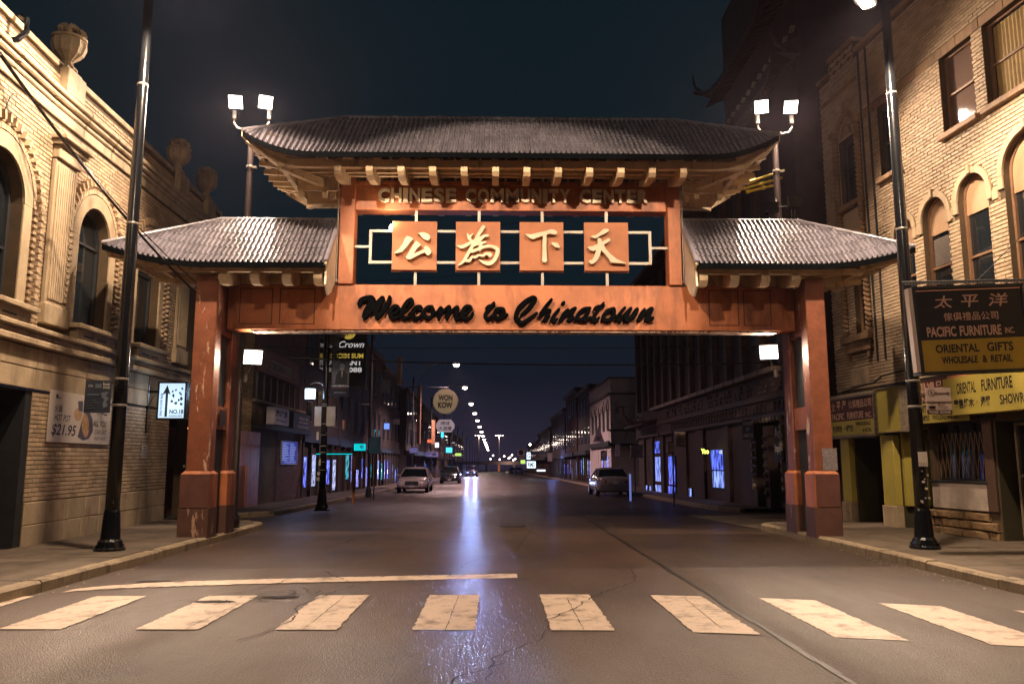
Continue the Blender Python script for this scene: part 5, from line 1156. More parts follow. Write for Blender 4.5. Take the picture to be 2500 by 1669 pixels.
for i in range(50): q = i / 50; m.bar((6.85 + 2.6 * q, 13.07, 4.545 + .07 * q), (6.85 + 2.6 * q + .035, 13.07, 4.55 + .07 * q), .012, .03)
m.build('chain', M_STEEL(), t, kind='stuff')
b = MB(); b.box(7.5, 7.62, 13.0, 13.1, 4.5, 4.54); b.build('lug', M_DARK(), t)

# ================================================================ terracotta temple-style building beyond, on the right
TEM = thing('temple_style_building', 'tall dark terracotta building with pagoda eaves and diamond tiles beyond the furniture shop', 'building', (9.2, 37, 0))
FT = Fr((9.0, 0, 0), (0, 1, 0), (-1, 0, 0), zf=lambda s, z: z + gz(s) * (1 if z < 1 else 0))
terra = mat('dark_terracotta', (.06, .032, .030), .6, var=.35, scale=2, bump=.4, bscale=30); terra2 = mat('relief_terracotta', (.08, .045, .038), .5, var=.4, scale=8, bump=.6, bscale=40); ivory = mat('ivory_tile', (.42, .34, .24), .4, var=.2)
def TB(name, s0, s1, n0, n1, z0, z1, m=None): return FB(name, s0, s1, n0, n1, z0, z1, m or terra, .012, FT, TEM)
b = MB(FT); b.box(23.0, 51.5, -8, 0, 3.0, 12.5); b.box(23.0, 28.2, -8, -.6, -.6, 3.0); b.box(28.2, 51.5, -8, -.13, -.6, 3.0); b.build('wall', terra, TEM)
b = MB(FT); b.box(23.0, 30.5, -8, -.2, 12.5, 19.5); b.build('tower', terra, TEM)
x = 24.4
while x < 51: TB('pilaster', x, x + .36, 0, .22, 4.62, 11.8, terra2); x += 1.95
x = 24.9
while x < 50:
    b = MB(FT); b.box(x, x + 1.0, 0, .03, 5.4, 7.4); b.build('window', M_DARK(), TEM) ; x += 1.95
x = 25.0
while x < 44: TB('cornice_tile', x + .04, x + 1.25, 0, .34, 4.44, 4.60, mat('pale_cornice', (.30, .22, .19), .5)); x += 1.35
m = MB(FT); x = 24.8
while x < 42:   # relief frieze
    for k in range(5):
        for j in range(3):
            if random.random() < .75: s = x + .12 + k * .2; z = 3.86 + .17 * j; m.box(s, s + random.uniform(.06, .13), .05, random.uniform(.08, .14), z, z + random.uniform(.06, .13))
    x += 1.35
m.build('relief_frieze', terra2, TEM, kind='stuff')
TB('frieze_band', 23.2, 51, 0, .10, 3.62, 3.80, terra2); TB('frieze_band', 23.2, 51, 0, .06, 3.80, 4.42); TB('frieze_band', 23.2, 51, 0, .12, 3.05, 3.16, terra2)
m = MB(FT); x = 24
while x < 41: m.box(x, x + .1, .0, .09, 3.24, 3.54); m.box(x + .16, x + .24, .0, .09, 3.24, 3.40); x += .42
m.build('fret_band', terra2, TEM, kind='stuff')
for a in (25.15, 28.05):   # piers with a column of round ornaments and diamonds
    for k in range(9):
        z = .7 + k * .27; b = MB(FT); b.prism([(a + .05, z), (a + .12, z + .11), (a + .05, z + .22), (a - .02, z + .11)], .0, .10); b.build('diamond_tile', ivory, TEM)
for k in range(8): s = 25.35 + k * .34; b = MB(FT); b.prism([(s, 2.90), (s + .09, 3.0), (s, 3.10), (s - .09, 3.0)], .06, .12); b.build('diamond_tile', ivory, TEM)
for k in range(7):
    z = .6 + k * .30; b = MB(FT); b.lathe([(.0, -.12), (.10, -.08), (.13, 0), (.10, .08), (.0, .12)], (26.85, .0, z), 12); b.build('round_ornament', terra2, TEM)
TB('pier', 26.6, 27.1, -.3, 0, 0, 2.8); TB('pier', 24.9, 25.3, -.3, .0, .1, 3.0, terra2); TB('pier', 27.9, 28.3, -.3, .0, .1, 3.0, terra2)
for a, c in ((31.2, 31.9), (35.0, 36.2), (38.2, 39.4), (43.4, 44.2), (46.4, 47.0), (49, 49.6)): TB('pier', a, c, -.5, 0, -.1, 3.0)
blu = lit_window('blue_shop_glow', (.12, .18, 1.0), 2.4, 4, .03); blu2 = lit_window('pale_blue_glow', (.26, .36, 1.0), 2.6, 3, .08)
for a, c, z0, z1, mm in ((32.1, 33.8, .65, 1.25, blu2), (32.2, 33.9, 1.3, 2.1, blu), (44.3, 45.9, 0, .5, blu2), (44.4, 45.8, .7, 1.9, blu2), (44.6, 45.8, 2.1, 2.75, blu), (40.9, 42.3, .6, 1.9, blu), (41.0, 42.5, -.05, .5, blu), (47.2, 47.8, -.1, .4, blu2), (48.5, 48.9, -.1, .4, blu2), (37.6, 38.0, -.05, .5, blu2)):
    b = MB(FT); b.box(a - .03, c + .03, -.12, -.06, z0 - .03 , z1 + .03); o_ = b.build('shop_window', M_DARK(), TEM); b = MB(FT); b.box(a, c, -.058, -.04, z0, z1); b.build('lit_pane', mm, o_)
# pagoda eaves high on the tower and a canopy finial
def eave(z, y0, y1, n, lift):
    m = MB(FT); K = 16; P = []
    for i in range(K + 1):
        t = i / K; s = y0 + (y1 - y0) * t; up = lift * abs(2 * t - 1) ** 4
        for (nn, zz) in ((-.3, z + .9), (n * .5, z + .35 + up * .3), (n, z + up), (n * .95, z - .14 + up), (-.3, z + .3)): P.append((s, nn + (.35 * abs(2 * t - 1) ** 4 if nn > 0 else 0), zz))
    m.loft([P[i * 5:i * 5 + 5] for i in range(K + 1)]); m.build('pagoda_eave', terra2, TEM)
    for s in (y0, y1):
        b = MB(); b.tube([tuple(FT(s, n * .6, z + lift * .8)), tuple(FT(s - .05, n + .2, z + lift + .1)), tuple(FT(s - .08, n + .32, z + lift + .35)), tuple(FT(s - .08, n + .34, z + lift + .7))], .08, 8, .02); b.build('roof_finial', terra2, TEM)
    m = MB(FT)
    for i in range(26): s = y0 + .3 + (y1 - y0 - .6) * i / 25; m.bar((s, -.2, z + .25), (s, n * .9, z - .12), .07, .07)
    m.build('eave_rafters', terra2, TEM)
eave(15.9, 22.6, 31, .6, .7); eave(13.6, 22.8, 30.8, .3, .5); eave(11.9, 32, 51.5, 1.1, .8)
m = MB(FT); s = 23.1
while s < 30.4: m.prism([(s, 14.75), (s + .22, 14.86), (s, 14.97), (s - .22, 14.86)], -.19, -.12); s += .62
m.build('diamond_frieze', ivory, TEM)
b = MB(FT); b.loft([[(s, -.3, 4.1), (s, .9, 3.75), (s, .95, 3.65), (s, -.3, 3.7)] for s in (44.5, 50.5)]); b.build('canopy', terra, TEM)
b = MB(); b.tube([(8.9, 48, 4.0), (8.3, 48, 3.86), (7.9, 48, 4.0), (7.65, 48, 4.35), (7.6, 48, 4.8)], .14, 8, .06); b.tube([(7.35, 48, 4.84), (7.75, 48, 4.86)], .05, 6); b.tube([(8.3, 48, 3.95), (8.45, 48, 4.3), (8.7, 48, 4.15), (8.9, 48, 4.4)], .08, 6, .03); b.build('roof_finial', terra2, TEM)
b = MB(FT); b.box(43.8, 44.0, .1, .18, 2.9, 3.2); b.build('hook', terra, TEM)
pl = Plane((8.72, 28.4, 2.38), (0.35, -.94, 0)); sign('souvenir_sign', 'dark SOUVENIR GIFT sign with white letters hanging by the tiled shopfront', 'sign', pl, .62, .70, .06, M_DARK(), None, [('SOUVENIR', .05, .50, .57, .62, M_WHT(), .02), ('GIFT', .2, .30, .42, .42, M_WHT(), .02), ('ANIMATION', .05, .08, .57, .22, M_WHT(), .02)])
pl = Plane((8.95, 25.9, 1.75), (0, -1, 0)); t = thing('window_lettering_sign', 'white shop lettering on the dark window just left of the right gate leg', 'sign', (8.95, 25.5, 1.7))
b = MB(); pl.box(b, -.1, .8, -.15, 1.0, -.05, -.01); b.build('board', M_DARK(), t); texts(pl, t, [('Art', .1, .62, .7, .92, M_WHT(), .03), ('Imports', .1, .1, .75, .42, M_WHT(), .03)])
pl = Plane((8.5, 33.4, 1.95), (1, 0, 0)); t = thing('neon_window_sign', 'small yellow neon word in the blue lit shop window on the right', 'neon sign', (8.6, 33.4, 1.9)); texts(pl, t, [("Yso", .0, .0, .32, .20, emis('yellow_neon', (.9, 1, .12), 5), .02)]); b = MB(); pl.box(b, -.03, .35, -.03, .23, -.05, -.02); b.build('backing_board', M_BLK(), t)
# ================================================================ beyond the gate, left side
t = tag(None or thing('cable_guard', 'bundle of yellow cable guard tubes under the right end of the top roof', 'cable guard', (5.6, 19.0, 8.2)), 'bundle of yellow cable guard tubes under the right end of the top roof', 'cable guard')
ylw = mat('yellow_plastic', (.50, .38, .03), .45, var=.15)
for a, c in (((5.35, 19.0, 8.13), (7.15, 19.0, 8.75)), ((5.9, 19.05, 8.22), (7.1, 19.05, 8.58)), ((6.2, 19.1, 8.22), (7.0, 19.1, 8.42))):
    b = MB(); b.tube([a, c], .035, 8); q = Vector(a).lerp(Vector(c), .12); q2 = Vector(a).lerp(Vector(c), .5); q3 = Vector(a).lerp(Vector(c), .6); b.tube([a, tuple(q)], .055, 8); b.tube([tuple(q2), tuple(q3)], .055, 8); b.build('guard_tube', ylw, t)

DIM = thing('dim_sum_building', 'low brick restaurant building with a long DIM SUM banner and a row of upstairs windows', 'building', (-8.7, 33, 0))
FD = Fr((-8.55, 0, 0), (0, 1, 0), (1, 0, 0)); FDs = Fr((0, 28.6, 0), (1, 0, 0), (0, -1, 0))
tanb = mat('tan_brick', (.34, .22, .11), .75, island=.2, var=.2, bump=.3); redb = mat('dull_red_brick', (.16, .085, .065), .75, island=.25, var=.2, bump=.3)
dwin = dict(s0=28.9, s1=35.4, z0=3.84, z1=4.78)
backing(DIM, FD, 28.6, 36.2, -.1, 7.6, [dwin, dict(s0=30.4, s1=32.0, z0=.05, z1=2.75)], M_MORT(), .2)
b = MB(); b.box(-14, -8.56, 28.6, 36.1, -.1, 7.6); b.build('side_wall', M_MORT(), DIM)
m = MB(); ndx = 0
bricks(DIM, FDs, [(-12.5, -8.56, 2.6, 7.6)], [], tanb, 60)
bricks(DIM, FD, [(28.62, 36.2, 3.35, 3.82), (28.62, 28.88, 3.35, 7.5), (35.42, 36.2, 3.35, 7.5), (28.9, 35.4, 4.8, 7.5), (32.1, 36.1, .1, 2.9)], [], redb, 60)
b = MB(FD); b.box(28.9, 35.4, -.22, -.19, 3.84, 4.78); b.build('window', M_GLASS(), DIM)
for i in range(8): s = 28.95 + i * .91; b = MB(FD); b.box(s, s + .10, -.12, .03, 3.84, 4.78); b.build('window_post', mat('pale_post', (.30, .23, .2), .6), DIM)
b = MB(FD); b.box(28.6, 36.2, 0, .10, 3.74, 3.83); b.build('ledge', M_STONE(), DIM); b = MB(FD); b.box(28.7, 36.1, 0, .5, 2.78, 2.94); b.build('shop_fascia', M_DARK(), DIM)
b = MB(FD); b.box(30.4, 32.0, -.6, -.55, .05, 2.75); b.build('recess', M_DARK(), DIM)
w = window(DIM, FD, dict(s0=30.5, s1=31.9, z0=.1, z1=2.1), M_DARK(), .42, mull=(31.2,), trans=(1.15,), fw=.10, glass=lit_window('pale_door_glow', (.50, .68, 1.0), 1.0, 1.5, .55), label='lit glass double doors')
b = MB(FD); b.box(30.7, 31.7, -.42, -.40, 2.2, 2.62); b.build('transom_pane', mat('grey_pane', (.08, .08, .11), .4), DIM)
b = MB(); b.box(-9.9, -8.2, 23.9, 28.55, -.0, 2.62); b.box(-8.28, -8.16, 27.0, 27.12, 0, 1.5); b.build('painted_garden_wall', M_RED(), DIM)
b = MB(FD); b.box(28.6, 36.3, -.1, .35, 7.6, 7.85); b.build('cornice', M_DARK(), DIM)
pl = wallplane(FD, 28.75, .12, 4.84); t = sign('dim_sum_banner', 'long faded red banner with DIM SUM panel above the upstairs windows', 'banner', pl, 5.8, .88, .06, mat('faded_red_banner', (.26, .075, .05), .6, var=.35, scale=5))
b = MB(); pl.box(b, 1.6, 4.6, .14, .58, 0, .004); pa = b.build('cream_panel', mat('cream_panel', (.42, .30, .17), .6), t)
texts(pl, pa, [('DIM SUM', 1.7, .20, 3.0, .52, M_BROWN(), .03), ('BAR & TO GO', 3.1, .20, 4.5, .52, M_BROWN(), .02)], .009)
texts(pl, t, [('人民公社', .2, .16, 1.5, .78, mat('tan_print', (.4, .2, .12), .6), .02), ('點心', 4.7, .16, 5.7, .78, mat('tan_print', (.4, .2, .12), .6), .02)], .005)
pl = wallplane(FD, 29.7, .50, 2.98); t = sign('white_restaurant_sign', 'white box sign with four black characters above the lit doors', 'sign', pl, 2.1, .64, .3, mat('pale_sign_face', (.55, .50, .52), .5, var=.06), None, [('麻公辣婆', .2, .30, 1.8, .55, M_INK(), .03), ("Ma Gong La Po", .3, .08, 1.8, .22, M_INK(), .01, .2)])
pl = wallplane(FD, 32.6, .48, 2.95); sign('dark_restaurant_sign', 'black box sign with rows of small white characters beside the white one', 'sign', pl, 2.9, .66, .3, M_DARK(), None, [('御品酒家', .9, .40, 2.5, .58, M_WHT(), .02), ('RESTAURANT', .9, .24, 2.5, .34, M_WHT(), .01), ('DELICIOUS FOOD', .7, .06, 2.6, .16, M_WHT(), .01)])
pl = wallplane(FD, 32.6, .06, 1.54); t = sign('menu_board', 'glowing blue and white menu board on the brick pier right of the lit doors', 'sign', pl, 2.5, .90, .05, emis('blue_menu', (.025, .035, .30), .8), mat('pale_sign_face', (.55, .50, .52), .5, var=.06), fw=.03)
mm = MB()
for j in range(11):
    for a in (.1, 1.3): pl.box(mm, a, a + random.uniform(.5, 1.05), .14 + .068 * j, .165 + .068 * j, 0, .004)
mm.build('printed_lines', emis('pale_menu_line', (.45, .55, 1), .55), t, kind='stuff'); texts(pl, t, [('(312) 225-4322', .5, .02, 2.3, .10, emis('pale_menu_line', (.45, .55, 1), .55), .02)], .005)
light('POINT', 'sign_glow', (-7.9, 33.8, 2.0), 5, (.4, .5, 1), rad=.2, parent=t)
light('POINT', 'door_glow', (-7.7, 31.0, 1.6), 8, (.5, .6, 1), rad=.3, parent=DIM)

# decorative post with lantern, plates and banner
t = thing('lantern_post', 'black lantern post with a square lit lantern, plates and stickers before the dim sum building', 'lamp post', (-5.45, 26, .1)); post_geo(t, 7.2, .10, .06)
b = MB(); b.tube([(-5.5, 26, 4.0), (-5.6, 26, 4.12), (-5.8, 26, 4.14), (-5.94, 26, 4.08), (-5.94, 26, 3.98)], .02, 6); b.build('arm', M_STEEL(), t)
b = MB(); b.lathe([(.16, 0), (.17, .32)], (-5.94, 26, 3.60), 4); b.build('lantern_glass', emis('lantern_glow', (.62, .86, 1), 5), t)
b = MB(); b.lathe([(.24, 0), (.05, .07), (.02, .10)], (-5.94, 26, 3.93), 12); b.lathe([(.13, -.05), (.17, 0)], (-5.94, 26, 3.6), 8); b.build('lantern_cap', M_BLK(), t)
light('POINT', 'lantern_light', (-5.94, 25.7, 3.75), 30, (.55, .72, 1), rad=.12, parent=t)
b = MB(); b.tube([(-5.52, 26, 5.0), (-4.7, 26, 5.0)], .015, 6); b.build('banner_arm', M_BLK(), t)
for zz in (3.42, 3.36, 2.8, 2.45, 2.1, 1.9, 1.6, 1.35): b = MB(); b.box(-5.52, -5.36, 25.86, 25.90, zz, zz + .02); b.build('band', M_STEEL(), t)
b = MB()
for (x, z, w_, h) in ((-5.66, 2.3, .07, .25), (-5.56, 1.5, .06, .2), (-5.6, 1.2, .09, .1), (-5.62, 1.02, .1, .12)): b.box(x, x + w_, 25.85, 25.87, z, z + h)
b.build('sticker', M_PAPER(), t)
pl = Plane((-5.75, 25.88, 2.74), (1, 0, 0)); b = MB(); pl.box(b, 0, .66, 0, .62, -.01, 0); tag(b.build('blank_plate', mat('bare_aluminium', (.40, .37, .36), .5, metal=.3)), 'blank back of a square street sign on the lantern post', 'sign'); 
b = MB(); b.box(-5.53, -5.37, 25.862, 25.875, 2.5, 3.6); b.build('post_strap', M_BLK(), t)
pl = Plane((-5.28, 26.0, 3.68), (1, 0, 0)); t = sign('lamp_post_banner', 'black and white banner with a suited figure hanging from the lantern post', 'banner', pl, .58, 1.24, .01, mat('dark_banner', (.02, .02, .025), .6))
b = MB(); pl.box(b, .02, .56, .42, 1.20, 0, .003)
b.build('photo_ground', mat('grey_photo_ground', (.12, .11, .12), .6, var=.6, scale=12), t)
b = MB(); pl.poly(b, [(.12, .42), (.50, .42), (.52, .72), (.46, .82), (.34, .86), (.22, .82), (.15, .70)], .005); b.build('printed_suit', M_INK(), t)
b = MB(); pl.poly(b, [(.29, .86), (.38, .86), (.42, .95), (.42, 1.04), (.38, 1.10), (.30, 1.10), (.26, 1.04), (.26, .95)], .006); pl.poly(b, [(.31, .84), (.37, .84), (.34, .60)], .007); b.build('printed_face', mat('grey_print', (.42, .39, .38), .6), t)
b = MB(); pl.poly(b, [(.25, 1.02), (.29, 1.08), (.36, 1.09), (.42, 1.03), (.43, 1.12), (.37, 1.16), (.28, 1.15)], .008); b.build('printed_hair', M_INK(), t)
texts(pl, t, [('100% MEXICAN', .02, .32, .56, .38, M_WHT(), .04), ('WWW.MFACHICAGO', .02, .26, .56, .29, M_REDL(), .02), ('AEROMEXICO', .1, .12, .48, .15, M_WHT(), .0)], .004)
# stop pole etc.
b = MB(); b.lathe([(.05, 0), (.05, 1.85)], (-5.15, 30, .1), 8); tag(b.build('red_post', M_RED()), 'thin red pipe post at the kerb in front of the dark restaurant', 'post')
# triple crown blade sign
pl = Plane((-9.95, 44.0, 5.7), (1, 0, 0)); t = sign('triple_crown_sign', 'tall black Triple Crown dim sum restaurant blade sign with gold and white letters', 'sign', pl, 2.85, 4.2, .3, mat('black_sign_face', (.012, .012, .015), .5), M_DARK())
yel_l = emis('gold_letter_glow', (.55, .38, .06), .8); wh_l = emis('white_letter_glow', (.6, .56, .56), .9)
texts(pl, t, [('Triple Crown', .05, 2.00, 2.75, 2.48, wh_l, .01, .35), ('DINE IN•DIM SUM', .03, 1.53, 2.72, 1.80, yel_l, .03), ('RESTAURANT', .03, 1.14, 2.66, 1.42, wh_l, .03), ('312 842 0088', .03, .76, 2.66, 1.03, wh_l, .03)])
b = MB()
for cx in (1.02, 1.88): pl.poly(b, [(cx + .40 * math.cos(a), 2.98 + .40 * math.sin(a)) for a in [i * .2618 for i in range(24)]], .006)
dsc = b.build('gold_disc', yel_l, t); texts(pl, dsc, [('三', .82, 2.72, 1.22, 3.2, M_INK(), .03), ('冠', 1.66, 2.72, 2.10, 3.2, M_INK(), .03)], .010)

# generic row buildings
WALLC = [mat('row_wall_brown', (.055, .04, .038), .8, var=.3), mat('row_wall_grey', (.07, .062, .06), .8, var=.3), mat('row_wall_red', (.075, .035, .03), .8, var=.3), mat('row_wall_buff', (.12, .095, .075), .8, var=.3)]
TRIM = mat('row_trim', (.14, .12, .11), .7)
glow = [lit_window('blue_street_glow', (.14, .18, 1.0), 3.2, 5, .0), lit_window('violet_street_glow', (.30, .30, 1.0), 3.2, 6, .0), blu2 if 'blu2' in globals() else None]
glow = [g for g in glow if g] + [lit_window('teal_street_glow', (.05, .45, .55), 2.4, 5, .0), lit_window('white_street_glow', (.55, .6, 1.0), 2.6, 6, .0), lit_window('blue_street_glow2', (.10, .15, 1.0), 2.6, 4, .0)]
def row_building(side, y0, y1, h, label, wc=0, nw=4, storeys=2, lit=.6, x=None, gap=.05):
    X = (x if x is not None else (-8.55 if side < 0 else 8.6)); fr = Fr((X, 0, 0), (0, 1, 0), (-side, 0, 0)); g0 = gz((y0 + y1) / 2)
    t = thing('row_building', label, 'building', (X, (y0 + y1) / 2, g0), 'shop buildings along the street'); y1 -= gap
    b = MB(fr); b.box(y0, y1, -7, 0, g0 + 3.0, g0 + h); b.box(y0, y1, -7, -.10, g0 - .5, g0 + 3.0); b.build('wall', WALLC[wc], t)
    b = MB(fr); b.box(y0, y1, -.1, .28, g0 + h - .35, g0 + h - .12); b.box(y0, y1, -.1, .18, g0 + h - .12, g0 + h + .05); b.build('cornice', TRIM, t)
    st = (h - 3.6) / max(1, storeys)
    for k in range(storeys):
        for i in range(nw):
            w = (y1 - y0) / nw; s = y0 + w * (i + .28); z = g0 + 3.4 + st * k + .15
            b = MB(fr); b.box(s, s + w * .44, 0, .04, z, z + st * .62); wd = b.build('window', TRIM, t)
            b = MB(fr); b.box(s + .06, s + w * .44 - .06, .041, .045, z + .06, z + st * .62 - .06); b.build('pane', M_GLASS(), wd)
    n = max(2, int((y1 - y0) / 1.6)); w = (y1 - y0) / n
    for i in range(n):
        s = y0 + w * i; b = MB(fr); b.box(s, s + .22, -.10, .04, g0 - .3, g0 + 3.0); b.build('pier', WALLC[(wc + 1) % 4], t)
        if random.random() < lit:
            a = s + .3 + random.uniform(0, .3) * w; c = min(s + w - .1, a + w * random.uniform(.18, .55)); z0 = g0 + random.choice((.25, .6, .8)); z1 = z0 + random.uniform(.9, 1.6)
            b = MB(fr); b.box(a - .04, c + .04, -.099, -.05, z0 - .04, z1 + .04); wd = b.build('shop_window', M_DARK(), t)
            b = MB(fr); b.box(a, c, -.049, -.03, z0, z1); b.build('lit_pane', random.choice(glow), wd)
    b = MB(fr); b.box(y0, y1, -.2, random.choice((.1, .5, .8)), g0 + 2.62, g0 + 3.0); b.build('fascia', M_DARK(), t)
    return t, fr, g0
row_building(-1, 36.3, 44.5, 8.8, 'dark restaurant building with a teal light strip next to the dim sum building', 0, 4, 2, .7)
row_building(-1, 44.6, 52, 9.8, 'dark building with lattice work ornament left of the street', 1, 3, 2, .9)
row_building(-1, 52.1, 61, 9.6, 'dark building with a slim lit edge just before the round Won Kow sign', 2, 4, 2, 1)
row_building(-1, 61.1, 73, 9.2, 'building behind the round Won Kow sign', 0, 5, 2, 1)
row_building(-1, 73.1, 88, 8.6, 'building with cyan and red neon beyond the Won Kow sign', 1, 6, 2, 1, -8.0)
row_building(-1, 88.1, 106, 8.2, 'long shop building past the cyan neon sign', 3, 7, 1, 1, -7.8)
row_building(-1, 106.1, 135, 8.0, 'last but one shop building on the left row', 2, 9, 1, 1, -7.6)
row_building(-1, 135.1, 190, 7.6, 'farthest shop building on the left before the overpass', 0, 12, 1, .8, -7.4)
row_building(1, 71, 82, 8.8, 'dark two storey building right behind the white corner building', 1, 4, 2, .5, 8.4)
row_building(1, 82.1, 95, 9.6, 'tall dark building in the middle of the right row', 2, 5, 2, .8, 8.3)
row_building(1, 95.1, 118, 8.4, 'right row building with bright blue shop windows', 0, 7, 1, 1, 8.2)
row_building(1, 118.1, 150, 7.4, 'right row building with lit signs near the overpass', 1, 8, 1, 1, 8.0)
row_building(1, 150.1, 200, 6.6, 'farthest dark building at the end of the right row', 2, 10, 1, .4, 8.0)
# white painted corner building on the right
WC = thing('white_corner_building', 'white painted brick corner building with a row of arched windows on the right row', 'building', (8.3, 62, gz(60)))
pw = mat('pale_painted_brick', (.60, .52, .50), .7, island=.12, var=.2, scale=4, bump=.3, dirt=(.10, .06, .05), dirt_scale=1.6, dirt_lo=.55, dirt_hi=.72)
b = MB(); b.box(8.3, 14, 58, 70.8, gz(60) - .5, 6.55); b.box(8.3, 14, 58, 70.8, 6.75, 7.6); b.box(8.35, 14, 58.05, 70.7, 6.55, 6.75); b.build('wall', pw, WC)
b = MB(); b.box(8.1, 14.1, 57.9, 70.9, 6.42, 6.56); b.box(8.15, 14.1, 57.9, 70.9, 7.6, 7.7); b.box(8.15, 14, 57.95, 58.0, 3.8, 3.95); b.build('cornice', TRIM, WC)
fw_ = Fr((8.3, 0, 0), (0, 1, 0), (-1, 0, 0))
for i in range(5):
    s = 58.8 + i * 2.3; o = dict(s0=s, s1=s + 1.1, z0=3.9, z1=5.4, arch=1)
    b = MB(fw_); c = s + .55; b.prism([(s, 3.9), (s + 1.1, 3.9)] + [(c + .55 * math.cos(R(a)), 5.4 + .55 * math.sin(R(a))) for a in range(0, 181, 20)], .0, .03); b.build('window', M_DARK(), WC); ring(fw_, c, 5.4, .55, .8, 0, .10).build('window_hood', pw, WC)
b = MB(); b.box(8.0, 9.9, 57.2, 70, 2.75, 2.9); b.box(8.0, 8.1, 57.2, 70, 2.9, 3.1); b.build('awning', M_DARK(), WC)
for k, (a, c) in enumerate(((8.6, 9.0), (59.2, 60.4), (61.5, 63))):
    if k: b = MB(fw_); b.box(a, c, .0, .02, gz(60) + .4, 2.0); b.build('shop_window', glow[1], WC)

# round and hexagonal restaurant signs
def disc(pl, r, n, cx, cy, w0, w1):
    m = MB(); P = [(cx + r * math.cos(6.2832 * i / n), cy + r * math.sin(6.2832 * i / n)) for i in range(n)]
    k = 0; m.v = [tuple(pl(a, c, w0)) for a, c in P] + [tuple(pl(a, c, w1)) for a, c in P]; m.f = [tuple(range(n)), tuple(range(n, 2 * n))[::-1]] + [(i, (i + 1) % n, n + (i + 1) % n, n + i) for i in range(n)]; m.mi = [0] * len(m.f); return m
pl = Plane((-4.75, 62, 5.28), (1, 0, 0)); t = thing('won_kow_sign', 'big round cream WON KOW sign hung over the left pavement', 'sign', tuple(pl(.93, .93, 0)))
disc(pl, .93, 32, .93, .93, -.25, 0).build('board', emis('cream_sign_face', (.50, .36, .20), .36), t); disc(pl, .99, 32, .93, .93, -.28, -.02).build('rim', M_STEEL(), t)
texts(pl, t, [('WON', .38, .98, 1.48, 1.45, M_INK(), .045), ('KOW', .38, .42, 1.48, .90, M_INK(), .045)], .02)
pl = Plane((-4.52, 62, 3.88), (1, 0, 0)); t = thing('octagon_sign', 'pale eight sided restaurant sign with Chinese characters under the round one', 'sign', tuple(pl(.7, 0, 0)))
P = [(.25, 0), (1.16, 0), (1.41, .33), (1.41, .62), (1.16, .95), (.25, .95), (0, .62), (0, .33)]; m = MB(); m.v = [tuple(pl(a, c, q)) for q in (0, -.2) for a, c in P]; m.f = [tuple(range(8)), tuple(range(8, 16))] + [(i, (i + 1) % 8, 8 + (i + 1) % 8, 8 + i) for i in range(8)]; m.mi = [0] * 10
m.build('board', emis('pale_sign_glow', (.55, .42, .46), .6), t); texts(pl, t, [('環球', .35, .52, 1.06, .82, M_INK(), .01), ('大酒樓', .2, .12, 1.2, .44, M_INK(), .01)], .01)
b = MB(); b.tube([(-8.5, 62.05, 7.3), (-3.6, 62.05, 7.3)], .03, 6); b.tube([(-3.9, 62.05, 7.3), (-3.9, 62.05, 7.05)], .02, 5); tag(b.build('sign_hanger', M_DARK()), 'dark bar carrying the round WON KOW sign', 'bracket')
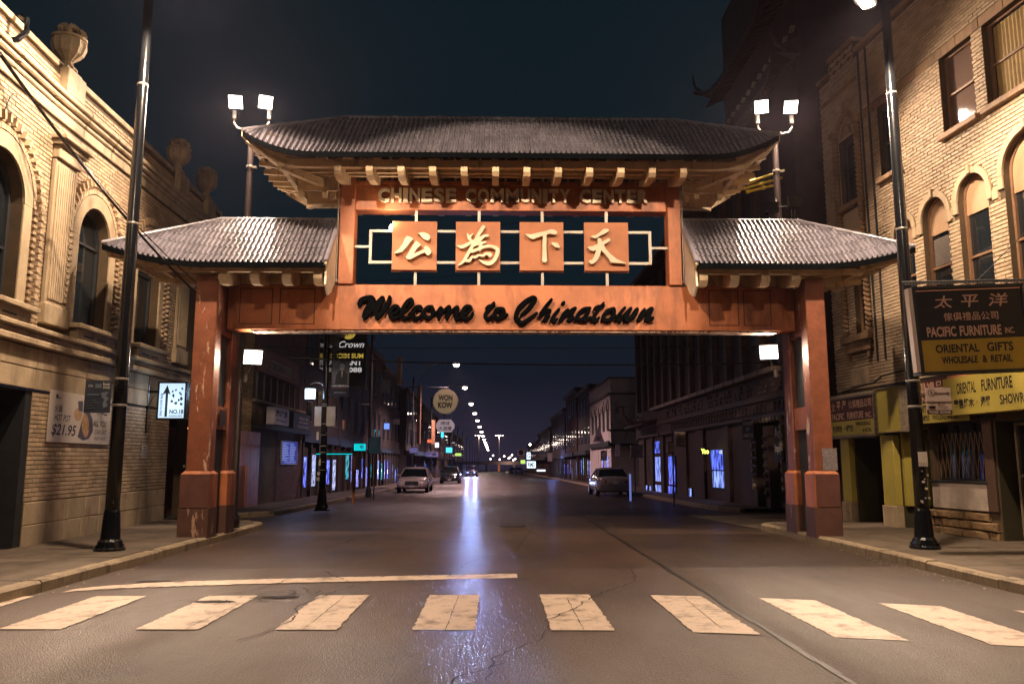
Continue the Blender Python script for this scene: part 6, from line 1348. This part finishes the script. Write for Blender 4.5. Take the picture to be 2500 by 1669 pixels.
# small signs and lights down the street: (name,label,cat, X,Y,Z, w,h, material, text)
SM = [('street_sign', 'pale school crossing sign on a post beside the teal neon', 'sign', -5.86, 38, 2.0, .54, .74, 'bare', None), ('neon_strip', 'thin teal light strip under the dark restaurant fascia', 'neon sign', -8.0, 36.6, 1.95, 1.6, .035, 'teal', None), ('neon_sign', 'small teal neon squiggle in a restaurant window on the left', 'neon sign', -6.3, 36.5, 2.12, .50, .30, 'teal', '酒吧'),
      ('lantern', 'small blue lit lantern in front of the lattice ornament', 'lantern', -6.01, 44, 3.37, .28, .32, 'blue', None), ('lit_sign', 'white and blue lit cylinder sign on the left row', 'lit sign', -5.15, 70, 2.87, .32, .40, 'white', None), ('neon_sign', 'red and white neon strip sign on the left row', 'neon sign', -6.21, 75, 3.40, .65, .28, 'red', 'OPEN'),
      ('neon_sign', 'bright cyan neon box sign past the octagon sign', 'neon sign', -5.10, 85, 2.6, .62, .52, 'cyan', None), ('neon_sign', 'tall cyan neon stroke behind the octagon sign', 'neon sign', -5.3, 80, 4.0, .22, .75, 'cyan', None), ('neon_sign', 'yellow green neon sign low on the left row', 'neon sign', -4.62, 95, 2.35, .70, .30, 'green', None),
      ('shop_sign', 'pale blue hanging shop sign under the lit cylinder', 'sign', -5.6, 66, 2.05, 1.0, .38, 'violet', '龍鳳'), ('shop_sign', 'small grey plate sign high on the left row', 'sign', -6.3, 50, 3.9, .42, .34, 'grey', None), ('shop_sign', 'grey square sign lower than the small plate on the left', 'sign', -5.1, 56, 3.8, .50, .44, 'grey', None), ('cctv_lamp', 'short white security lamp on an arm left of the lattice ornament', 'lamp', -6.9, 42, 4.55, .36, .08, 'bare', None),
      ('shop_sign', 'small parking sign plate near the school crossing sign', 'sign', -4.6, 44, 2.1, .42, .28, 'violet', None), ('shop_sign', 'triangular looking pale sign above the awning on the right', 'sign', 5.8, 48, 2.78, .7, .95, 'tri', None), ('one_way_sign', 'ONE WAY sign with an arrow on the right side of the street', 'sign', 6.0, 46, 1.74, .34, .48, 'oneway', None),
      ('info_sign', 'rectangular pay parking sign on the right', 'sign', 6.70, 40, 1.86, .60, .56, 'info', None), ('info_sign', 'upper bus stop sign plate beyond the gate on the right', 'sign', 6.69, 30, 2.2, .38, .52, 'info', None), ('info_sign', 'lower no parking bus plate beyond the gate on the right', 'sign', 6.38, 30, 1.96, .25, .36, 'info', None), ('info_sign', 'narrow pale plate on a wall past the pay parking sign', 'sign', 7.44, 50, 1.95, .27, .75, 'grey', None),
      ('lit_sign', 'lit upper box sign with blue and red strokes far on the right', 'lit sign', 4.30, 110, 2.0, .50, .92, 'white', 'G'), ('lit_sign', 'lit RMB lettered box sign far on the right', 'lit sign', 4.25, 108, .85, 1.15, .88, 'white', 'RM3'), ('lit_sign', 'yellow green lit square sign low on the far right post', 'lit sign', 3.0, 95, 1.45, .52, .42, 'green', None), ('traffic_sign', 'white traffic sign with a black roundel on the far right', 'sign', 2.62, 95, 2.35, .85, .76, 'round', None),
      ('traffic_sign', 'pale panel under the black roundel sign', 'sign', 2.78, 95, 1.90, .62, .42, 'grey', None), ('lit_sign', 'white strip light under the far right box signs', 'lit sign', 5.4, 105, .45, 1.1, .22, 'white', None), ('shop_sign', 'pale hanging board on the far right row', 'sign', 5.7, 88, 1.7, .5, .9, 'grey', None), ('street_light_plate', 'violet awning board on the far right row', 'sign', 3.6, 112, 1.35, 1.6, .45, 'violet', None)]
MM = {'bare': mat('bare_aluminium', (.40, .37, .36), .5, metal=.3), 'teal': emis('teal_neon', (.0, .55, .6), 1.6), 'blue': emis('blue_neon', (.18, .35, 1), 1.2), 'white': emis('cool_white_glow', (.7, .88, 1), 2.2), 'red': emis('red_neon', (1, .18, .06), 2), 'cyan': emis('cyan_neon', (.05, .7, 1), 2.4),
      'green': emis('yellowgreen_neon', (.5, .8, .15), 1.4), 'violet': emis('violet_board', (.18, .16, .42), .6), 'grey': mat('grey_sign', (.30, .26, .28), .6), 'tri': mat('grey_sign', (.30, .26, .28), .6), 'oneway': M_INK(), 'info': mat('pale_pink_sign', (.58, .46, .42), .5, var=.06), 'round': mat('pale_pink_sign', (.58, .46, .42), .5, var=.06)}
for nm, lab, cat, X, Y, Z, w, h, mk, tx in SM:
    pl = Plane((X, Y, Z), (1, 0, 0)); t = thing(nm, lab, cat, (X + w / 2, Y, Z)); b = MB()
    if mk == 'tri': m = MB(); m.prism([(X, Z), (X + w, Z), (X + w / 2, Z + h)], Y, Y + .05); m.build('board', MM[mk], t); texts(pl, t, [('福滿樓', w * .3, h * .1, w * .7, h * .35, M_BROWN(), .02)], .01); continue
    pl.box(b, 0, w, 0, h, -.08, 0); b.build('board', MM[mk], t); b = MB(); pl.box(b, -.02, w + .02, -.03, 0, -.10, .01); pl.box(b, -.02, w + .02, h, h + .03, -.10, .01); b.build('rim', M_DARK(), t)
    if tx: texts(pl, t, [(tx, w * .12, h * .15, w * .88, h * .85, M_INK() if mk not in ('teal', 'red') else M_WHT(), .03)], .01)
    if mk == 'oneway': texts(pl, t, [('ONE', .06, .30, .28, .42, M_WHT(), .03), ('WAY', .06, .16, .28, .27, M_WHT(), .03)]); b = MB(); pl.poly(b, [(.04, .06), (.20, .06), (.20, .03), (.30, .075), (.20, .12), (.20, .09), (.04, .09)], .004); b.build('arrow', M_WHT(), t)
    if mk == 'info': b = MB(); [pl.box(b, w * .1, w * random.uniform(.4, .9), h * (.15 + .16 * j), h * (.2 + .16 * j), 0, .004) for j in range(5)]; b.build('printed_lines', M_BROWN(), t)
    if mk == 'round': disc(pl, .3, 20, w / 2, h / 2, .0, .006).build('roundel', M_INK(), t)
# posts carrying them
for x, y, z1, lab in ((-5.6, 38.05, 3.0, 'thin post of the school crossing sign'), (6.17, 46.1, 2.3, 'post of the one way sign'), (6.9, 40.1, 2.5, 'post of the pay parking sign'), (6.6, 30.1, 2.8, 'post of the bus plates beyond the gate'), (3.0, 95.1, 3.2, 'post of the black roundel sign')):
    b = MB(); b.lathe([(.03, gz(y)), (.03, z1)], (x, y, 0), 8); tag(b.build('sign_post', M_DARK()), lab, 'post')
b = MB(); b.lathe([(.045, -.1), (.045, 1.05), (.03, 1.1)], (5.97, 36, 0), 8); tag(b.build('bollard', emis('pale_blue_post', (.20, .26, .7), .8)), 'slim pale blue lit bollard behind the parked silver car', 'bollard')
# lattice ornament sign (white scribble)
m = MB(); 
for i in range(9): m.bar((-7.15 + .08 * i, 50, 5.95 + .03 * i), (-6.95 + .05 * i, 50, 6.6 - .04 * i), .02, .03); m.bar((-7.15, 50, 5.95 + .08 * i), (-6.5, 50, 5.8 + .1 * i), .02, .03)
tag(m.build('lattice_ornament', mat('white_steel', (.6, .56, .5), .5)), 'white diagonal lattice ornament hanging dark over the left pavement', 'ornament')
for X, Y, z0, z1, lab in ((-6.1, 50, 6.4, 8.1, 'narrow orange lit edge of a blade sign high on the left row'), (-5.5, 57, 2.9, 7.0, 'tall pale blade sign edge before the Won Kow sign'), (-5.0, 64, 3.0, 4.9, 'pale building edge strip right of the octagon sign')):
    b = MB(); b.box(X, X + .22, Y, Y + .9, z0, z1); tag(b.build('blade_sign', mat('tan_blade', (.42, .22, .12), .6, var=.3)), lab, 'sign')

# ---------------------------------------------------------------- street lamps down the left row
b = None
def far_lamp(i, y, px):
    g = gz(y); t = thing('street_lamp', ('lit street lamp %s, left kerb row' % ('nearest, unseen behind the gate beam', 'just left of the Won Kow disc top', 'second beyond the gate, above the Won Kow sign', 'third beyond the gate', 'fourth beyond the gate', 'fifth beyond the gate', 'sixth beyond the gate', 'seventh beyond the gate', 'eighth beyond the gate', 'ninth beyond the gate', 'sixth from the far end', 'fifth from the far end', 'fourth from the far end', 'third from the far end', 'at the very far end')[min(i, 14)]), 'street lamp', (-6.3, y, g), 'lit street lamps receding down the left side')
    m = MB(); m.lathe([(.16, 0), (.13, .4), (.09, .5), (.06, 8.3)], (-6.3, y, g), 8); m.build('pole', M_DARK(), t)
    m = MB(); m.tube([(-6.3, y, g + 7.6), (-5.9, y, g + 8.6), (-5.2, y, g + 9.2), (-4.2, y, g + 9.5), (px, y, g + 9.38)], .035, 6); m.build('arm', M_STEEL(), t)
    m = MB(); m.box(px - .3, px + .3, y - .14, y + .14, g + 9.34, g + 9.46); m.build('head', mat('grey_lamp_housing', (.2, .19, .18), .5), t)
    s = min(1 + y / 160, 2.6); m = MB(); m.lathe([(.0, -.14 * s), (.12 * s, -.10 * s), (.17 * s, 0), (.12 * s, .02)], (px, y, g + 9.32), 10); m.build('lens', emis('far_lens', (1, .80, .66), 30), t)
    if y < 260: light('SPOT', 'lamp_light', (px, y, g + 9.1), (8000 if y > 50 else 2200), (1, .62, .60), (px + 1.5, y, g), 146, .5, .15, t)
LY = [41, 62, 80, 101, 119, 137, 158, 180, 204, 228, 252, 276, 300, 325, 352]  # nearest one unseen, added at the row spacing to light the parked sedan
for i, y in enumerate(LY): far_lamp(i, y, -3.0 + (0.0 if i < 6 else .0))
t = thing('wall_lamp', 'single lit lamp on the far right row', 'lamp', (6.0, 139, 4.5)); m = MB(); m.lathe([(.0, -.2), (.2, 0), (.0, .2)], (6.0, 139, 4.6), 10); m.build('lens', emis('far_lens', (1, .80, .66), 30), t); m = MB(); m.box(6.0, 8.0, 139.2, 139.3, 4.7, 4.8); m.build('arm', M_DARK(), t)
# overpass with lights, and high masts
OV = thing('overpass', 'concrete road overpass crossing the far end of the street', 'bridge', (4, 380, -3))
cc = mat('grey_overpass', (.24, .19, .18), .8, var=.3, scale=.4)
b = MB(); b.box(-30, 45, 380, 392, .55, 1.55); b.build('deck', cc, OV); b = MB(); b.box(-30, 45, 379.6, 379.9, 1.5, 2.1); b.build('parapet', cc, OV)
for x in (-12, -4, 2.0, 9, 17): b = MB(); b.box(x - .5, x + .5, 382, 390, -4, .55); b.build('pier', cc, OV)
b = MB(); b.box(1.4, 2.2, 378.5, 379, -3.4, .3); tag(b.build('marker_board', emis('orange_marker', (.8, .2, .08), .35)), 'thin orange lit marker in front of the overpass pier', 'marker')
light('POINT', 'underpass_light', (6, 376, 0), 900, (1, .7, .55), rad=1, parent=OV)
for i, (x, z) in enumerate(((-.9, 4.9), (-2.2, 3.2), (4.6, 4.6), (7.5, 4.0), (8.5, 5.2), (10.1, 3.3), (6.8, 3.6), (9.2, 2.7), (2.4, 3.0))):
    m = MB(); m.lathe([(0, -.42), (.36, -.2), (.42, 0), (.3, .25), (0, .4)], (x, 400 + i, z), 8); t = thing('distant_lamp', 'glowing road lamp %s beyond the overpass' % ('far left', 'lower left', 'centre alone', 'in the right cluster, middle', 'in the right cluster, top', 'rightmost', 'in the right cluster, left', 'in the right cluster, low', 'small, over the pier')[i], 'lamp', (x, 400 + i, z), 'glowing lamps beyond the overpass'); m.build('lens', emis('far_lens2', (1, .78, .66), 12), t)
    m = MB(); m.tube([(x, 400.4 + i, z), (x, 400.4 + i, -3)], .08, 5); m.build('pole', M_DARK(), t)
for x, lab in ((2.2, 'tall high mast light with a lit T shaped head, right of the lamp row'), (-8.3, 'tall high mast light partly hidden by the lamp row')):
    t = thing('high_mast', lab, 'high mast light', (x, 420, -3.5), 'high mast lights'); m = MB(); m.lathe([(.35, 0), (.16, 18.6)], (x, 420, -3.5), 8); m.build('pole', mat('pale_mast', (.5, .42, .42), .5), t)
    m = MB(); m.box(x - 2.0, x + 2.0, 419.9, 420.1, 15.0, 15.15); m.build('crossbar', M_STEEL(), t)
    for k in (-1.8, -.6, .6, 1.8): m = MB(); m.lathe([(0, -.3), (.3, 0), (0, .25)], (x + k, 419.7, 15.3), 8); m.build('lens', emis('far_lens2', (1, .78, .66), 12), t)
    light('POINT', 'mast_light', (x, 419, 14.8), 1500, PINKW, rad=.4, parent=t)

# ================================================================ cars
def car(label, x, y, face, paint, L=4.7, Wd=1.84, Hh=1.46, suv=0, lamp_on=0, plate='', rear_view=0, group='parked cars'):
    """face -1: nose towards the camera"""
    t = thing('parked_car' if not lamp_on else 'moving_car', label, 'car', (x, y, gz(y)), group); g = gz(y)
    fr = Fr((x, y, g), (1, 0, 0), (0, face, 0), (0, 0, 1))  # s across, n forward(+), z
    hw = Wd / 2; hl = L / 2; bl = .95 if not suv else 1.05
    # stations along n: (n, half width, z bottom, z top/shoulder)
    prof = [(-hl, .80, .42, .92), (-hl + .08, .90, .30, bl + .03), (-hl + .5, .985, .22, bl + .06), (-hl + 1.2, 1.0, .2, bl + .03), (0, 1.0, .19, bl), (hl - 1.5, 1.0, .2, bl - .02), (hl - .75, .985, .22, bl - .09), (hl - .3, .93, .24, bl - .18), (hl - .06, .84, .28, .68), (hl, .74, .36, .60)]
    def sec(n, k, z0, z1):
        w = hw * k; h = z1 - z0
        return [(-w * .80, n, z0), (-w * .97, n, z0 + h * .18), (-w, n, z0 + h * .45), (-w * .985, n, z0 + h * .72), (-w * .93, n, z1 - h * .06), (-w * .78, n, z1), (0, n, z1 + .035), (w * .78, n, z1), (w * .93, n, z1 - h * .06), (w * .985, n, z0 + h * .72), (w, n, z0 + h * .45), (w * .97, n, z0 + h * .18), (w * .80, n, z0)]
    b = MB(fr); b.loft([sec(*p) for p in prof]); b.build('body', paint, t, smooth=True)
    r0, r1 = (-hl + .75, hl - 1.35) if not suv else (-hl + .25, hl - 1.35); top = Hh; ra, rb = (-hl + 1.55, hl - 2.15) if not suv else (-hl + .55, hl - 2.0)
    kk = .90 * hw; kt = .66 * hw
    C0 = lambda n, k, z: [(-k, n, z), (k, n, z)]
    b = MB(fr)   # glass house
    b.add([(-kk, r0, bl), (kk, r0, bl), (kk, r1, bl - .02), (-kk, r1, bl - .02), (-kt, ra, top - .05), (kt, ra, top - .05), (kt, rb, top - .05), (-kt, rb, top - .05)], [(0, 1, 5, 4), (1, 2, 6, 5), (2, 3, 7, 6), (3, 0, 4, 7)]); b.build('glasshouse', glassy('car_glass', (.01, .012, .014), .05, .6), t)
    b = MB(fr); b.loft([[(-kt - .02, n, z), (-kt * .7, n, z + .045), (kt * .7, n, z + .045), (kt + .02, n, z)] for n, z in ((ra - .10, top - .08), (ra, top - .045), ((ra + rb) / 2, top - .03), (rb, top - .05), (rb + .10, top - .09))]); b.build('car_roof', paint, t, smooth=True)
    for s_ in (-1, 1):
        for (a, c) in (((r0, bl), (ra, top - .05)), ((r1, bl - .02), (rb, top - .05)), (((r0 + r1) / 2 - .05, bl), ((ra + rb) / 2, top - .05))):
            b = MB(fr); b.bar((s_ * (kk + .005), a[0], a[1]), (s_ * (kt + .015), c[0], c[1]), .05, .05); b.build('roof_pillar', paint, t)
        b = MB(fr); b.loft([[(s_ * (hw * .98), r1 - .25, bl + .03), (s_ * (hw + .13), r1 - .22, bl + .02), (s_ * (hw + .15), r1 - .22, bl + .13), (s_ * (hw * .98), r1 - .25, bl + .12)], [(s_ * (hw * .98), r1 - .15, bl + .03), (s_ * (hw + .10), r1 - .10, bl + .04), (s_ * (hw + .12), r1 - .10, bl + .11), (s_ * (hw * .98), r1 - .15, bl + .10)]]); b.build('door_mirror', paint, t)
        for nn in (hl - .92, -hl + .98):
            b = MB(fr); R_ = .33 if not suv else .36; q = []
            for d_, r_ in ((.0, R_ * .8), (.02, R_), (.18, R_), (.20, R_ * .8)): q.append([(s_ * (hw - .205 + d_), nn + r_ * math.cos(a), R_ + r_ * math.sin(a)) for a in [6.283 * i / 20 for i in range(20)]])
            b.loft(q); w_ = b.build('wheel', mat('tyre_rubber', (.015, .015, .016), .8), t)
            b = MB(fr); q = [[(s_ * (hw - .0 + d_), nn + r_ * math.cos(a), R_ + r_ * math.sin(a)) for a in [6.283 * i / 14 for i in range(14)]] for d_, r_ in ((-.002, R_ * .62), (.006, R_ * .55), (.006, R_ * .1))]; b.loft(q); b.build('rim', mat('alloy', (.4, .4, .42), .3, metal=.8), w_)
    fz = .62
    for s_ in (-1, 1):
        b = MB(fr); b.loft([[(s_ * hw * k, n, z) for k, n, z in ((.47, hl - .015 - d, .60), (.50, hl - .03 - d, .70), (.86, hl - .25 - d, .78), (.87, hl - .22 - d, .66))] for d in (.0, .06)]); b.build('headlight', emis('headlight_on', (.45, .55, 1), 30) if lamp_on else mat('headlight_glass', (.28, .29, .30), .12, spec=.9), t)
        b = MB(fr); b.loft([[(s_ * hw * k, n, z) for k, n, z in ((.50, -hl + .01 + d, .70), (.50, -hl + .01 + d, .86), (.90, -hl + .16 + d, .90), (.92, -hl + .18 + d, .76))] for d in (.0, -.05)]); b.build('tail_light', mat('tail_red', (.16, .01, .012), .2), t)
        b = MB(fr); b.loft([[(s_ * hw * k, n, z) for k, n, z in ((.52, hl - .0 - d, .30), (.50, hl + .005 - d, .44), (.80, hl - .09 - d, .46), (.82, hl - .10 - d, .32))] for d in (-.01, .06)]); b.build('lower_grille', M_DARK(), t)
    b = MB(fr); b.prism([(-.40 * hw, .46), (-.44 * hw, .60), (-.36 * hw, .69), (.36 * hw, .69), (.44 * hw, .60), (.40 * hw, .46)], hl - .06, hl + .02); gr = b.build('grille', M_DARK(), t)
    b = MB(fr); b.box(-.38 * hw, .38 * hw, hl + .02, hl + .03, .585, .60); b.box(-.38 * hw, .38 * hw, hl + .02, hl + .03, .535, .545); b.lathe([(.0, -.07), (.07, 0), (0, .07)], (0, hl + .02, .58), 10); b.build('grille_bar', mat('alloy', (.4, .4, .42), .3, metal=.8), gr)
    for nn, zz in ((hl + .03, .34), (-hl - .02, .62)):
        b = MB(fr); b.box(-.16, .16, min(nn, nn - .01), max(nn, nn - .01) + .004, zz, zz + .12); b.build('number_plate', mat('plate_white', (.5, .48, .46), .5), t)
    b = MB(fr); b.box(-hw * .86, hw * .86, -hl - .01, -hl + .12, .36, .52); b.box(-hw * .30, hw * .30, -hl - .015, -hl + .06, .80, .83); b.build('rear_bumper', paint, t)
    return t
silver = mat('silver_car_paint', (.60, .50, .48), .25, metal=.1, var=.04, bump=0, coat=.6); blackp = mat('black_car_paint', (.015, .016, .02), .15, var=.05, bump=0, coat=.8); bluep = mat('dark_blue_paint', (.03, .04, .09), .2, var=.05, bump=0, coat=.6)
car('silver white sedan parked facing the camera at the left kerb', -4.85, 50.2, -1, silver, 4.85, 1.86, 1.47)
car('black hatchback parked facing the camera behind the silver white sedan', -4.15, 77, -1, blackp, 4.4, 1.84, 1.55, 1)
hc = car('oncoming car with dazzling blue white headlights', -3.65, 128.5, -1, bluep, 4.6, 1.85, 1.75, 1, 1, group='driving cars')
for s_ in (-.62, .62): light('SPOT', 'headlight_beam', (-3.65 + s_, 126.0, gz(126) + .70), 9000, (.36, .46, 1), (-3.2 + s_, 40, gz(126) + .3), 16, .9, .08, hc)
car('dark car at the left kerb beyond the oncoming headlights', -4.9, 168, -1, blackp, 4.5, 1.84, 1.5)
car('silver sedan parked on the right, seen from behind', 6.05, 43.2, 1, mat('dim_silver_paint', (.26, .22, .22), .25, metal=.1, var=.04, bump=0, coat=.6), 4.8, 1.84, 1.45)
car('dark car with glinting lights at the right kerb near the overpass', 4.2, 190, 1, blackp, 4.5, 1.84, 1.5)
car('second dark car at the right kerb near the overpass', 4.9, 172, 1, bluep, 4.5, 1.84, 1.5, 1)
light('POINT', 'street_glow', (7.0, 100, 2.0), 160, (.25, .33, 1), rad=.4, parent=bpy.data.objects.get('lit_sign'))
# ================================================================ thin haze volume added for lamp glow and lifted blacks
b = MB(); b.box(-60, 60, -12, 470, -9, 21.5)
hz_o = b.build('haze', None or mat('haze_dummy', (1, 1, 1)), None, kind='stuff')
hm = bpy.data.materials.new('night_haze'); hm.use_nodes = True; hn = hm.node_tree; hn.nodes.clear()
ho = hn.nodes.new('ShaderNodeOutputMaterial'); hv = hn.nodes.new('ShaderNodeVolumePrincipled'); hv.inputs['Density'].default_value = .00011; hv.inputs['Color'].default_value = (.80, .70, .90, 1); hv.inputs['Anisotropy'].default_value = .72
hn.links.new(hv.outputs[0], ho.inputs['Volume']); hz_o.data.materials.clear(); hz_o.data.materials.append(hm)
SC.cycles.volume_bounces = 0; SC.cycles.volume_step_rate = 1
